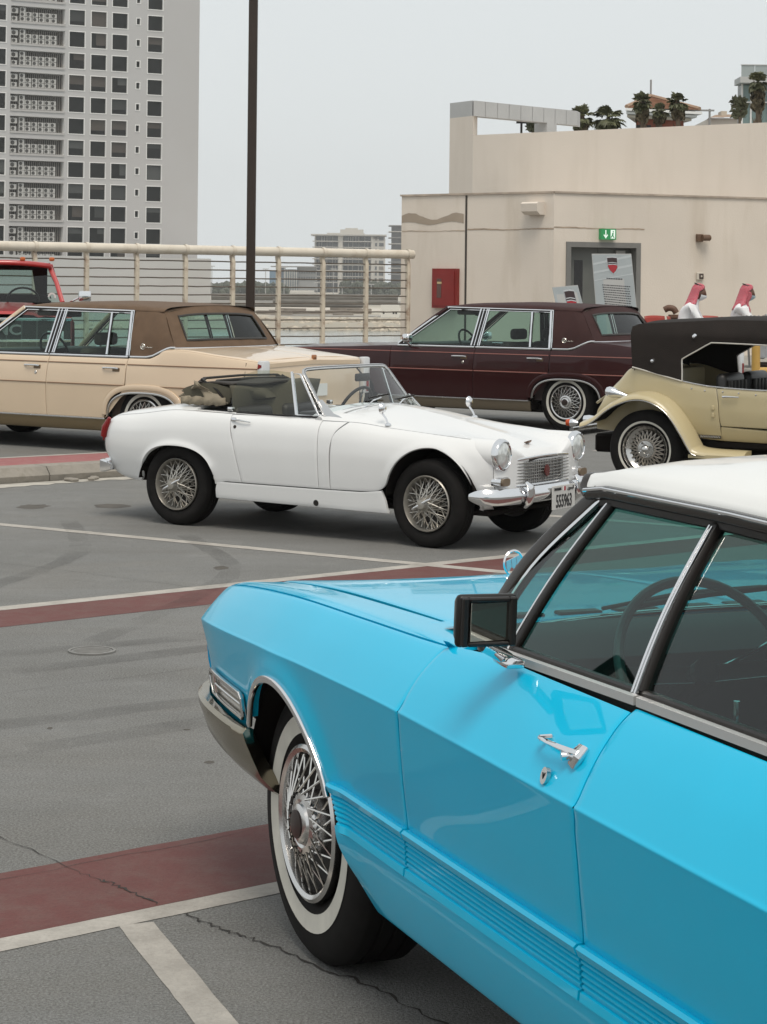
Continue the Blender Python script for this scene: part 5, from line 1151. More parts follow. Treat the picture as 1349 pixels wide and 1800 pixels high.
# windshield and backlight
def WS(u, v):   # u -1..1 across, v 0 base .. 1 top
    xb_ = -.58-.22*abs(u)**2.6; yb = .80*u; zb_ = .935-.0*abs(u); xt = -.962-.085*abs(u)**2.2; yt = .655*u; zt = 1.308-.046*abs(u)**2.2
    return (lerp(xb_, xt, v)+.02*math.sin(PI*v), lerp(yb, yt, v), lerp(zb_, zt, v))
q = MB(); q.grid([[WS(u, v) for v in np.linspace(0, 1, 10)] for u in np.linspace(-1, 1, 25)]); q.build('windshield', M_tint, buick)
q = MB(); q.sweep([WS(u, .0) for u in np.linspace(-1, 1, 25)], rrect(.018, .012, .004, 2), up=(0, 0, 1)); q.build('windshield_trim', chrome, buick)
q = MB(); q.grid([[(lerp(-3.28, -3.05, v)-.05*(1-u*u), lerp(.78, .62, v)*u, lerp(.95, 1.22, v)) for v in np.linspace(0, 1, 6)] for u in np.linspace(-1, 1, 15)]); q.build('backlight', M_tint, buick)
q = MB(); q.grid([[(x, y, .948) for y in np.linspace(-.86, .86, 5)] for x in np.linspace(-2.48, -3.3, 5)]); q.build('parcel_shelf', dark_in, buick)
# wipers
for y0, y1 in ((.42, -.02), (-.25, -.68)):
    q = MB(); a = np.array(WS(y0/.8, .02)); c_ = np.array(WS(y1/.8, .10)); q.tube([tuple(a+(.012, 0, .010)), tuple((a+c_)/2+(.02, 0, .02)), tuple(c_+(.012, 0, .010))], .005, 6); w_ = q.build('wiper_arm', black_pl, buick)
    m0 = a*.35+c_*.65; q = MB(); d0 = (c_-a)/np.linalg.norm(c_-a); q.sweep([tuple(m0-d0*.22+(.006, 0, .006)), tuple(m0+(.010, 0, .010)), tuple(m0+d0*.20+(.006, 0, .006))], rrect(.012, .014, .003, 1)); q.build('wiper_blade', black_pl, w_)
# mirror: black square housing with a bright back on a chrome foot
mr_c = np.array((-1.235, .998, 1.048)); mr = MB(); mr.rbox(-.012, .012, -.068, .068, -.056, .056, .010, 3); mo = mr.build('door_mirror', black_pl, buick, loc=tuple(mr_c)); mo.rotation_euler = (R(1), R(-2), R(-2)); mo.scale = (.9, .92, .92)
q = MB(); q.rbox(.008, .038, -.058, .062, -.050, .050, .014, 3); q.build('mirror_back', mat('mirror_back', (.16, .14, .12), .35, .8), mo)
q = MB(); q.rbox(-.0015, .0015, -.046, .046, -.041, .041, .001, 1); gl_ = q.build('mirror_glass', mat('mirror_silver', (.62, .64, .58), .02, 1.), mo, loc=(-.0185, -.002, 0)); gl_.rotation_euler = (0, 0, R(7))
for y0, y1, z0, z1 in ((-.062, -.047, -.052, .052), (.047, .062, -.052, .052), (-.047, .047, .042, .052), (-.047, .047, -.052, -.042)):
    q = MB(); q.rbox(-.026, -.010, y0, y1, z0, z1, .003, 1); q.build('mirror_rim', black_pl, mo)
q = MB(); q.sweep([(.01, .0, -.054), (.03, -.045, -.078), (.05, -.075, -.095)], rrect(.03, .022, .007, 2), up=(1, 0, 0)); q.build('mirror_stalk', chrome, mo)
q = MB(); q.rbox(.0, .085, -.098, -.052, -.108, -.088, .008, 2); q.build('mirror_foot', chrome, mo)
# ---- interior
M_dash = mat('dash_vinyl', (.022, .020, .018), .6); M_seat = mat('seat_vinyl', (.14, .19, .195), .5, var=.1, vscale=6)
q = MB(); pr = [(-.62, .93), (-.72, .945), (-.85, .935), (-.93, .90), (-.95, .86), (-.93, .78), (-.90, .60), (-.62, .55)]
q.grid([[(x, y, z) for x, z in pr] for y in np.linspace(-.82, .82, 9)]); q.build('dashboard', M_dash, buick)
sw = thing('x', 'x', 'x'); bpy.data.objects.remove(sw)
cw = Vector((-1.06, .40, .885)); ax = Vector((-.86, 0, .50)).normalized(); e1_ = Vector((0, 1, 0)); e2_ = ax.cross(e1_)
q = MB(); q.tube([tuple(cw+e1_*(.205*math.cos(a))+e2_*(.205*math.sin(a))) for a in np.linspace(0, 2*PI, 49)[:-1]], .0115, 9, closed=True, up=tuple(ax)); stw = q.build('steering_wheel', mat('wheel_grey', (.10, .125, .12), .4), buick)
q = MB(); q.sweep([tuple(cw+e1_*.20+ax*-.01), tuple(cw+ax*-.03), tuple(cw-e1_*.20+ax*-.01)], rrect(.04, .012, .004, 2), up=tuple(ax)); q.build('wheel_spoke', chrome_dull, stw)
q = MB(); q.tube([tuple(cw-ax*.0), tuple(cw-ax*.35)], .03, 10); q.build('steering_column', M_dash, buick)
q = MB(); q.tube([tuple(cw-ax*.06), tuple(cw-ax*.05+Vector((-.02, -.12, .05))), tuple(cw-ax*.05+Vector((-.03, -.2, .09)))], .005, 8); q.build('gear_lever', chrome, buick)
def seat(x0, yc, w_, zt, nm='seat'):
    q = MB(); pr = [(x0+.52, .44), (x0+.54, .52), (x0+.40, .56), (x0+.10, .53), (x0+.06, .60), (x0-.02, zt-.06), (x0-.06, zt), (x0-.12, zt-.02), (x0-.15, .5), (x0-.10, .40)]
    q.grid([[(x, yc+y, z-.02*(abs(y)/(w_/2))**4) for x, z in pr] for y in np.linspace(-w_/2, w_/2, 9)], closed_v=True); n_ = len(pr); q.F.append(tuple(range(n_))); q.F.append(tuple(reversed(range(8*n_, 9*n_)))); so_ = q.build(nm, M_seat, buick, sharp=60)
    return so_
seat(-1.75, .40, .62, .93); seat(-1.75, -.40, .62, .93); seat(-2.62, 0, 1.5, .90, 'rear_seat')
q = MB(); q.rbox(-2.9, -.6, -.88, .88, .28, .34, .01, 1); q.build('floor', dark_in, buick)
for s in (1, -1):
    q = MB(); q.rbox(-2.55, -.85, s*.84-.02, s*.84+.02, .34, .945, .01, 1); dt = q.build('door_trim', mat('door_trim', (.05, .043, .036), .7), buick)
    q = MB(); q.tube([(-1.90, s*.835, .94), (-1.90, s*.835, 1.005)], .006, 8, up=(0, 1, 0)); q.build('lock_knob', chrome, dt)
    q = MB(); q.sweep([(-1.0, s*.80, .80), (-1.3, s*.79, .79), (-1.55, s*.80, .80)], rrect(.03, .04, .01, 2)); q.build('arm_rest', M_dash, dt)
q = MB(); q.rbox(-1.02, -.99, -.13, .13, 1.19, 1.25, .01, 2); q.build('inside_mirror', black_pl, buick)
# wheels
SPK = mat('spoke_chrome', (.62, .60, .57), .18, 1.)
for x, s, st in ((0, 1, R(1.5)), (0, -1, 0), (-3.15, 1, 0), (-3.15, -1, 0)):
    make_wheel('wheel', .350, .205, .188, 'cover', (.222, .268), buick, (x, s*.905, .348), s, st if s > 0 else st, chrome_dull, SPK)
# ================================================================== TWO FORMAL SEDANS (same model)
M_cglass = glass('green_glass', (.60, .76, .72), .7)
def cad_car(name, label, o, ang_, paint, vinyl, lower, stripe_m, hood_m=None):
    a = R(ang_); f = (-math.sin(a), math.cos(a)); car = thing(name, label, 'car', (o[0], o[1], 0), fwd_rot(*f))
    def sec(x, sh, top, ctr, k=1., zs=.20):   # sh: shoulder z at y .885, top: z at y .80
        return (x, [(.78*k, zs), (.885*k, zs+.015), (.905*k, .26), (.915*k, .335), (.926*k, .50), (.932*k, .665), (.932*k, .688), (.925*k, .80), (.907*k, lerp(.80, sh, .70)), (.885*k, sh), (.86*k, sh+.012), (.80*k, top), (.40*k, lerp(top, ctr, .8)), (0, ctr)])
    ST = [sec(4.15, .86, .875, .89, .96, .3), sec(3.9, .885, .90, .93, .985), sec(3.086, .915, .925, .955), sec(2.35, .945, .955, .985), sec(1.25, .950, .96, .96), sec(.25, .948, .958, .96), sec(-.05, .950, .96, .98), sec(-.16, .985, 1.0, 1.02), sec(-.26, 1.035, 1.048, 1.05), sec(-.45, 1.035, 1.050, 1.06), sec(-.9, .995, 1.010, 1.04), sec(-1.25, .962, .980, 1.005, .985), sec(-1.40, .945, .955, .975, .975, .3)]
    LC = Loft(ST)
    gf = 2.43; gm = lambda z: 1.235+.012*math.sin((z-.3)*6); gr = .20
    rows = lambda xa, xb, zs: [[(xa(z) if callable(xa) else xa, z), (xb(z) if callable(xb) else xb, z)] for z in zs]
    zs = np.linspace(.345, .945, 8)
    arch = arch_pts(-.02, .30, .455, .31, 8, 172, 26, 2.9); archF = arch_pts(3.086, .30, .44, .33, 8, 172, 22, 2.6)
    for mir in (False, True):
        s = -1 if mir else 1
        panel('front_door', LC, rows(gf, gm, zs), 16, 26, paint, car, 'z', mir, tmax=9, gap=.003)
        # rear door: rear edge bends round the wheel opening
        def rb_(z): return float(np.interp(z, [.34, .50, .58, .63, .66, .95], [.485, .475, .43, .34, .215, .20]))
        panel('rear_door', LC, rows(gm, rb_, zs), 20, 30, paint, car, 'z', mir, tmax=9, gap=.003)
        def rq(z): return rb_(z)
        bot = [(.478, .345)]+arch+[(-.52, .335), (-.9, .33), (-1.39, .34)]
        left = [(rb_(z), z) for z in (.345, .5, .58, .63)]
        topp = [(x, float(LC.at(np.array([x]), np.array([9.]), 't')[0][2])) for x in np.linspace(.2, -1.39, 26)]
        midr = [(x, .70) for x in np.linspace(.205, -1.39, 26)]; mid2 = [(x, .66) for x in np.linspace(.22, -1.39, 26)]
        panel('rear_quarter', LC, [bot, mid2, midr, [(lerp(p[0], q[0], .5), lerp(p[1], q[1], .55)) for p, q in zip(midr, topp)], topp], 70, 30, paint, car, 'z', mir, tmax=9, gap=.002)
        botf = [(4.13, .42), (3.55, .42)]+archF+[(2.55, .345), (gf, .345)]
        panel('front_fender', LC, [botf, [(x, .69) for x in np.linspace(4.13, gf, 16)], [(x, float(LC.at(np.array([x]), np.array([9.]), 't')[0][2])) for x in np.linspace(4.13, gf, 16)]], 60, 24, paint, car, 'z', mir, tmax=9, gap=.003)
        panel('rocker_trim', LC, [[(x, .215) for x in (2.62, 1.5, .46)], [(x, .26) for x in (2.62, 1.5, .46)], [(x, .336) for x in (2.62, 1.5, .46)]], 20, 10, lower, car, 'z', mir, tmax=4, gap=.001)
        # top shoulders
        xs = np.linspace(4.13, 2.35, 12); panel('fender_top', LC, [[(x, 9) for x in xs], [(x, 10) for x in xs], [(x, 11) for x in xs]], 24, 8, paint, car, 't', mir, gap=0, roll=0)
        panel('hood', LC, [[(x, 11) for x in xs], [(x, 12) for x in xs], [(x, 13) for x in xs]], 24, 12, hood_m or paint, car, 't', mir, gap=.001)
        xs = np.linspace(-.24, -1.39, 14); panel('quarter_top', LC, [[(x, 9) for x in xs], [(x, 10) for x in xs], [(x, 11) for x in xs]], 24, 8, paint, car, 't', mir, gap=0, roll=0)
        xs = np.linspace(-.36, -1.36, 14); panel('trunk_lid', LC, [[(x, 11) for x in xs], [(x, 12) for x in xs], [(x, 13) for x in xs]], 24, 14, paint, car, 't', mir, gap=.001)
        for xa, xb in ((2.35, .21),): q = MB(); q.grid([[(x, s*y, z) for y, z in ((.885, .948), (.865, .958), (.80, .956))] for x in np.linspace(xa, xb, 8)]); q.build('door_top', paint, car)
        # pinstripes and bright lower mouldings
        def SP(x, z, o=.0): p = LC.at(np.array([x]), np.array([z]), 'z', tmax=9)[0]; return (p[0], s*(p[1]+o), p[2])
        for z, r_, m_, nm in ((.677, .0055, stripe_m, 'body_moulding'), (.885, .0055, stripe_m, 'body_stripe')):
            for xa, xb in ((4.1, gf+.004), (gf-.004, 1.24), (1.226, .22), (.19, -1.38)):
                q = MB(); q.sweep([SP(x, z, .002) for x in np.linspace(xa, xb, 10)], rrect(.010, r_*2, .002, 1), up=(0, 0, 1)); q.build(nm, m_, car)
        q = MB(); q.sweep([SP(x, .340, .004) for x in np.linspace(2.60, .47, 12)], rrect(.012, .014, .003, 1), up=(0, 0, 1)); q.build('rocker_moulding', chrome_dull, car)
        P = [SP(p[0], p[1], .006) for p in arch]; q = MB(); q.sweep(P, rrect(.022, .016, .005, 2), up=(0, 1, 0)); q.build('arch_moulding', chrome_dull if stripe_m is not paint else paint, car)
        # flared lip above the arch
        A2 = arch_pts(-.02, .31, .50, .355, 6, 174, 26, 2.9); P = [SP(p[0], p[1], .004) for p in A2]; q = MB(); q.sweep(P, rrect(.055, .020, .009, 2), up=(0, 1, 0)); q.build('arch_flare', paint, car)
        for cx_, A_ in ((-.02, arch_pts(-.02, .30, .46, .315, -5, 185, 20, 2.9)), (3.086, arch_pts(3.086, .30, .445, .335, -5, 185, 20, 2.6))):
            q = MB(); q.grid([[(p[0], s*yy, p[1]) for yy in (.90, .45)] for p in A_]); q.add([(p[0], s*.45, p[1]) for p in A_], [tuple(range(len(A_)))]); q.build('wheel_well', dark_in, car, False)
        # door handles, lock
        for hx in (1.44, .40):
            q = MB(); q.sweep([SP(hx+.10, .845, .006), SP(hx+.05, .847, .022), SP(hx-.06, .847, .022), SP(hx-.10, .842, .008)], rrect(.018, .014, .004, 2), up=(0, s, 0)); q.build('door_handle', chrome, car)
            q = MB(); c0 = SP(hx-.07, .832, .003); q.rbox(c0[0]-.045, c0[0]+.045, c0[1]-.006, c0[1]+.006, c0[2]-.02, c0[2]+.018, .004, 1); q.build('handle_cup', mat('handle_bronze', (.16, .11, .07), .3, .6), car)
        q = MB(); c0 = SP(1.385, .775, .003); q.lathe([(0, s*.004), (.014, s*.004), (.018, 0)], 12, 'y', c0); q.build('door_lock', chrome_dull, car)
        # belt moulding
        for xa, xb in ((2.34, 1.242), (1.228, .205)): q = MB(); q.sweep([(x, s*.880, .958) for x in np.linspace(xa, xb, 6)], rrect(.03, .026, .007, 2), up=(0, 0, 1)); q.build('belt_moulding', chrome, car)
        # ---- side glass and bright frames
        def G(x, z): v = (z-.965)/(1.405-.965); return (x, s*(lerp(.868, .735, v)+.02*math.sin(PI*max(0, min(1, v)))), z)
        ff = [G(2.28, .975), G(1.675, 1.400), G(1.215, 1.408), G(1.275, .975)]; rr_ = [G(1.205, .975), G(1.145, 1.408), G(.545, 1.392), G(.505, .975)]; qq = [G(.475, .975), G(.515, 1.390), G(.29, 1.384), G(.235, .975)]
        for nm, pl in (('front_window', ff), ('rear_window', rr_), ('quarter_window', qq)):
            g_ = MB(); quad_patch(g_, [pl[0], pl[3], pl[2], pl[1]], 8, 8, (0, s*.012, 0)); go = g_.build(nm, M_cglass, car)
            q = MB(); d_ = []
            for i in range(4):
                p0, p1_ = np.array(pl[i]), np.array(pl[(i+1) % 4])
                for k in range(5): d_.append(tuple(p0+(p1_-p0)*k/5+np.array((0, s*.012*math.sin(PI*k/5), 0))))
            q.sweep(d_, rrect(.014, .014, .003, 1), closed=True, up=(0, s, 0)); q.build('window_seal', black_pl, go)
        # bright outer frames
        def bar(pts, w_, h_, m_, nm='window_frame', o=.0):
            q = MB(); q.sweep([(p[0], p[1]+s*o, p[2]) for p in pts], rrect(w_, h_, min(w_, h_)*.3, 2), up=(0, s, .2)); return q.build(nm, m_, car)
        def seg(a_, c_, n_=7): return [tuple(np.array(a_)*(1-t)+np.array(c_)*t) for t in np.linspace(0, 1, n_)]
        Gm = lambda x, z: G(x, z)
        bar(seg(Gm(2.34, .98), Gm(1.70, 1.43)), .026, .022, chrome, o=.010); bar(seg(Gm(2.30, .985), Gm(1.678, 1.418)), .012, .018, black_pl, o=.008); bar(seg(Gm(2.265, .985), Gm(1.665, 1.405)), .012, .018, chrome, o=.010)
        bar(seg(Gm(1.70, 1.432), Gm(.245, 1.412), 10), .016, .020, chrome, o=.012); bar(seg(Gm(1.67, 1.416), Gm(.265, 1.398), 10), .014, .014, black_pl, o=.008); bar(seg(Gm(1.665, 1.405), Gm(.28, 1.388), 10), .010, .016, chrome, o=.010)
        for dx, m_, w_ in ((.062, chrome, .022), (.038, black_pl, .022), (.018, chrome, .014), (-.004, black_pl, .02), (-.026, chrome, .014), (-.050, chrome, .02)): bar(seg(Gm(1.235+dx, .975), Gm(1.175+dx, 1.42)), w_, .022, m_, 'door_pillar', .008)
        bar(seg(Gm(.49, .975), Gm(.53, 1.395)), .026, .020, chrome, 'vent_divider', .008); bar(seg(Gm(.225, .97), Gm(.275, 1.405)), .030, .020, chrome, o=.010); bar(seg(Gm(.195, .97), Gm(.245, 1.415)), .012, .020, chrome, o=.012)
        # sail panel in vinyl
        zb = lambda x: float(np.interp(x, [-.30, -.18, -.10, -.02, .2], [1.062, 1.01, .975, .962, .960]))
        R_ = []
        for i, u in enumerate(np.linspace(0, 1, 14)):
            xb_ = lerp(.185, -.36, u); xt = lerp(.235, -.115, u); z0 = zb(xb_) if xb_ > -.3 else 1.062
            R_.append([(lerp(xb_, xt, v), s*(lerp(.878, .735, v)+.022*math.sin(PI*v)-.02*max(0, u-.75)*4*(1 if True else 0)), lerp(z0, 1.425, v)) for v in np.linspace(0, 1, 10)])
        q = MB(); q.grid(R_); sp = q.build('sail_panel', vinyl, car)
        q = MB(); q.sweep([(p[0][0], p[0][1]+s*.004, p[0][2]) for p in R_], rrect(.022, .016, .005, 2), up=(0, s, 0)); q.build('vinyl_moulding', chrome, car)
        # crest badge with laurel ring and script
        c0 = np.array(R_[4][2]); q = MB(); q.lathe([(.022, s*.002), (.027, s*.006), (.031, s*.002)], 20, 'y', tuple(c0+np.array((-.005, s*.006, 0)))); q.lathe([(0, s*.005), (.012, s*.005), (.014, 0)], 12, 'y', tuple(c0+np.array((-.005, s*.006, 0)))); q.build('badge', mat('badge_silver', (.75, .72, .66), .25, .8), sp)
        q = MB(); q.sweep([tuple(c0+np.array((-.045-.016*k, s*.004, -.012+.010*(k % 2)))) for k in range(6)], rrect(.005, .008, .001, 1), up=(0, s, 0)); q.build('script_badge', mat('badge_silver', (0, 0, 0)), sp)
        # tail fin lamp
        q = MB(); q.rbox(-1.47, -1.39, s*.86-.055, s*.86+.055, .60, .965, .018, 2); tl = q.build('fin_lamp', mat('fin_white', (.62, .62, .62), .2, .3), car)
        q = MB(); q.rbox(-1.480, -1.468, s*.86-.020, s*.86+.020, .62, .80, .006, 1); q.build('lens', mat('red_lens', (.20, .006, .006), .15), tl)
        q = MB(); q.prism([(-1.400, s*.917, .885), (-1.445, s*.917, .905), (-1.445, s*.917, .925), (-1.405, s*.917, .935)], (0, s*.003, 0)); q.build('side_marker', mat('red_lens', (0, 0, 0)), tl, False)
        q = MB(); q.sweep([(-1.245, *SP(-1.245, z, .002)[1:]) for z in (.40, .6, .8, .94)], rrect(.006, .004, .001, 1), up=(0, s, 0)); q.build('panel_seam', dark_in, car)
        # door mirror
        q = MB(); q.rbox(2.10, 2.20, s*.97-.055, s*.97+.055, 1.00, 1.10, .025, 3); mm = q.build('door_mirror', chrome, car); q = MB(); q.sweep([(2.15, s*.90, .965), (2.15, s*.94, .99), (2.15, s*.97, 1.02)], rrect(.04, .03, .01, 2), up=(1, 0, 0)); q.build('mirror_stalk', chrome, mm)
    # roof shell
    def RY(x, t):
        y = [.745, .742, .715, .66, .50, .25, 0]; zc_ = float(np.interp(x, [-.12, .3, .9, 1.5, 1.75], [1.470, 1.495, 1.505, 1.488, 1.455])); zd = float(np.interp(x, [-.12, .25, 1.2, 1.7], [1.405, 1.415, 1.428, 1.425]))
        z = [zd, zd+.014, lerp(zd, zc_, .52), lerp(zd, zc_, .70), lerp(zd, zc_, .88), lerp(zd, zc_, .97), zc_]; return float(np.interp(t, np.linspace(0, 1, 7), y)), float(np.interp(t, np.linspace(0, 1, 7), z))
    rows_ = []
    for i in range(24):
        row = []
        for j in range(33):
            t = abs(j-16)/16; sg = 1 if j >= 16 else -1; x = lerp(1.705+.09*(1-t*t), -.125-.035*(1-t*t), i/23); y, z = RY(x, 1-t); row.append((x, sg*y, z))
        rows_.append(row)
    q = MB(); q.grid(rows_); q.build('vinyl_roof', vinyl, car); q = MB(); q.grid([[(p[0], p[1]*.96, p[2]-.03) for p in r] for r in rows_]); q.build('headliner', mat('cad_liner', (.16, .14, .11), .9), car)
    # rear window surround and glass
    def BW(u, v): # u -1..1, v 0 base..1 top
        au = abs(u); xb_ = -.44+.10*au**2.5; xt = -.155+.035*au**2; yb = .845*u; yt = .735*u; zb_ = 1.055; zt = 1.470-.06*au**3.2
        return np.array((lerp(xb_, xt, v)-.02*math.sin(PI*v), lerp(yb, yt, v), lerp(zb_, zt, v)))
    wl, wb, wt = .80, .20, .80
    q = MB(); us = [-1, -.94, -.88, -wl, -.4, 0, .4, wl, .88, .94, 1]; vs = [0, .1, wb, wt, .9, 1]
    P = np.array([[BW(-1, v)*np.array((1, .985, 1))+np.array((.06, 0, 0)) for v in vs]]+[[BW(u, v) for v in vs] for u in us]+[[BW(1, v)*np.array((1, .985, 1))+np.array((.06, 0, 0)) for v in vs]]); nu, nv = P.shape[:2]; Fc = []
    for i in range(nu-1):
        for j in range(nv-1):
            if 4 <= i < 8 and j == 2: continue
            Fc.append((i*nv+j, (i+1)*nv+j, (i+1)*nv+j+1, i*nv+j+1))
    q.add(P.reshape(-1, 3), Fc); q.build('backlight_surround', vinyl, car, sharp=60)
    q = MB(); q.grid([[BW(u, v)+np.array((.012, 0, 0)) for v in np.linspace(wb, wt, 6)] for u in np.linspace(-wl, wl, 13)]); bl = q.build('backlight', M_cglass, car)
    rim = [BW(u, wb) for u in np.linspace(-wl, wl, 9)]+[BW(wl, v) for v in np.linspace(wb, wt, 5)[1:]]+[BW(u, wt) for u in np.linspace(wl, -wl, 9)[1:]]+[BW(-wl, v) for v in np.linspace(wt, wb, 5)[1:-1]]
    q = MB(); q.sweep([tuple(p) for p in rim], rrect(.022, .016, .005, 2), closed=True, up=(-1, 0, .4)); q.build('window_seal', mat('seal_dark', (.03, .026, .022), .5), bl)
    q = MB(); q.sweep([tuple(BW(u, .0)+np.array((-.004, 0, .002))) for u in np.linspace(-1, 1, 15)], rrect(.02, .014, .004, 2), up=(0, 0, 1)); q.build('vinyl_moulding', chrome, car)
    # windshield
    def WSc(u, v): au = abs(u); return np.array((lerp(2.47-.14*au**2.4, 1.80-.09*au**2, v)+.02*math.sin(PI*v), u*lerp(.83, .735, v), lerp(.975, 1.455-.03*au**3, v)))
    q = MB(); q.grid([[WSc(u, v) for v in np.linspace(0, 1, 8)] for u in np.linspace(-1, 1, 17)]); q.build('windshield', M_cglass, car)
    for s in (1, -1): q = MB(); q.sweep([tuple(WSc(s, v)) for v in np.linspace(-.03, 1, 8)], rrect(.045, .05, .012, 2), up=(0, s, .2)); q.build('windshield_pillar', paint, car)
    q = MB(); q.rbox(-1.34, 4.05, -.74, .74, .20, .32, .02, 1); q.build('underbody', dark_in, car); q = MB(); q.rbox(2.40, 4.05, -.70, .70, .32, .86, .02, 1); q.build('engine_bay', dark_in, car); q = MB(); q.rbox(-1.34, -.50, -.70, .70, .32, .93, .02, 1); q.build('trunk_box', dark_in, car)
    for s in (1, -1): y0, y1 = (.865, .875) if s > 0 else (-.875, -.865); q = MB(); q.box(.52, 2.5, y0, y1, .34, .90); q.build('shut_line_liner', dark_in, car, False)  # dark liner added inside each flank to darken the shut lines
    # rear and front fascia, bumpers
    q = MB(); q.rbox(-1.42, -1.385, -.80, .80, .40, .955, .015, 2); q.build('tail_panel', paint, car); q = MB(); q.grid([[(x, y, lerp(.955, .975, 1-abs(y)/.8)-d_) for x, d_ in ((-1.35, -.008), (-1.40, .0), (-1.425, .02), (-1.425, .06))] for y in np.linspace(-.79, .79, 11)]); q.build('trunk_edge', paint, car); q = MB(); q.rbox(4.10, 4.16, -.78, .78, .45, .86, .02, 2); q.build('grille', chrome, car)
    for k in range(10): q = MB(); q.box(4.16, 4.172, -.42+.09*k, -.41+.09*k, .50, .84); q.build('grille_bar', chrome, car, False)
    for x0, x1 in ((-1.56, -1.42), (4.17, 4.31)): q = MB(); q.rbox(x0, x1, -.93, .93, .36, .50, .03, 3); q.build('bumper', chrome, car)
    for s in (1, -1): q = MB(); q.rbox(4.10, 4.18, s*.70-.17, s*.70+.17, .62, .78, .015, 2); q.build('headlamp', mat('lamp_clear', (.6, .62, .62), .08, .3), car)
    # plate
    q = MB(); q.box(-1.435, -1.422, -.20, .20, .60, .72); q.build('number_plate', mat('plate_white', (.7, .7, .68), .4), car, False)
    # badge on the trunk edge
    q = MB(); q.rbox(-1.425, -1.395, -.03, .03, .955, 1.005, .01, 2); q.build('trunk_lock', mat('lock_copper', (.45, .20, .10), .3, .8), car)
    # interior
    M_s = mat(name+'_seat', tuple(min(1, c*.5+.015) for c in vinyl['c3']) if 'c3' in vinyl else (.05, .03, .03), .8)
    def seatb(x0, yc, w_, zt): 
        q = MB(); q.rbox(x0-.12, x0+.02, yc-w_/2, yc+w_/2, .45, zt, .05, 3); q.rbox(x0-.05, x0+.5, yc-w_/2, yc+w_/2, .42, .58, .05, 3); so_ = q.build('seat', M_s, car); return so_
    for yc in (.40, -.40):
        so_ = seatb(.98, yc, .66, 1.02); q = MB(); q.rbox(.86, .96, yc-.15, yc+.15, 1.05, 1.18, .04, 3); q.build('headrest', M_s, so_)
    so_ = seatb(.0, 0, 1.5, 1.03)
    for yc in (.42, -.42): q = MB(); q.rbox(-.14, -.02, yc-.2, yc+.2, .98, 1.10, .045, 3); q.build('headrest', M_s, so_)
    q = MB(); q.rbox(1.95, 2.42, -.82, .82, .70, .985, .05, 3); q.build('dashboard', mat('cad_dash', (.035, .028, .024), .6), car)
    cw = Vector((1.62, .38, .98)); ax = Vector((-.88, 0, .47)).normalized(); e1_ = Vector((0, 1, 0)); e2_ = ax.cross(e1_)
    q = MB(); q.tube([tuple(cw+e1_*(.195*math.cos(t))+e2_*(.195*math.sin(t))) for t in np.linspace(0, 2*PI, 33)[:-1]], .013, 7, closed=True, up=tuple(ax)); stw = q.build('steering_wheel', black_pl, car); q = MB(); q.sweep([tuple(cw+e1_*.19), tuple(cw-ax*.03), tuple(cw-e1_*.19)], rrect(.05, .02, .005, 1), up=tuple(ax)); q.build('wheel_spoke', black_pl, stw); q = MB(); q.tube([tuple(cw-ax*.03), tuple(cw-ax*.4)], .035, 8); q.build('steering_column', black_pl, car)
    q = MB(); q.rbox(1.66, 1.70, -.09, .12, 1.32, 1.40, .015, 2); q.build('inside_mirror', black_pl, car)
    for yc in (.40,): q = MB(); q.rbox(1.45, 1.66, yc-.20, yc+.22, 1.34, 1.40, .02, 2); q.build('sun_visor', mat('visor', (.10, .07, .055), .8), car)
    for s in (1, -1): q = MB(); y0, y1 = (.80, .845) if s > 0 else (-.845, -.80); q.box(.22, 2.3, y0, y1, .35, .945); q.build('door_trim', M_s, car, False)
    for x, s in ((0, 1), (0, -1), (3.086, 1), (3.086, -1)): make_wheel('wheel', .345, .21, .200, 'cover', (.232, .262), car, (x, s*.865, .343), s, 0, chrome_dull, SPK)
    return car
M_tanp = mat('tan_paint', (.64, .50, .355), .3, 0, coat=.7, var=.02, vscale=3); M_burgp = mat('burgundy_paint', (.028, .0045, .005), .35, 0, coat=.42, var=.03, vscale=3, spec=.2)
def vinyl_mat(nm, c_):
    m = mat(nm, c_, .7, spec=.25, var=.10, vscale=9, bump=.25, bscale=180); m['c3'] = c_; return m
V_tan = vinyl_mat('brown_vinyl', (.125, .080, .050)); V_burg = vinyl_mat('maroon_vinyl', (.040, .016, .015))
tan_car = cad_car('tan_sedan', 'cream tan formal sedan with brown vinyl roof parked behind the white convertible', (-1.855, 21.392), 57, M_tanp, V_tan, mat('tan_rocker', (.20, .15, .085), .35, .5), mat('tan_stripe', (.22, .13, .075), .4))
burg_car = cad_car('burgundy_sedan', 'dark burgundy formal sedan with maroon vinyl roof and wire wheels', (2.629, 25.388), 57, M_burgp, V_burg, mat('burg_rocker', (.20, .165, .12), .3, .6), mat('burg_stripe', (.30, .12, .10), .35))
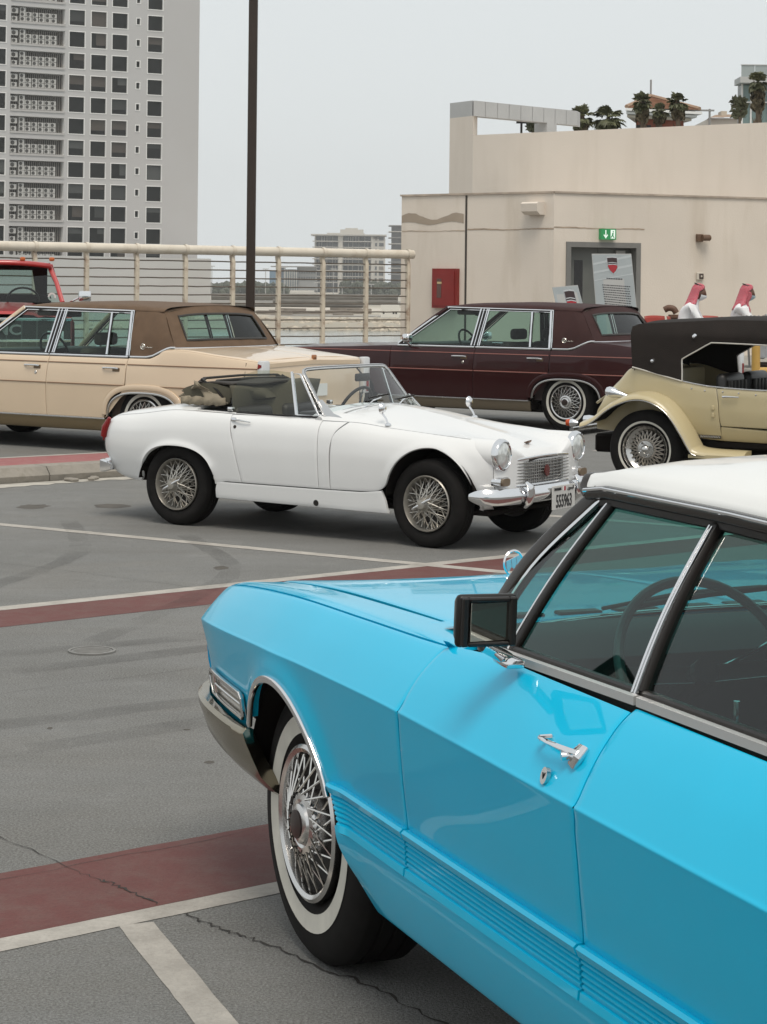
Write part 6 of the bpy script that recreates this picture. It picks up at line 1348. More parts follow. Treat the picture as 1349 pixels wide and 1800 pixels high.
# ================================================================== WHITE CONVERTIBLE ROADSTER
M_wht = mat('white_paint', (.70, .70, .695), .3, 0, coat=.7, var=.015, vscale=3)
M_clear = glass('clear_glass', (.90, .94, .93), .9)
mg_f = (.835, -.55); mg = thing('white_roadster', 'white open two-seat roadster with wire wheels, folded hood and chrome bumper', 'car', (.642, 14.129, 0), fwd_rot(*mg_f))
def ms(x, *p): return (x, list(p))
MS = [ms(.462, (.40, .30), (.47, .305), (.53, .36), (.558, .43), (.572, .51), (.568, .585), (.552, .645), (.505, .690), (.435, .684), (.25, .628), (0, .630)),
      ms(.36, (.45, .25), (.55, .26), (.59, .34), (.612, .42), (.622, .51), (.615, .59), (.588, .655), (.525, .703), (.44, .697), (.25, .660), (0, .668)),
      ms(.12, (.55, .205), (.642, .215), (.658, .33), (.668, .43), (.672, .53), (.660, .61), (.625, .680), (.555, .724), (.45, .722), (.25, .715), (0, .735)),
      ms(-.30, (.56, .195), (.652, .205), (.668, .33), (.680, .44), (.685, .55), (.676, .63), (.645, .705), (.575, .757), (.465, .782), (.25, .805), (0, .822)),
      ms(-.60, (.56, .195), (.655, .205), (.669, .33), (.682, .45), (.687, .56), (.680, .65), (.655, .725), (.592, .785), (.475, .822), (.25, .852), (0, .868)),
      ms(-.84, (.56, .20), (.655, .21), (.670, .33), (.683, .45), (.688, .56), (.682, .66), (.660, .735), (.610, .788), (.50, .835), (.26, .865), (0, .878)),
      ms(-1.55, (.56, .205), (.655, .215), (.671, .33), (.684, .45), (.690, .56), (.685, .66), (.665, .745), (.618, .800), (.52, .825), (.26, .845), (0, .85)),
      ms(-2.05, (.56, .22), (.650, .225), (.668, .34), (.682, .45), (.690, .56), (.684, .66), (.660, .745), (.600, .808), (.48, .842), (.25, .856), (0, .860)),
      ms(-2.45, (.50, .275), (.585, .285), (.618, .37), (.640, .455), (.650, .54), (.646, .63), (.622, .705), (.568, .765), (.455, .798), (.25, .810), (0, .812)),
      ms(-2.70, (.44, .31), (.53, .32), (.572, .39), (.598, .47), (.608, .55), (.604, .625), (.582, .695), (.530, .738), (.43, .758), (.25, .765), (0, .766)),
      ms(-2.80, (.36, .40), (.45, .41), (.51, .44), (.545, .49), (.556, .55), (.552, .615), (.530, .67), (.485, .705), (.40, .720), (.22, .725), (0, .725))]
FA = (.035, .285, .335, .365); RAr = (-2.045, .285, .345, .275)
def mdisp(P):
    for cx_, cz_, rx_, rz_, e in ((*FA, .010), (*RAr, .016)):
        r_ = np.hypot((P[:, 0]-cx_)/rx_, (P[:, 2]-cz_)/rz_); P[:, 1] += e*np.exp(-((r_-1.02)/.10)**2)*np.clip((P[:, 2]-.35)/.08, 0, 1)*(P[:, 1] > .4)
    return P
ML = Loft(MS, mdisp)
gRd = [(-1.469, .335), (-1.50, .46), (-1.545, .63), (-1.580, .75), (-1.59, .80)]; gFd = [(-.827, .335), (-.83, .5), (-.835, .66), (-.842, .80)]
gW = [(-.735, .335), (-.738, .50), (-.735, .62), (-.715, .70), (-.68, .755), (-.64, .79)]
TB = 8.0
def mz(x, t): return float(ML.at(np.array([x]), np.array([t]), 't')[0][2])
for mir in (False, True):
    s = -1 if mir else 1
    zs = np.linspace(.335, .798, 8)
    panel('door', ML, [[(gx(gRd, z), z), (gx(gFd, z), z)] for z in zs], 24, 26, M_wht, mg, 'z', mir, tmax=7, gap=.002)
    aR = arch_pts(RAr[0], RAr[1], RAr[2], RAr[3], 172, 3, 26, 2.5)
    bot = [(-2.79, .42), (-2.70, .345), (-2.55, .295), (-2.42, .285)]+aR+[(-1.60, .335), (gx(gRd, .335), .335)]
    xs = np.linspace(-2.79, -1.59, 30); top = [(x, mz(x, 7.)) for x in xs]; m1 = [(lerp(-2.795, gx(gRd, .60), i/29), .60) for i in range(30)]; m2 = [(lerp(-2.79, gx(gRd, .68), i/29), .665) for i in range(30)]
    panel('rear_wing', ML, [bot, m1, m2, top], 80, 30, M_wht, mg, 'z', mir, tmax=7, gap=.002)
    panel('scuttle_side', ML, [[(gx(gFd, z), z), (gx(gW, z), z)] for z in np.linspace(.335, .785, 8)], 8, 24, M_wht, mg, 'z', mir, tmax=7, gap=.002)
    aF = arch_pts(FA[0], FA[1], FA[2], FA[3], 183, -12, 28)
    bot = [(gx(gW, .335), .335), (-.50, .338), (-.38, .345), (-.325, .36)]+[p for p in aF if p[1] > .36 or p[0] > 0]+[(.40, .27), (.46, .31)]
    m1 = [(lerp(gx(gW, .66), .462, i/29), lerp(.66, .615, i/29)+.05*math.sin(PI*i/29)) for i in range(30)]
    top = [(x, mz(x, 7.)) for x in np.linspace(-.635, .462, 30)]
    panel('front_wing', ML, [bot, m1, top], 84, 30, M_wht, mg, 'z', mir, tmax=7, gap=.002)
    xs = np.linspace(-.60, .462, 16); panel('wing_top', ML, [[(x, 7.) for x in xs], [(x, 7.5) for x in xs], [(x, TB) for x in xs]], 30, 8, M_wht, mg, 't', mir, gap=0, roll=0, flange=.01)
    xs = np.linspace(-.74, .462, 16); panel('bonnet', ML, [[(x, TB) for x in xs], [(x, 9) for x in xs], [(x, 10) for x in xs]], 34, 18, M_wht, mg, 't', mir, gap=.0012)
    xs = np.linspace(-.76, -.95, 5); panel('scuttle_top', ML, [[(x, 7.) for x in xs], [(x, 8) for x in xs], [(x, 10) for x in xs]], 10, 16, M_wht, mg, 't', mir, gap=0, roll=0)
    xs = np.linspace(-.59, -.76, 6); panel('scuttle_corner', ML, [[(x, 7.) for x in xs], [(x, 7.6) for x in xs], [(x, TB) for x in xs]], 10, 8, M_wht, mg, 't', mir, gap=0, roll=0)
    # sill from rear wheel to front wheel, sweeping up into the front arch
    panel('sill', ML, [[(-1.70, .213), (-1.0, .205), (-.285, .20)], [(-1.70, .27), (-1.0, .27), (-.30, .28)], [(-1.685, .331), (-1.0, .331), (-.52, .333), (-.33, .352)]], 30, 10, M_wht, mg, 'z', mir, tmax=4, gap=.001)
    # rear deck
    xs = np.linspace(-1.93, -2.79, 16); panel('rear_deck', ML, [[(x, 7.) for x in xs], [(x, 8) for x in xs], [(x, 9) for x in xs], [(x, 10) for x in xs]], 30, 20, M_wht, mg, 't', mir, gap=0, roll=0)
    # cockpit rim and inner door
    rim = [ML.at(np.array([x]), np.array([7.0]), 't')[0] for x in np.linspace(-.86, -1.95, 16)]
    q = MB(); q.grid([[(p[0], s*(p[1]-o), p[2]+dz_) for o, dz_ in ((0, 0), (.02, .008), (.05, .004), (.06, -.05))] for p in rim]); q.build('cockpit_rim', M_wht, mg)
    q = MB(); q.grid([[(p[0], s*(p[1]-o), z) for o, z in ((.065, p[2]-.02), (.07, .55), (.08, .28))] for p in rim]); q.build('inner_trim', mat('roadster_trim', (.035, .03, .027), .8), mg)
    # wheel wells
    for cx_, cz_, rx_, rz_ in (FA, RAr):
        A_ = arch_pts(cx_, cz_, rx_+.008, rz_+.008, 6, 174, 24); q = MB(); q.grid([[(p[0], s*yy, p[1]) for yy in (.655, .33)] for p in A_]); q.add([(p[0], s*.33, p[1]) for p in A_], [tuple(range(24))]); q.build('wheel_well', dark_in, mg, False)
    def MP(x, z, o=0.): p = ML.at(np.array([x]), np.array([z]), 'z', tmax=7)[0]; return np.array((p[0], s*(p[1]+o), p[2]))
    # door handle, lock, plug
    q = MB(); q.sweep([tuple(MP(-1.555, .762, .012)), tuple(MP(-1.50, .762, .024)), tuple(MP(-1.44, .757, .024)), tuple(MP(-1.395, .752, .016))], rrect(.012, .012, .004, 2), up=(0, s, 0), scales=[1.2, 1., .8, .6]); hd = q.build('door_handle', chrome, mg)
    q = MB(); q.rbox(-1.572, -1.530, MP(-1.55, .765)[1]-.014, MP(-1.55, .765)[1]+.014, .750, .777, .006, 2); q.build('handle_base', chrome, hd)
    q = MB(); q.lathe([(0, s*.006), (.010, s*.006), (.013, 0)], 12, 'y', tuple(MP(-1.53, .715))); q.build('door_lock', mat('lock_dark', (.06, .05, .045), .3, .6), mg)
    q = MB(); q.lathe([(0, s*.003), (.020, s*.003), (.022, -s*.004)], 16, 'y', tuple(MP(-.854, .238))); q.build('sill_plug', black_pl, mg)
    # tail lamp
    q = MB(); q.sweep([tuple(MP(-2.70, .70, .0)+np.array((-.035, 0, .02))), tuple(MP(-2.755, .65, .004)+np.array((-.02, 0, 0))), tuple(MP(-2.785, .585, .006)+np.array((-.01, 0, 0)))], rrect(.055, .05, .02, 3), up=(0, s, 0), scales=[.45, 1., .9]); tl = q.build('tail_lamp', mat('red_lens', (0, 0, 0)), mg)
    q = MB(); q.rbox(-2.83, -2.79, s*.53-.02, s*.53+.03, .55, .60, .01, 2); q.build('lamp_lower_lens', mat('red_lens', (0, 0, 0)), tl)
    # head lamp: pod, chrome ring, lens
    hc = (.466, s*.500, .617)
    q = MB(); q.lathe([(.101, -.20), (.100, -.06), (.099, 0)], 36, 'x', hc); hl = q.build('headlamp', M_wht, mg)
    q = MB(); q.lathe([(.098, -.012), (.104, -.004), (.105, .016), (.099, .030), (.088, .036), (.084, .030)], 40, 'x', hc); q.build('lamp_ring', chrome, hl)
    q = MB(); q.lathe([(.086, .027), (.07, .035), (.04, .041), (0, .044)], 36, 'x', hc); q.build('lens', mat('headlamp_lens', (.62, .64, .63), .06, .35, var=.25, vscale=30), hl)
    # side lamp
    q = MB(); q.sweep([(.50-.055, s*.520, .447), (.515, s*.520, .447)], [(.055*math.copysign(abs(math.cos(a))**.6, math.cos(a)), .032*math.copysign(abs(math.sin(a))**.6, math.sin(a))) for a in np.linspace(0, 2*PI, 21)[:-1]], up=(0, 0, 1)); sl_ = q.build('side_lamp', chrome, mg)
    q = MB(); q.sweep([(.515, s*.520, .447), (.530, s*.520, .447)], [(.046*math.copysign(abs(math.cos(a))**.6, math.cos(a)), .025*math.copysign(abs(math.sin(a))**.6, math.sin(a))) for a in np.linspace(0, 2*PI, 21)[:-1]], up=(0, 0, 1)); q.build('lens', mat('amber_smoke', (.16, .12, .08), .12), sl_)
    # wing mirror
    mp_ = np.array((-.40, s*.555, 0)); zb_ = float(ML.at(np.array([-.40]), np.array([.555]), 'y', tmin=6)[0][2])
    q = MB(); q.tube([tuple(mp_+(.045, 0, zb_)), tuple(mp_+(.03, 0, zb_+.035)), tuple(mp_+(.0, 0, zb_+.07))], .007, 8); wm = q.build('wing_mirror', chrome, mg)
    q = MB(); q.lathe([(0, .018), (.024, .015), (.037, .0), (.039, -.006), (.036, -.008), (0, -.008)], 20, 'x', tuple(mp_+(0, 0, zb_+.105))); q.build('mirror_head', chrome, wm)
    q = MB(); q.lathe([(.022, -.006), (.02, .006), (.008, .012)], 12, 'z', tuple(mp_+(.045, 0, zb_))); q.build('mirror_base', chrome, wm)
    # front bumper bar half with overrider
    q = MB(); q.rbox(-.0, .0001, 0, .0001, 0, .0001, .00001, 1) if False else None
# nose cap with grille
fr = ML.at(np.full(60, .462), np.linspace(.6, 10, 60), 't'); halfp = [(p[1], p[2]) for p in fr]; ringp = [(-y, z) for y, z in halfp]+[(y, z) for y, z in reversed(halfp[:-1])]
b = MB(); c0 = np.array((0, .47)); rows = []
for k in np.linspace(0, 1, 9):
    kk = k*.45; rows.append([(.462+.045*(1-(1-k)**2), lerp(y, c0[0], kk), lerp(z, c0[1], kk)) for y, z in ringp])
b.grid(rows, closed_v=True); b.F.append(tuple((len(rows)-1)*len(ringp)+i for i in range(len(ringp)))); b.build('nose_panel', M_wht, mg, sharp=60)
# grille opening, bars, surround, badge
gw, gz0, gz1 = .400, .415, .566
def gout(k=1., dz_=0): return [(gw*k, gz0+.03), (gw*.97*k, gz0+.005-dz_), (gw*.8*k, gz0-dz_), (-gw*.8*k, gz0-dz_), (-gw*.97*k, gz0+.005-dz_), (-gw*k, gz0+.03), (-gw*k*1.02, gz1-.03), (-gw*.9*k, gz1+dz_), (-gw*.4*k, gz1+.014+dz_), (0, gz1+.018+dz_), (gw*.4*k, gz1+.014+dz_), (gw*.9*k, gz1+dz_), (gw*k*1.02, gz1-.03)]
gpx = lambda y: .518-.035*(y/gw)**2
q = MB(); q.add([(gpx(y)-.001, y, z) for y, z in gout()], [tuple(range(13))]); gr_ = q.build('grille', mat('grille_dark', (.022, .014, .012), .6), mg, False)
for k in range(7):
    z = gz0+.014+.0205*k; q = MB(); hw = gw*(.96 if k not in (0, 6) else .93); q.sweep([(gpx(y)+.010, y, z) for y in np.linspace(-hw, hw, 13)], rrect(.010, .0060, .002, 1), up=(0, 0, 1)); q.build('grille_bar', mat('grille_metal', (.40, .38, .35), .25, 1.), gr_)
q = MB()
for k in range(34): y = -gw*.93+gw*1.86*k/33; q.box(gpx(y)+.001, gpx(y)+.006, y-.0015, y+.0015, gz0+.004, gz1-.004)
stuff(q.build('grille_fins', mat('grille_fin', (.10, .09, .08), .4, .7), gr_, False))
q = MB(); q.sweep([(gpx(y)+.008, y, z) for y, z in catmull(gout(1.01, .006), 3, True)], rrect(.016, .012, .004, 2), closed=True, up=(1, 0, 0)); q.build('grille_surround', chrome, gr_)
q = MB(); q.sweep([(gpx(0)+.012, 0, .490), (gpx(0)+.020, 0, .490)], [(.030*math.cos(a), .038*math.sin(a)) for a in np.linspace(0, 2*PI, 21)[:-1]], up=(0, 0, 1)); q.build('grille_badge', mat('badge_maroon', (.10, .02, .018), .3), gr_)
# bonnet winged badge
bz = float(ML.at(np.array([.40]), np.array([0.]), 'y', tmin=8)[0][2]); q = MB(); q.prism([(.39, -.055, bz+.012), (.41, -.018, bz+.022), (.415, 0, bz+.024), (.40, .02, bz+.014), (.385, .022, bz+.006), (.375, 0, bz+.010)], (0, 0, .006)); bg_ = q.build('bonnet_badge', mat('badge_bronze', (.22, .12, .07), .3, .7), mg, False)
# bumper
pth = catmull([(.33, -.655, 0), (.42, -.64, 0), (.50, -.56, 0), (.545, -.36, 0), (.560, 0, 0), (.545, .36, 0), (.50, .56, 0), (.42, .64, 0), (.33, .655, 0)], 6)
rows = []; N_ = len(pth)
for i, p in enumerate(pth):
    t0 = pth[min(i+1, N_-1)]-pth[max(i-1, 0)]; t0 = t0/np.linalg.norm(t0); nn = np.array([t0[1], -t0[0], 0.]); k = min(1., (min(i, N_-1-i)+1.2)/7)
    h_ = .052*k**.6; zc_ = .352
    rows.append([tuple(p+nn*o*k+np.array((0, 0, zc_+z*h_))) for o, z in ((-.01, -.8), (.012, -1.), (.024, -.7), (.034, -.2), (.036, .15), (.026, .65), (.010, 1.), (-.012, .85), (-.02, 0))])
q = MB(); q.grid(rows, closed_v=True); n_ = 9; q.F.append(tuple(range(n_))); q.F.append(tuple(reversed(range((N_-1)*n_, N_*n_)))); bp = q.build('front_bumper', chrome, mg, sharp=60)
for s in (1, -1):
    q = MB(); q.sweep([(.560, s*.335, .275), (.590, s*.335, .31), (.605, s*.335, .36), (.600, s*.335, .41), (.570, s*.335, .435)], [(.038*math.cos(a), .022*math.sin(a)) for a in np.linspace(0, 2*PI, 15)[:-1]], up=(1, 0, 0), scales=[.5, .95, 1., .95, .5]); q.build('overrider', chrome, bp)
    q = MB(); q.sweep([(-2.68, s*.62, .375), (-2.78, s*.60, .375), (-2.85, s*.50, .375), (-2.875, s*.25, .375), (-2.88, 0, .375)], [(-.02, -.04), (.015, -.045), (.03, -.01), (.03, .02), (.012, .045), (-.02, .04)], up=(0, 0, 1), scales=[.5, 1, 1, 1, 1]); q.build('rear_bumper', chrome, mg)
# number plate
pl = MB(); pl.rbox(.600, .607, -.055, .255, .235, .392, .002, 1); po = pl.build('number_plate', mat('plate_offwhite', (.52, .52, .50), .45), mg); M_ink = mat('plate_ink', (.02, .02, .022), .5)
text_mesh('plate_digits', '555963', .118, M_ink, po, frame((.6085, .100, .285), (0, 1, 0), (0, 0, 1)), .62, bold=.002)
text_mesh('plate_country', 'BAHRAIN', .026, M_ink, po, frame((.6085, .015, .368), (0, 1, 0), (0, 0, 1)), .85, bold=.0006)
text_mesh('plate_country', '\ufee6\ufef3\ufeae\ufea4\ufe92\ufedf\ufe8d', .030, M_ink, po, frame((.6085, .190, .368), (0, 1, 0), (0, 0, 1)), 1., bold=.0006)
q = MB(); q.box(.607, .6082, .088, .099, .355, .382); q.build('plate_flag', mat('flag_white', (.75, .75, .73), .5), po, False); q = MB(); q.box(.607, .6086, .099, .122, .355, .382); q.build('plate_flag', mat('flag_red', (.35, .02, .04), .5), po, False)
# ---- windscreen: raked flat frame with rounded top corners
def WM(u, v): au = abs(u); return np.array((lerp(-.795-.045*au**2.2, -1.04-.045*au**2.2, v), u*lerp(.565, .515, v), lerp(.862-.065*au**3., 1.125-.012*au**4, v)))
fp = [WM(u, 0) for u in np.linspace(-1, 1, 15)]+[WM(1, v) for v in (.2, .4, .6, .8, .92)]+[WM(.97, .985)]+[WM(u, 1) for u in np.linspace(.92, -.92, 13)]+[WM(-.97, .985)]+[WM(-1, v) for v in (.92, .8, .6, .4, .2)]
q = MB(); q.sweep([tuple(p) for p in fp], rrect(.026, .020, .006, 2), closed=True, up=(1, 0, .75)); wsf = q.build('windscreen_frame', chrome_dull, mg)
q = MB(); q.sweep([tuple(p+np.array((.004, 0, .004))) for p in [c_ * 1.0 for c_ in fp]], rrect(.010, .010, .003, 1), closed=True, up=(1, 0, .75)); q.build('screen_seal', black_pl, wsf)
q = MB(); q.grid([[WM(u, v) for v in np.linspace(.01, .99, 7)] for u in np.linspace(-.985, .985, 17)]); q.build('windscreen', M_clear, wsf)
q = MB(); q.sweep([tuple(WM(u, 0)+np.array((.02, 0, -.008))) for u in np.linspace(-1, 1, 15)], rrect(.035, .016, .005, 2), up=(0, 0, 1)); q.build('screen_gasket', black_pl, wsf)
for s in (1, -1):
    q = MB(); q.prism([(-.86, s*.575, .80), (-.76, s*.58, .785), (-.70, s*.565, .802), (-.80, s*.56, .83), (-.90, s*.555, .92), (-.925, s*.555, .90)], (0, -s*.02, 0)); q.build('screen_stanchion', chrome_dull, wsf, False)
    # quarter light frame and pane, door glass
    a0, a1, a2 = np.array((-.885, s*.595, .815)), np.array((-1.075, s*.545, 1.085)), np.array((-1.06, s*.598, .812))
    a3 = np.array((-1.135, s*.552, 1.09))
    q = MB(); q.sweep([tuple(p) for p in (a0, a1, a3, a2)], rrect(.014, .014, .004, 2), closed=True, up=(0, s, 0)); ql = q.build('quarter_light', chrome, mg); poly_glass('pane', [a0, a1, a3, a2], M_clear, ql)
    q = MB(); q.sweep([tuple(a2+np.array((-.008, 0, 0))), tuple(a3+np.array((-.008, 0, .01)))], rrect(.016, .016, .004, 2), up=(0, s, 0)); q.build('glass_channel', chrome, ql)
    P = [(-1.085, .812), (-1.15, 1.095), (-1.30, 1.105), (-1.44, 1.10), (-1.53, 1.075), (-1.59, 1.02), (-1.625, .95), (-1.635, .88), (-1.62, .82)]
    if s < 0: poly_glass('door_glass', [np.array((x, s*(.598-.05*(z-.81)/.28), z)) for x, z in P], glass('tinted_door_glass', (.72, .74, .66), .8), mg)
    q = MB(); q.sweep([(x, s*.600, .806) for x in (-.89, -1.2, -1.57)], rrect(.016, .010, .003, 1), up=(0, 0, 1)); q.build('glass_seal', black_pl, mg)
    q = MB(); q.rbox(-1.645, -1.605, s*.595-.018, s*.595+.018, .815, .845, .006, 2); q.build('hood_fastener', chrome, mg)
# wipers
for y0, y1 in ((-.26, .06), (.16, .42)):
    q = MB(); p0 = WM(y0/.55, 0)+np.array((.05, 0, -.006)); p1_ = WM(y1/.55, .16)+np.array((.015, 0, .012)); q.tube([tuple(p0), tuple((p0+p1_)/2+np.array((.01, 0, .02))), tuple(p1_)], .005, 6); wa_ = q.build('wiper', chrome, mg)
    q = MB(); d_ = (p1_-p0)/np.linalg.norm(p1_-p0); q.sweep([tuple(p1_-np.array((0, .15, 0))), tuple(p1_+np.array((0, .10, .02)))], rrect(.010, .012, .002, 1)); q.build('wiper_blade', black_pl, wa_)
# ---- cockpit: floor, seats, dash, wheel
q = MB(); q.rbox(-2.05, -.85, -.56, .56, .24, .30, .01, 1); q.build('floor', dark_in, mg)
q = MB(); q.rbox(-1.10, -.86, -.55, .55, .62, .835, .03, 3); q.build('dashboard', mat('roadster_dash', (.022, .02, .02), .5), mg)
M_rs = mat('roadster_seat', (.022, .020, .019), .5)
for yc in (.29, -.29): q = MB(); q.rbox(-1.75, -1.63, yc-.22, yc+.22, .40, .84, .05, 3); q.rbox(-1.70, -1.25, yc-.22, yc+.22, .36, .48, .05, 3); q.build('seat', M_rs, mg)
cw = Vector((-1.20, .29, .80)); ax = Vector((-.90, 0, .44)).normalized(); e1_ = Vector((0, 1, 0)); e2_ = ax.cross(e1_)
q = MB(); q.tube([tuple(cw+e1_*(.185*math.cos(t))+e2_*(.185*math.sin(t))) for t in np.linspace(0, 2*PI, 41)[:-1]], .012, 8, closed=True, up=tuple(ax)); stw = q.build('steering_wheel', black_pl, mg)
for a in (.4, PI-.4, 1.5*PI): q = MB(); q.sweep([tuple(cw-ax*.03), tuple(cw+e1_*(.18*math.cos(a))+e2_*(.18*math.sin(a)))], rrect(.022, .004, .001, 1), up=tuple(ax)); q.build('wheel_spoke', chrome_dull, stw)
q = MB(); q.tube([tuple(cw), tuple(cw-ax*.25)], .025, 8); q.build('steering_column', black_pl, mg)
q = MB(); q.rbox(-1.02, -1.00, .02, .20, 1.02, 1.075, .012, 2); q.build('inside_mirror', black_pl, mg); q = MB(); q.tube([(-1.06, .10, 1.12), (-1.015, .11, 1.07)], .006, 6); q.build('mirror_stem', black_pl, mg)
# ---- folded hood: frame bows, crumpled cloth stack, dark tonneau side
M_hood = mat('hood_cloth_khaki', (.24, .205, .15), .9, var=.10, vscale=4, bump=.3, bscale=30); M_hoodk = mat('hood_cloth_dark', (.030, .026, .022), .8, var=.1, vscale=4, bump=.3, bscale=30)
rnd = random.Random(5); rows = []
for i in range(33):
    u = i/32; y = lerp(-.50, .50, u); row = []
    for j in range(28):
        a = 2*PI*j/28; rr_ = 1+.07*math.sin(5*a+2*u*PI)+.03*math.sin(9*a-5*u); cx_ = -1.90+.03*math.sin(u*7); cz_ = .915
        px = .20*math.copysign(abs(math.cos(a))**.7, math.cos(a))*rr_; pz = .075*math.copysign(abs(math.sin(a))**.7, math.sin(a))*rr_
        row.append((cx_+px, y*(1-.04*math.cos(a)), cz_+pz))
    rows.append(row)
q = MB(); q.grid(rows, closed_v=True); q.F.append(tuple(range(28))); q.F.append(tuple(reversed(range(32*28, 33*28)))); hs = q.build('folded_hood', mat('hood_lining_olive', (.085, .078, .055), .85, var=.12, vscale=4, bump=.3, bscale=25), mg, sharp=70)
for k, (z0, x0_, x1_, w_, m_) in enumerate(((.998, -1.70, -2.06, .49, M_hoodk), (.965, -1.98, -2.14, .50, M_hood), (.925, -2.02, -2.16, .51, M_hood))):   # top sheet and rear folds
    rows = []
    for i in range(25):
        u = lerp(-1, 1, i/24); row = []
        for j in range(13):
            v = j/12; row.append((lerp(x0_, x1_, v), u*w_, z0+.006*math.sin(5*u+2*v+k)+.010*math.sin(PI*v)-.05*max(0, v-.7)-.05*max(0, abs(u)-.85)))
        rows.append(row)
    q = MB(); q.grid(rows); fl_ = q.build('hood_flap', m_, hs, sharp=70); fl_.modifiers.new('t', 'SOLIDIFY').thickness = .014
for s in (-1, 1):
    # side flap folded over itself with a rounded end
    pts = []; 
    q = MB(); rows = []
    for i in range(15):
        t = i/14; x = lerp(-2.02, -1.74, t); row = []
        for j in range(9):
            v = j/8; row.append((x+.03*math.sin(v*4), s*(.515+.022*math.sin(t*8+v*3)), lerp(1.015-.15*t, .955-.10*t+.02*math.sin(t*9), v)))
        rows.append(row)
    q.grid(rows); f_ = q.build('hood_flap', M_hood, hs, sharp=70); f_.modifiers.new('t', 'SOLIDIFY').thickness = .012
    q = MB(); q.tube([(-1.74, s*.50, .86), (-1.83, s*.49, .95), (-1.98, s*.48, 1.02)], .009, 6); q.build('hood_strut', black_pl, hs)
    q = MB(); rows = [[(lerp(-2.10, -1.72, i/12), s*(.54+.012*math.sin(i*1.9+j)), .845+.028*j+.006*math.sin(i*2.3+j*2)) for j in range(3)] for i in range(13)]; q.grid(rows); f_ = q.build('hood_flap', M_hood, hs, sharp=70); f_.modifiers.new('t', 'SOLIDIFY').thickness = .016
for z, x, w_ in ((1.025, -1.98, .50), (1.01, -1.88, .47), (.985, -1.78, .48)):
    q = MB(); q.sweep([(x, -w_, z-.03), (x-.01, -w_*.85, z), (x-.015, 0, z+.008), (x-.01, w_*.85, z), (x, w_, z-.03)], rrect(.035, .016, .005, 2), up=(0, 0, 1)); q.build('hood_bow', M_hoodk, hs)
# dark cloth bag hanging behind the seats
rows = []
for i in range(19):
    u = i/18; row = []
    for j in range(13): v = j/12; row.append((-1.70+.03*math.sin(u*9+v*3), lerp(-.52, .55, u), lerp(.985-.03*math.sin(u*5), .66, v)+.012*math.sin(u*11+v*6)))
    rows.append(row)
q = MB(); q.grid(rows); f_ = q.build('hood_lining', mat('hood_lining_olive', (.085, .078, .055), .85, var=.3, vscale=7, bump=.5, bscale=14), hs, sharp=70); f_.modifiers.new('t', 'SOLIDIFY').thickness = .01
q = MB(); q.rbox(-2.3, .40, -.52, .52, .22, .26, .01, 1); q.build('underbody', dark_in, mg); q = MB(); q.rbox(-.70, .44, -.33, .33, .26, .56, .02, 1); q.build('engine_bay', dark_in, mg); q = MB(); q.rbox(-2.72, -2.0, -.33, .33, .26, .70, .02, 1); q.build('boot_box', dark_in, mg)
tc = ML.at(np.full(40, -2.80), np.linspace(0, 10, 40), 't'); tl2 = [(p[1], p[2]) for p in tc]; q = MB(); q.add([(-2.80, -y, z) for y, z in tl2]+[(-2.80, y, z) for y, z in reversed(tl2[:-1])], [tuple(range(2*len(tl2)-1))]); q.build('tail_panel', M_wht, mg, False)
for x, s in ((0, 1), (0, -1), (-2.07, 1), (-2.07, -1)): make_wheel('wheel', .288, .155, .178, 'wire', None, mg, (x, s*.632, .286), s, R(-4) if x == 0 else 0, M_rimw, mat('wire_spoke', (.52, .50, .46), .28, .8))
# ================================================================== CREAM TOURER (rear at left, faces right)
M_crm = mat('cream_paint', (.47, .395, .235), .33, 0, coat=.6, var=.03, vscale=3); M_top = mat('black_hood_cloth', (.015, .011, .009), .8, spec=.25, var=.15, vscale=7, bump=.25, bscale=120)
ph_f = (math.cos(R(30)), -math.sin(R(30))); pc = thing('cream_tourer', 'cream open tourer with black fabric hood, sweeping wings and lattice wheels', 'car', (2.603, 18.438, 0), fwd_rot(*ph_f))
# body tub sections (y,z) half
def ps(x, *p): return (x, list(p))
PS = [ps(-.60, (.30, .42), (.42, .44), (.47, .52), (.49, .60), (.46, .68), (.38, .71), (.2, .72), (0, .72)),
      ps(-.50, (.36, .42), (.48, .44), (.53, .55), (.55, .65), (.52, .735), (.42, .77), (.2, .785), (0, .79)),
      ps(-.35, (.42, .42), (.54, .44), (.59, .58), (.605, .72), (.575, .85), (.46, .905), (.22, .925), (0, .93)),
      ps(-.20, (.45, .42), (.56, .44), (.61, .60), (.63, .78), (.625, .95), (.605, 1.005), (.3, 1.01), (0, 1.01)),
      ps(-.12, (.45, .40), (.57, .42), (.63, .60), (.650, .78), (.648, .95), (.635, 1.020), (.5, 1.02), (0, 1.02)),
      ps(.30, (.45, .38), (.58, .40), (.655, .58), (.672, .72), (.672, .84), (.660, .915), (.5, .92), (0, .92)),
      ps(.60, (.45, .38), (.58, .40), (.665, .56), (.682, .70), (.682, .80), (.670, .876), (.5, .88), (0, .88)),
      ps(1.05, (.45, .38), (.58, .40), (.670, .55), (.688, .68), (.688, .79), (.675, .862), (.5, .87), (0, .87)),
      ps(1.70, (.45, .38), (.58, .40), (.655, .55), (.672, .68), (.672, .82), (.655, .915), (.4, .97), (0, .98)),
      ps(2.90, (.40, .40), (.48, .42), (.50, .55), (.50, .68), (.48, .82), (.42, .88), (.25, .93), (0, .95))]
PL = Loft(PS)
gD = [(.640, .545), (.628, .60), (.620, .75), (.600, .876)]
def pz(x, t): return float(PL.at(np.array([x]), np.array([t]), 't')[0][2])
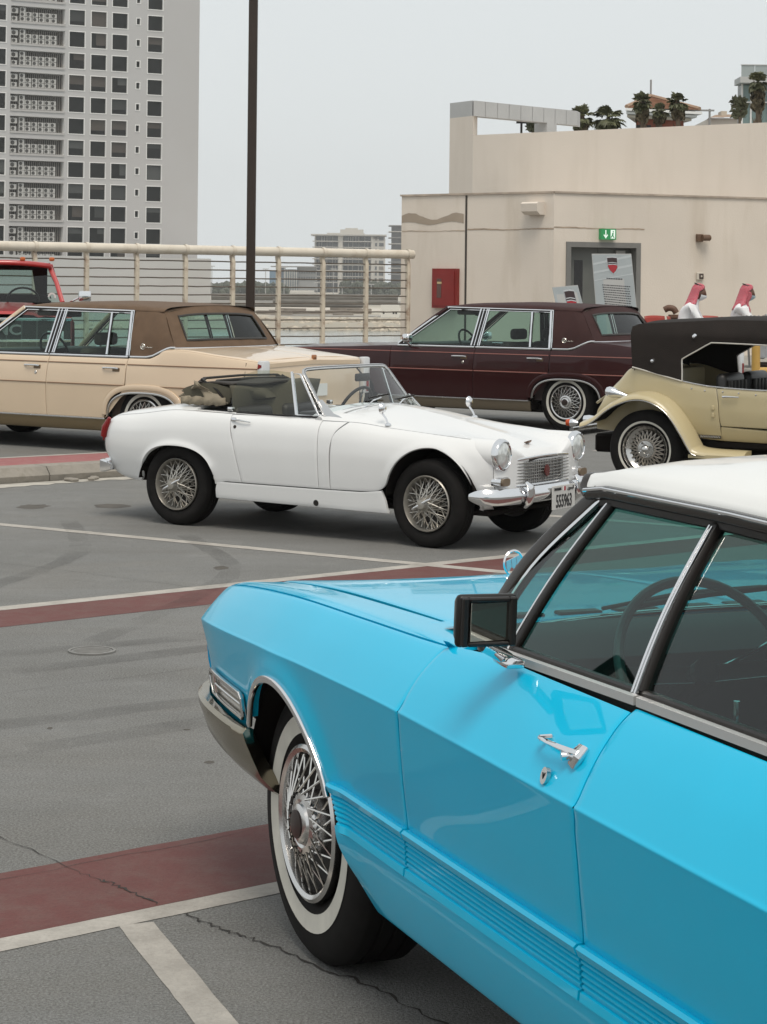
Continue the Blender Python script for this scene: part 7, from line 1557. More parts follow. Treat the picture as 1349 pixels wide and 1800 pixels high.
for mir in (False, True):
    s = -1 if mir else 1
    rows = [[(-.58, .46), (-.2, .455), (.3, .44), (.64, .42)], [(-.56, .60), (-.2, .62), (.3, .60), (.628, .58)], [(-.50, .70), (-.2, .80), (.3, .74), (.62, .72)], [(x, pz(x, 5.)) for x in np.linspace(-.45, .598, 16)]]
    panel('rear_body', PL, rows, 40, 30, M_crm, pc, 'z', mir, tmax=5, gap=.002)
    zs = np.linspace(.545, .862, 6)
    panel('door', PL, [[(gx(gD, z), z), (1.45, z-.01 if z < .85 else pz(1.45, 5.))] for z in zs], 22, 20, M_crm, pc, 'z', mir, tmax=5, gap=.003)
    panel('door_sill', PL, [[(.64, .42), (1.05, .415), (1.46, .41)], [(.635, .48), (1.05, .475), (1.46, .47)], [(.64, .540), (1.05, .522), (1.45, .512)]], 18, 8, M_crm, pc, 'z', mir, tmax=4, gap=.001)
    panel('front_body', PL, [[(1.46, .42), (2.2, .42), (2.88, .44)], [(1.46, .6), (2.2, .62), (2.88, .62)], [(1.46, pz(1.46, 5.)), (2.2, pz(2.2, 5.)), (2.88, pz(2.88, 5.))]], 24, 14, M_crm, pc, 'z', mir, tmax=5)
    xs = np.linspace(1.62, 2.88, 8); panel('bonnet', PL, [[(x, 5) for x in xs], [(x, 6) for x in xs], [(x, 7) for x in xs]], 16, 12, M_crm, pc, 't', mir)
    xs = np.linspace(-.595, -.17, 10); panel('tail_panel', PL, [[(x, 4.2) for x in xs], [(x, 5) for x in xs], [(x, 6) for x in xs], [(x, 7) for x in xs]], 18, 14, M_crm, pc, 't', mir, gap=0, roll=0)
    # sweeping rear wing: section swept along the arc
    arc = [(-.56, .525), (-.50, .545), (-.42, .595), (-.32, .675), (-.20, .740), (-.07, .778), (.06, .772), (.19, .715), (.29, .615), (.37, .495), (.43, .390), (.47, .345), (.60, .325), (.90, .320)]
    C_ = catmull([(x, 0, z) for x, z in arc], 4); rows = []
    for i, p in enumerate(C_):
        t0 = C_[min(i+1, len(C_)-1)]-C_[max(i-1, 0)]; t0 /= np.linalg.norm(t0); nn = np.array([-t0[2], 0, t0[0]])
        if nn[2] < 0: nn = -nn
        yo = .875-.05*max(0, min(1, (p[0]-.35)/.3)); yi = float(np.interp(p[0], [-.56, -.3, 0, .4, .9], [.50, .57, .60, .64, .64]))
        rows.append([tuple(p+nn*h_+np.array((0, s*y, 0))) for y, h_ in ((yi, .035), (lerp(yi, yo, .35), .040), (lerp(yi, yo, .7), .026), (yo-.025, .010), (yo, -.008), (yo+.004, -.022), (yo-.008, -.030), (yo-.02, -.022), (yi, .0))])
    q = MB(); q.grid(rows, closed_v=True); q.F.append(tuple(range(9))); q.F.append(tuple(reversed(range((len(C_)-1)*9, len(C_)*9)))); wg = q.build('rear_wing', M_crm, pc, sharp=60)
    q = MB(); q.sweep([(p[0], s*(.877-.05*max(0, min(1, (p[0]-.35)/.3))), p[2]-.032) for p in C_[:46]], rrect(.008, .008, .002, 1), up=(0, s, 0)); q.build('wing_beading', chrome_dull, wg)
    q = MB(); q.grid([[tuple(p+np.array((0, s*yy, -.03 if yy > .6 else 0.))) for yy in (.84, .40)] for p in C_[6:44]]); q.build('wing_underside', dark_in, wg)
    q = MB(); q.box(.42, 2.1, s*.66 if s > 0 else -.84, .84 if s > 0 else -.66, .285, .315); q.build('running_board', M_crm, pc, False)
    A_ = arch_pts(0, .30, .42, .42, 0, 180, 18); q = MB(); q.add([(p[0], s*.42, p[1]) for p in A_], [tuple(range(18))]); q.build('wheel_well', dark_in, pc, False)
    # front wing
    arc2 = [(1.9, .33), (2.1, .42), (2.3, .62), (2.55, .74), (2.8, .74), (3.05, .62), (3.15, .48)]; C2 = catmull([(x, 0, z) for x, z in arc2], 4)
    q = MB(); q.grid([[tuple(p+np.array((0, s*y, h_))) for y, h_ in ((.46, .03), (.65, .035), (.82, .01), (.86, -.03))] for p in C2]); f_ = q.build('front_wing', M_crm, pc); f_.modifiers.new('t', 'SOLIDIFY').thickness = .02
    # trumpet tail lamp on a stalk
    q = MB(); q.lathe([(0, -.035), (.030, -.035), (.042, -.015), (.046, .03), (.036, .06), (.022, .14), (.016, .25)], 20, 'x', (0, 0, 0)); tl = q.build('tail_lamp', chrome, pc, loc=(-.335, s*.74, .805)); tl.rotation_euler = (0, R(13), s*R(-6))
    q = MB(); q.lathe([(0, -.04), (.028, -.036)], 16, 'x'); q.build('lens', mat('red_lens', (0, 0, 0)), tl)
    # lower lamps and bumper stub
    q = MB(); q.lathe([(0, -.05), (.032, -.045), (.038, 0), (.03, .06), (0, .07)], 16, 'x', (-.60, s*.58, .55)); q.build('reversing_lamp', chrome, pc)
    q = MB(); q.lathe([(0, -.06), (.028, -.05), (.032, -.01), (.02, .03)], 16, 'x', (-.66, s*.80, .53)); il = q.build('indicator', mat('orange_lens', (.45, .06, .01), .15), pc); q = MB(); q.lathe([(.033, -.012), (.036, .0), (.028, .03), (.01, .06)], 16, 'x', (-.66, s*.80, .53)); q.build('indicator_ring', chrome, il)
    # door furniture
    def PP(x, z, o=0.): p = PL.at(np.array([x]), np.array([z]), 'z', tmax=5)[0]; return np.array((p[0], s*(p[1]+o), p[2]))
    q = MB(); q.sweep([tuple(PP(.665, .795, .02)), tuple(PP(.70, .798, .028)), tuple(PP(.81, .797, .022))], rrect(.016, .012, .004, 2), up=(0, s, 0), scales=[1.2, 1., .6]); q.build('door_handle', chrome, pc)
    for z in (.64, .70): q = MB(); c0 = PP(.575, z, .004); q.rbox(c0[0]-.012, c0[0]+.012, c0[1]-.008, c0[1]+.008, z-.018, z+.018, .004, 1); q.build('door_hinge', M_crm, pc)
    for x, z in ((.38, .855), (.50, .84), (.66, .835), (.80, .828), (.95, .82)): q = MB(); q.lathe([(0, s*.006), (.007, s*.004), (.008, 0)], 8, 'y', tuple(PP(x, z))); q.build('stud', chrome_dull, pc)
    q = MB(); c0 = PP(.53, .455, .003); q.rbox(c0[0]-.10, c0[0]+.10, c0[1]-.006, c0[1]+.006, .438, .468, .003, 1); bd_ = q.build('script_plate', mat('plate_bronze', (.10, .085, .06), .35, .6), pc)
    q = MB()
    for k in range(8): q.tube([tuple(c0+np.array((-.085+.022*k, s*.007, -.008))), tuple(c0+np.array((-.078+.022*k, s*.007, .010))), tuple(c0+np.array((-.067+.022*k, s*.007, -.006)))], .0022, 4)
    q.build('script_lettering', chrome, bd_)
    q = MB(); q.sweep([tuple(PP(x, pz(x, 5.)-.004, .004)) for x in np.linspace(.30, 1.6, 12)], rrect(.010, .012, .003, 1), up=(0, 0, 1)); q.build('belt_beading', chrome_dull, pc)
    # hood side with window opening, bright piping
    zl = lambda x: float(np.interp(x, [-.16, .292], [1.018, .912]))
    outer = [(-.165, 1.018), (-.180, 1.10), (-.195, 1.25), (-.205, 1.345), (-.185, 1.378), (-.10, 1.39), (.2, 1.408), (.6, 1.432), (1.0, 1.432), (1.5, 1.40), (1.72, 1.375)]
    inner = [(.292, .912), (.288, 1.0), (.282, 1.085), (.30, 1.108), (.40, 1.165), (.52, 1.232), (.56, 1.240), (.8, 1.236), (1.1, 1.228), (1.45, 1.222), (1.74, 1.225)]
    yh = lambda z: float(np.interp(z, [.9, 1.02, 1.3, 1.44], [.668, .655, .625, .56]))
    U = [resample(outer, 40), resample(inner, 40)]; rows = []
    for i in range(40): rows.append([(lerp(U[0][i][0], U[1][i][0], v), s*(yh(lerp(U[0][i][1], U[1][i][1], v))+.014*math.sin(PI*v)), lerp(U[0][i][1], U[1][i][1], v)) for v in np.linspace(0, 1, 9)])
    q = MB(); q.grid(rows); hsd = q.build('hood_side', M_top, pc, sharp=60)
    q = MB(); q.sweep([(x, s*(yh(z)+.006), z) for x, z in [tuple(p) for p in catmull(inner, 3)]], rrect(.012, .012, .004, 1), up=(0, s, 0)); q.build('hood_piping', mat('piping_silver', (.55, .52, .47), .35, .5), hsd)
    q = MB(); q.sweep([(x, s*(yh(zl(x))+.008), zl(x)) for x in np.linspace(-.165, .292, 8)], rrect(.012, .012, .004, 1), up=(0, s, 0)); q.build('hood_piping', mat('piping_silver', (0, 0, 0)), hsd)
    for x, z in ((.02, 1.075), (.385, 1.29)): q = MB(); q.lathe([(0, s*.022), (.014, s*.018), (.022, s*.004), (.024, 0)], 14, 'y', (x, s*(yh(z)+.010), z)); q.build('hood_button', chrome, hsd)
rows = []
for i, (x, z) in enumerate(resample([(-.168, 1.02), (-.205, 1.345), (-.185, 1.378), (-.10, 1.39), (.2, 1.408), (.6, 1.432), (1.0, 1.432), (1.5, 1.40), (1.72, 1.375)], 44)):
    rows.append([(x, y*yh(z), z+(.030*(1-y*y) if x > -.17 else .0)-(.02*(abs(y)**6))) for y in np.linspace(-1, 1, 17)])
q = MB(); q.grid(rows); q.build('hood_top', M_top, pc, sharp=50); q = MB(); q.grid([[(p[0]+.012, p[1]*.985, p[2]-.012) for p in r] for r in rows]); q.build('hood_lining', dark_in, pc)
# interior
M_blk = mat('black_leather', (.018, .016, .015), .42, var=.2, vscale=8)
for xs_, zt in ((.35, .98), (1.15, 1.03)):
    for yc in (.30, -.30):
        b = MB(); b.rbox(xs_-.02+.20, xs_+.08+.20, yc-.24, yc+.24, .5, zt, .045, 3); so_ = b.build('seat', M_blk, pc)
        for k in range(5): b = MB(); y = yc-.17+.085*k; b.sweep([(xs_+.29, y, .58), (xs_+.295, y, zt-.06)], rrect(.06, .03, .012, 2), up=(1, 0, 0)); b.build('seat_flute', M_blk, so_)
q = MB(); q.rbox(-.1, 1.7, -.60, .60, .36, .42, .01, 1); q.build('floor', dark_in, pc); q = MB(); q.rbox(1.55, 1.72, -.62, .62, .6, .93, .03, 2); q.build('dashboard', mat('walnut', (.09, .045, .02), .35), pc); q = MB(); q.rbox(-.14, .02, -.58, .58, .42, 1.0, .03, 2); q.build('rear_bulkhead', M_crm, pc)
q = MB(); q.sweep([(1.66, -.60, .95), (1.75, -.60, 1.36), (1.75, .60, 1.36), (1.66, .60, .95)], rrect(.03, .025, .008, 2), closed=True, up=(1, 0, 0)); wf_ = q.build('windscreen_frame', chrome, pc); poly_glass('windscreen', [(1.66, -.59, .95), (1.75, -.59, 1.35), (1.75, .59, 1.35), (1.66, .59, .95)], M_clear, wf_)
for s in (1, -1): q = MB(); q.rbox(1.45, 1.50, s*.70-.05, s*.70+.05, .98, 1.12, .02, 2); q.build('side_mirror', chrome, pc)
q = MB(); q.rbox(-.62, 2.85, -.42, .42, .26, .42, .02, 1); q.build('chassis', dark_in, pc)
q = MB(); q.sweep([(-.70, -.72, .44), (-.74, -.4, .44), (-.75, 0, .44), (-.74, .4, .44), (-.70, .72, .44)], rrect(.04, .09, .015, 2), up=(0, 0, 1)); q.build('rear_bumper', chrome_dull, pc)
q = MB(); q.rbox(-.68, -.66, -.24, .24, .50, .60, .004, 1); q.build('number_plate', mat('plate_white', (0, 0, 0)), pc); q = MB(); q.rbox(2.88, 2.96, -.28, .28, .45, .95, .03, 2); q.build('radiator', chrome, pc)
for s in (1, -1): q = MB(); q.lathe([(0, .10), (.09, .08), (.10, 0), (.07, -.12), (0, -.15)], 20, 'x', (2.85, s*.42, .78)); q.build('headlamp', chrome, pc)
for x, s in ((0, 1), (0, -1), (2.65, 1), (2.65, -1)): make_wheel('wheel', .332, .205, .198, 'lattice', (.222, .240), pc, (x, s*.76, .33), s, 0, mat('alloy', (.60, .59, .57), .22, 1.), mat('alloy_dull', (.36, .33, .29), .4, .8))

# ================================================================== RED PICKUP (front half in view)
M_redp = mat('red_truck_paint', (.36, .018, .016), .3, 0, coat=.8, var=.03, vscale=2); M_tglass = glass('truck_glass', (.62, .72, .70), .8)
tk = thing('red_pickup', 'red pickup truck with amber roof lights facing the tan sedan', 'truck', (-4.69, 25.2, 0), R(-90)+R(10))
# local: x forward (towards the viewer), y left of the truck (viewer's right)
def tsec(x, w_, z): return (x, w_, z)
q = MB(); rows = []
for x, zc_, ze in ((.0, 1.30, 1.25), (-.04, 1.335, 1.28), (-.3, 1.365, 1.315), (-.9, 1.40, 1.36), (-1.45, 1.43, 1.395)):
    rows.append([(x, y, lerp(zc_, ze, min(1, abs(y)/.93)**2.)-(.025 if .50 < abs(y) < .62 else 0)) for y in (-.95, -.93, -.80, -.63, -.56, -.49, -.25, 0, .25, .49, .56, .63, .80, .93, .95)])
q.grid(rows); q.build('hood', M_redp, tk, sharp=25)
for s in (1, -1):
    q = MB(); rows = []
    for x in np.linspace(.0, -1.5, 10): rows.append([(x, s*y, z) for y, z in ((.95, 1.26+.08*(-x/1.5)), (.985, 1.20), (.99, .95), (.99, .62))])
    q.grid(rows); q.build('front_fender', M_redp, tk)
    q = MB(); q.rbox(-2.75, -1.52, s*.97-.02, s*.97+.02, .50, 1.40, .015, 2); q.build('door', M_redp, tk)
    q = MB(); q.rbox(-5.1, -2.85, s*.96-.03, s*.96+.03, .55, 1.35, .02, 2); q.build('bed_side', M_redp, tk)
    A0, A1 = np.array((-1.42, s*.875, 1.42)), np.array((-1.83, s*.70, 1.905))
    q = MB(); q.sweep([tuple(A0), tuple((A0+A1)/2+np.array((0, s*.015, .01))), tuple(A1)], rrect(.07, .06, .015, 2), up=(0, s, .3)); q.build('windshield_pillar', M_redp, tk)
    poly_glass('side_window', [(-1.58, s*.90, 1.42), (-1.90, s*.76, 1.88), (-2.55, s*.76, 1.88), (-2.65, s*.90, 1.42)], M_tglass, tk)
    q = MB(); q.sweep([(-2.68, s*.91, 1.40), (-2.60, s*.74, 1.92)], rrect(.10, .05, .012, 2), up=(0, s, 0)); q.build('rear_pillar', M_redp, tk)
    q = MB(); q.tube([(-1.55, s*.95, 1.42), (-1.50, s*1.05, 1.47), (-1.48, s*1.10, 1.50)], .012, 8); mr_ = q.build('door_mirror', chrome, tk); q = MB(); q.rbox(-1.52, -1.42, s*1.155-.08, s*1.155+.08, 1.445, 1.575, .02, 2); q.build('mirror_shell', chrome, mr_)
    q = MB(); q.rbox(.0, .03, s*.76-.10, s*.76+.10, .92, 1.10, .01, 2); q.build('headlamp', mat('lamp_clear', (0, 0, 0)), tk)
q = MB(); q.grid([[(lerp(-1.70, -2.72, i/7)-.10*(1-abs(y/.72)**2)*(i == 0)*-1, y, 1.925+.045*(1-(abs(y)/.74)**2.5)-.02*(i in (0, 7))) for y in np.linspace(-.74, .74, 15)] for i in range(8)]); rf_ = q.build('cab_roof', M_redp, tk); rf_.modifiers.new('t', 'SOLIDIFY').thickness = .05
q = MB(); q.grid([[(lerp(-1.36-.07*abs(u)**2, -1.78-.06*abs(u)**2, v), u*lerp(.88, .71, v), lerp(1.425, 1.91, v)) for v in np.linspace(0, 1, 6)] for u in np.linspace(-1, 1, 13)]); q.build('windshield', M_tglass, tk)
q = MB(); q.lathe([(.030, 0), (.052, .002)], 20, 'x', (-1.47, .74, 1.50)); q.build('windshield_sticker', mat('sticker', (.6, .6, .58), .5), tk)
for k in (-2, -1, 0, 1, 2): q = MB(); q.rbox(-1.86, -1.74, .37*k-.035, .37*k+.035, 1.955, 2.005, .018, 2); q.build('clearance_lamp', mat('amber_lamp', (.45, .11, .02), .3), tk)
q = MB(); q.add([(-2.70, -.70, 1.40), (-2.70, .70, 1.40), (-2.70, .70, 1.92), (-2.70, -.70, 1.92), (-2.70, -.56, 1.47), (-2.70, .56, 1.47), (-2.70, .50, 1.84), (-2.70, -.50, 1.84)], [(0, 1, 5, 4), (1, 2, 6, 5), (2, 3, 7, 6), (3, 0, 4, 7)]); q.build('cab_back', dark_in, tk, False)
q = MB(); q.add([(-2.70, -.56, 1.47), (-2.70, .56, 1.47), (-2.70, .50, 1.84), (-2.70, -.50, 1.84)], [(0, 1, 2, 3)]); q.build('rear_window', M_tglass, tk, False)
q = MB(); q.rbox(-2.6, -1.5, -.9, .9, .5, 1.30, .03, 2); q.build('cab_floor', dark_in, tk); q = MB(); q.rbox(-2.55, -2.40, -.75, .75, 1.2, 1.52, .05, 3); q.build('seat', dark_in, tk)
cw = Vector((-1.85, .38, 1.45)); q = MB(); q.tube([tuple(cw+Vector((.06*math.sin(t), .2*math.cos(t), .16*math.sin(t)))) for t in np.linspace(0, 2*PI, 25)[:-1]], .014, 7, closed=True, up=(1, 0, .3)); q.build('steering_wheel', black_pl, tk)
q = MB(); q.rbox(-.02, .01, -.94, .94, .70, 1.24, .01, 1); gr2 = q.build('grille', mat('truck_grille', (.035, .033, .032), .5), tk)
for z in (1.235, .98, .72): q = MB(); q.rbox(.005, .035, -.95, .95, z-.018, z+.018, .006, 1); q.build('grille_bar', chrome, gr2)
for k in range(9): q = MB(); y = -.72+.18*k; q.box(.008, .020, y-.008, y+.008, .74, 1.22); q.build('grille_bar', mat('truck_grille_mid', (.10, .10, .10), .4), gr2, False)
text_mesh('grille_letters', 'GMC', .17, mat('letter_silver', (.35, .35, .35), .35, .5), gr2, frame((.038, .12, 1.105), (0, 1, 0), (0, 0, 1)), 1.25, depth=.006, bold=.004)
q = MB(); q.rbox(.0, .20, -1.0, 1.0, .45, .66, .03, 2); q.build('bumper', chrome, tk); q = MB(); q.rbox(-5.1, -.1, -.6, .6, .40, .55, .02, 1); q.build('chassis', dark_in, tk); q = MB(); q.rbox(-5.12, -2.85, -.93, .93, .6, .70, .02, 1); q.build('bed_floor', M_redp, tk); q = MB(); q.rbox(-5.14, -5.08, -.95, .95, .6, 1.35, .02, 1); q.build('tailgate', M_redp, tk)
for x, s in ((-.75, 1), (-.75, -1), (-4.2, 1), (-4.2, -1)): make_wheel('wheel', .38, .23, .20, 'lattice', None, tk, (x, s*.93, .378), s, 0, mat('alloy', (0, 0, 0)), mat('alloy_dull', (0, 0, 0)))

# ================================================================== SEATED MEN, CHAIRS, TABLE
M_thobe = mat('white_thobe', (.74, .74, .75), .85, var=.06, vscale=6, bump=.5, bscale=14); M_skin = mat('skin', (.13, .062, .040), .55); M_mask = mat('face_mask', (.68, .70, .72), .8); M_mask2 = mat('face_mask_blue', (.34, .44, .50), .8)
def shemagh_mat():
    m = bpy.data.materials.new('red_white_scarf'); m.use_nodes = True; n = m.node_tree.nodes; L = m.node_tree.links; b = n['Principled BSDF']; tc = n.new('ShaderNodeTexCoord')
    ck = n.new('ShaderNodeTexChecker'); ck.inputs['Scale'].default_value = 60; ck.inputs['Color1'].default_value = (.42, .035, .06, 1); ck.inputs['Color2'].default_value = (.50, .20, .23, 1); L.new(tc.outputs['Object'], ck.inputs['Vector']); L.new(ck.outputs['Color'], b.inputs['Base Color']); b.inputs['Roughness'].default_value = .85; return m
M_sh = shemagh_mat()
def person(label, loc, rotz, lean, arm_fwd, mask_m, drape):
    """seated figure, local +x = facing; origin on the ground below the hips"""
    t = thing('person', label, 'person', loc, rotz); SZ = .46
    # one continuous body: skin-modifier skeleton
    J = [('pelvis', (0, 0, SZ+.09), .155), ('waist', (.01+lean*.10, 0, SZ+.24), .145), ('chest', (.02+lean*.30, 0, SZ+.43), .165), ('shoul', (.03+lean*.44, 0, SZ+.55), .125), ('neck', (.05+lean*.52, 0, SZ+.63), .058), ('headb', (.075+lean*.60, 0, SZ+.70), .070)]
    V = [j[1] for j in J]; Rr = [j[2] for j in J]; E = [(0, 1), (1, 2), (2, 3), (3, 4), (4, 5)]
    for s in (1, -1):
        b0 = len(V); sx = V[3][0]
        V += [(sx, s*.195, SZ+.53), (sx+.10+.06*arm_fwd, s*.235, SZ+.30), (sx+.32+.05*arm_fwd, s*(.15), SZ+.27+.03*arm_fwd)]; Rr += [.075, .058, .045]; E += [(3, b0), (b0, b0+1), (b0+1, b0+2)]
        b1 = len(V); V += [(.08, s*.10, SZ+.07), (.44, s*.13, SZ+.07), (.42, s*.12, .12)]; Rr += [.11, .092, .072]; E += [(0, b1), (b1, b1+1), (b1+1, b1+2)]
    me = bpy.data.meshes.new('body'); me.from_pydata(V, E, []); o = bpy.data.objects.new('body', me); C.objects.link(o); o.parent = t
    md_ = o.modifiers.new('s', 'SKIN'); 
    for i, sv in enumerate(me.skin_vertices[0].data): sv.radius = (Rr[i], Rr[i]*(1.18 if i in (1, 2) else 1.)); sv.use_root = (i == 0)
    o.modifiers.new('d', 'SUBSURF').levels = 2; o.modifiers['d'].render_levels = 2; me.materials.append(M_thobe)
    dg = bpy.context.evaluated_depsgraph_get(); m2 = bpy.data.meshes.new_from_object(o.evaluated_get(dg)); o.modifiers.clear(); o.data = m2; m2.polygons.foreach_set('use_smooth', [True]*len(m2.polygons)); 
    if not m2.materials: m2.materials.append(M_thobe)
    hx, hz = V[5][0]+.02, SZ+.775                       # head centre
    tilt = lean*.9
    # head with face: lathe-like ellipsoid shaped with nose, brow, chin
    rows = []
    for i in range(17):
        ph_ = lerp(-PI/2, PI/2, i/16); row = []
        for j in range(24):
            th = 2*PI*j/24; x = .094*math.cos(ph_)*math.cos(th); y = .074*math.cos(ph_)*math.sin(th); z = .120*math.sin(ph_)
            fr_ = max(0, math.cos(th))**6
            x += .026*fr_*math.exp(-((z+.012)/.020)**2)*(abs(th) < .4 or abs(th-2*PI) < .4) + .008*fr_*math.exp(-((z-.03)/.015)**2)-.010*fr_*math.exp(-((z-.012)/.010)**2)*0+.010*fr_*math.exp(-((z+.085)/.02)**2)
            if z < -.04: y *= .86
            row.append((x, y, z))
        rows.append(row)
    q = MB(); q.grid(rows, closed_v=True); hd = q.build('head', M_skin, t, loc=(hx, 0, hz), sharp=80); hd.rotation_euler = (0, R(8)+tilt*.35, 0); hd.scale = (1.14, 1.14, 1.08)
    for s in (1, -1):
        q = MB(); q.lathe([(0, .006), (.010, .004), (.013, 0)], 10, 'x', (.084, s*.030, .012)); q.build('eye', mat('eye_dark', (.015, .012, .01), .3), hd)
    q = MB(); rows = []
    for i in range(9):
        z = lerp(-.118, -.018, i/8); row = []
        for j in range(15):
            th = lerp(-1.35, 1.35, j/14); k = math.sqrt(max(0.02, 1-(z/.128)**2)); row.append(((.102*k+.022*math.exp(-((z+.045)/.04)**2))*math.cos(th)**.8+.004, .080*k*math.sin(th)*1.02, z))
        rows.append(row)
    q.grid(rows); q.build('face_mask', mask_m, hd)
    # headscarf: cap over the skull, open at the face, with folds down the nape and over the shoulders
    rows = []
    for i in range(20):
        v = i/19; row = []
        for j in range(27):
            th = lerp(1.38, 2*PI-1.38, j/26) if v > .42 else lerp(lerp(.0, 1.38, min(1, v/.42)**1.6), 2*PI-lerp(.0, 1.38, min(1, v/.42)**1.6), j/26)
            back = max(0., -math.cos(th))
            if v <= .45:
                a = v/.45*PI/2; x = .114*math.sin(a)**.8*math.cos(th)-.006; y = .094*math.sin(a)**.8*math.sin(th); z = .132*math.cos(a)+.005
            else:
                w_ = (v-.45)/.55; fold = .012*math.sin(7*th+2*w_)*w_; z = .005-w_*(.20+.12*back); x = (.114+fold)*math.cos(th)*(1+.30*w_*back)-.006-.02*w_*back; y = (.094+fold)*math.sin(th)*(1+.95*w_*w_)
            row.append((x, y, z))
        rows.append(row)
    q = MB(); q.grid(rows); sc_ = q.build('headscarf', M_sh, t, loc=(hx-.006, 0, hz+.012), sharp=80); sc_.rotation_euler = (0, R(8)+tilt*.35, 0); sc_.scale = (1.14, 1.14, 1.08); sc_.modifiers.new('t', 'SOLIDIFY').thickness = .008
    q = MB(); q.tube([(.070*math.cos(a)-.02, .062*math.sin(a), .112-.010*math.cos(a)) for a in np.linspace(0, 2*PI, 21)[:-1]], .009, 7, closed=True); q.build('head_cord', black_pl, sc_)
    if drape:
        rows = [[(.055+.02*math.sin(i*.9)+.03*(i/10), -.088-.012*(i/10)+.012*math.sin(j*2.), .02-.034*i) if j == 0 else (.055+.02*math.sin(i*.9)+.03*(i/10)-.016*j, -.092-.012*(i/10)-.010*math.sin(j*1.5+i*.4), .02-.034*i) for j in range(6)] for i in range(11)]
        q = MB(); q.grid(rows); d_ = q.build('scarf_end', M_sh, sc_); d_.modifiers.new('t', 'SOLIDIFY').thickness = .010
    # hands: palm and five bent fingers each
    for k, b0 in enumerate((6, 12)):
        w0 = Vector(V[b0+2]); s = 1 if k == 0 else -1; e = (w0-Vector(V[b0+1])).normalized(); q = MB()
        q.sweep([tuple(w0+e*.02), tuple(w0+e*.06), tuple(w0+e*.11)], rrect(.075, .030, .012, 2), up=(0, 0, 1), scales=[.7, 1., .95])
        for f in range(4):
            off = Vector((0, .028-.019*f, 0)); L_ = (.07, .08, .075, .058)[f]; p0 = w0+e*.105+off; q.tube([tuple(p0), tuple(p0+e*L_*.5+Vector((0, 0, -.006))), tuple(p0+e*L_*.8+Vector((0, 0, -.028))), tuple(p0+e*L_*.85+Vector((0, 0, -.045)))], .0085, 7, scales=[1, .95, .85, .7])
        p0 = w0+e*.045+Vector((0, -s*.034, 0)); q.tube([tuple(p0), tuple(p0+e*.03+Vector((0, -s*.026, -.008))), tuple(p0+e*.062+Vector((0, -s*.024, -.022)))], .0095, 7, scales=[1.1, 1, .75]); q.build('hand', M_skin, t, sharp=60)
    for s in (1, -1): q = MB(); q.rbox(.36, .58, s*.12-.045, s*.12+.045, .0, .075, .03, 3); q.build('shoe', mat('sandal_brown', (.05, .032, .022), .6), t)
    # thobe skirt over the knees down to the shins
    rows = []
    for i in range(12):
        v = i/11; row = []
        for j in range(20):
            a = 2*PI*j/20; x = lerp(.30, .43, v)+(.26-.10*v)*math.cos(a)*(.9 if v < .5 else .75); y = (.235+.01*math.sin(5*a)*v)*math.sin(a); z = lerp(SZ+.16, .16, v); row.append((x, y, z))
        rows.append(row)
    q = MB(); q.grid(rows, closed_v=True); q.build('robe_skirt', M_thobe, t)
    return t
M_chr = mat('red_chair', (.30, .035, .022), .5, var=.08, vscale=5); M_chl = mat('chair_steel', (.30, .29, .28), .35, .8)
def chair(label, loc, rotz, group=None):
    t = thing('chair', label, 'chair', loc, rotz, group)
    q = MB(); q.rbox(-.21, .21, -.21, .21, .43, .46, .012, 2); q.build('seat', M_chr, t)
    q = MB(); q.grid([[(-.20-.05*v-.03*(1-(2*u-1)**2)*1., lerp(-.215, .215, u), lerp(.56, .82, v)+.012*(1-(2*u-1)**2)) for v in np.linspace(0, 1, 6)] for u in np.linspace(0, 1, 9)]); b_ = q.build('backrest', M_chr, t); b_.modifiers.new('t', 'SOLIDIFY').thickness = .018
    for sx in (1, -1):
        for sy in (1, -1):
            q = MB(); q.tube([(sx*.18, sy*.18, .44), (sx*.21, sy*.20, 0.0)] if sx > 0 else [(-.235, sy*.19, .60), (-.19, sy*.19, .44), (-.22, sy*.20, 0)], .011, 8); q.build('leg', M_chl, t)
    return t
YP = 35.6; gz_ = ZW
p1_ = at(1212, 545, YP); p2_ = at(1303, 545, YP)
rz = R(-12)
person('seated man in white robe and mask leaning forward, red headscarf, beside the brown pipe', (p1_.x-.10, YP, gz_), rz, .28, .6, M_mask, False)
person('seated man in white robe sitting upright at the table with red scarf over his shoulder', (p2_.x-.06, YP, gz_), rz, .12, 1., M_mask2, True)
chair('red chair under the man who leans forward', (p1_.x-.10, YP, gz_), rz); chair('red chair under the man who sits upright at the table', (p2_.x-.06, YP, gz_), rz)
q0 = at(1166, 555, YP+.5); chair('empty red chair beside the brown pipe by the wall', (q0.x, YP+.5, gz_), R(-60)); q0 = at(1243, 555, YP+1.0); chair('empty red chair between the two seated men', (q0.x, YP+1.0, gz_), R(-95))
# brown standpipe with elbow
q0 = at(1186, 560, 36.6); sp_ = thing('standpipe', 'rusty brown pipe with elbow standing against the wall behind the seated man', 'pipe', (q0.x, 36.6, gz_)); M_pipe = mat('pipe_brown', (.11, .055, .032), .6, var=.2, vscale=6)
z1 = at(1186, 547, 36.6).z-gz_
q = MB(); q.tube(catmull([(-.17, .05, z1+.02), (-.10, .03, z1+.055), (-.02, .0, z1+.04), (.03, 0, z1-.03)], 6), .055, 12); q.build('elbow', M_pipe, sp_); q = MB(); q.tube([(.0, 0, 0), (.0, 0, z1-.10)], .07, 12, up=(0, 1, 0)); q.build('riser', M_pipe, sp_); q = MB(); q.lathe([(.0, .0), (.11, .0), (.11, -.05), (.07, -.05)], 16, 'z', (0, 0, z1-.06)); q.build('flange', M_pipe, sp_)
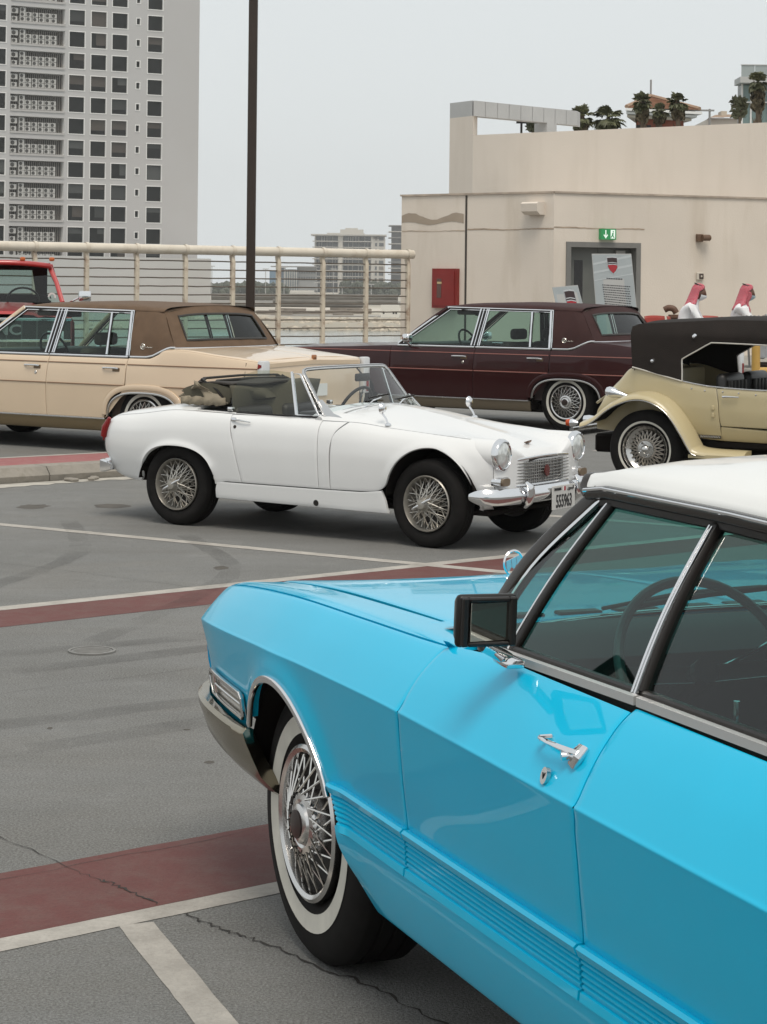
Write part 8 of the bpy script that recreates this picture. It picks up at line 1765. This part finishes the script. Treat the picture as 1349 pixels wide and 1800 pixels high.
# table with boxes of equipment
q0 = at(1345, 560, 34.9); tb = thing('table', 'long table beside the upright seated man carrying black equipment', 'table', (q0.x+.25, 34.9, gz_), R(-4))
q = MB(); q.rbox(-.72, 1.2, -.4, .4, .71, .75, .01, 1); q.build('table_top', mat('table_top', (.18, .13, .09), .6), tb)
for x in (-.65, 1.1):
    for y in (-.34, .34): q = MB(); q.tube([(x, y, 0), (x, y, .71)], .02, 8, up=(0, 1, 0)); q.build('leg', M_chl, tb)
for k, (x, w_, h_, lb) in enumerate(((-.50, .17, .10, 'small black mixer box at the table end'), (-.12, .18, .12, 'wider black mixer box on the table middle'), (.28, .16, .09, 'low black box beside the mixer on the table'))):
    eq = thing('equipment_box', lb, 'equipment', (q0.x+.25+x, 34.8, gz_+.752), R(-4)); q = MB(); q.rbox(-w_, w_, -.15, .15, 0, h_, .01, 1); q.build('case', mat('equip_black', (.022, .02, .02), .45), eq)
    for j in range(5): q = MB(); q.lathe([(.018, 0), (.018, .02), (.010, .026), (0, .026)], 10, 'z', (-w_*.75+w_*.37*j, -.03+.05*(j % 2), h_)); q.build('knob', mat('knob_grey', (.35, .34, .33), .4), eq)
    q = MB(); q.box(-w_*.8, w_*.8, -.154, -.15, h_*.35, h_*.6); q.build('face_strip', mat('knob_grey', (0, 0, 0)), eq, False)
# yellow tubular barrier
q0 = at(1340, 700, 27.5); yb = thing('yellow_barrier', 'yellow tubular steel barrier seen beyond the cream tourer', 'barrier', (q0.x, 27.5, 0), R(8)); M_yel = mat('barrier_yellow', (.48, .29, .07), .5, var=.1, vscale=5)
for x in (-.09, 2.2): q = MB(); q.tube([(x, 0, 0), (x, 0, 1.15)], .057, 12, up=(0, 1, 0)); q.build('post', M_yel, yb)
for z in (.62, 1.10): q = MB(); q.tube([(-.09, 0, z), (2.2, 0, z)], .05, 12); q.build('rail', M_yel, yb)
# ================================================================== HAZE (thin sea haze over the whole site)
hz_ = MB(); hz_.box(-420, 620, -60, 1450, -7.5, 78)
hzo = mk('haze', hz_.V, hz_.F, None, None, False); hzo['kind'] = 'stuff'; tag(hzo, 'thin pale sea haze over the whole site', 'haze')
hm = bpy.data.materials.new('haze_volume'); hm.use_nodes = True; n_ = hm.node_tree.nodes; n_.clear()
ho = n_.new('ShaderNodeOutputMaterial'); hv = n_.new('ShaderNodeVolumePrincipled'); hv.inputs['Color'].default_value = (.97, .98, .985, 1); hv.inputs['Density'].default_value = .00024
hm.node_tree.links.new(hv.outputs[0], ho.inputs['Volume']); hzo.data.materials.append(hm)
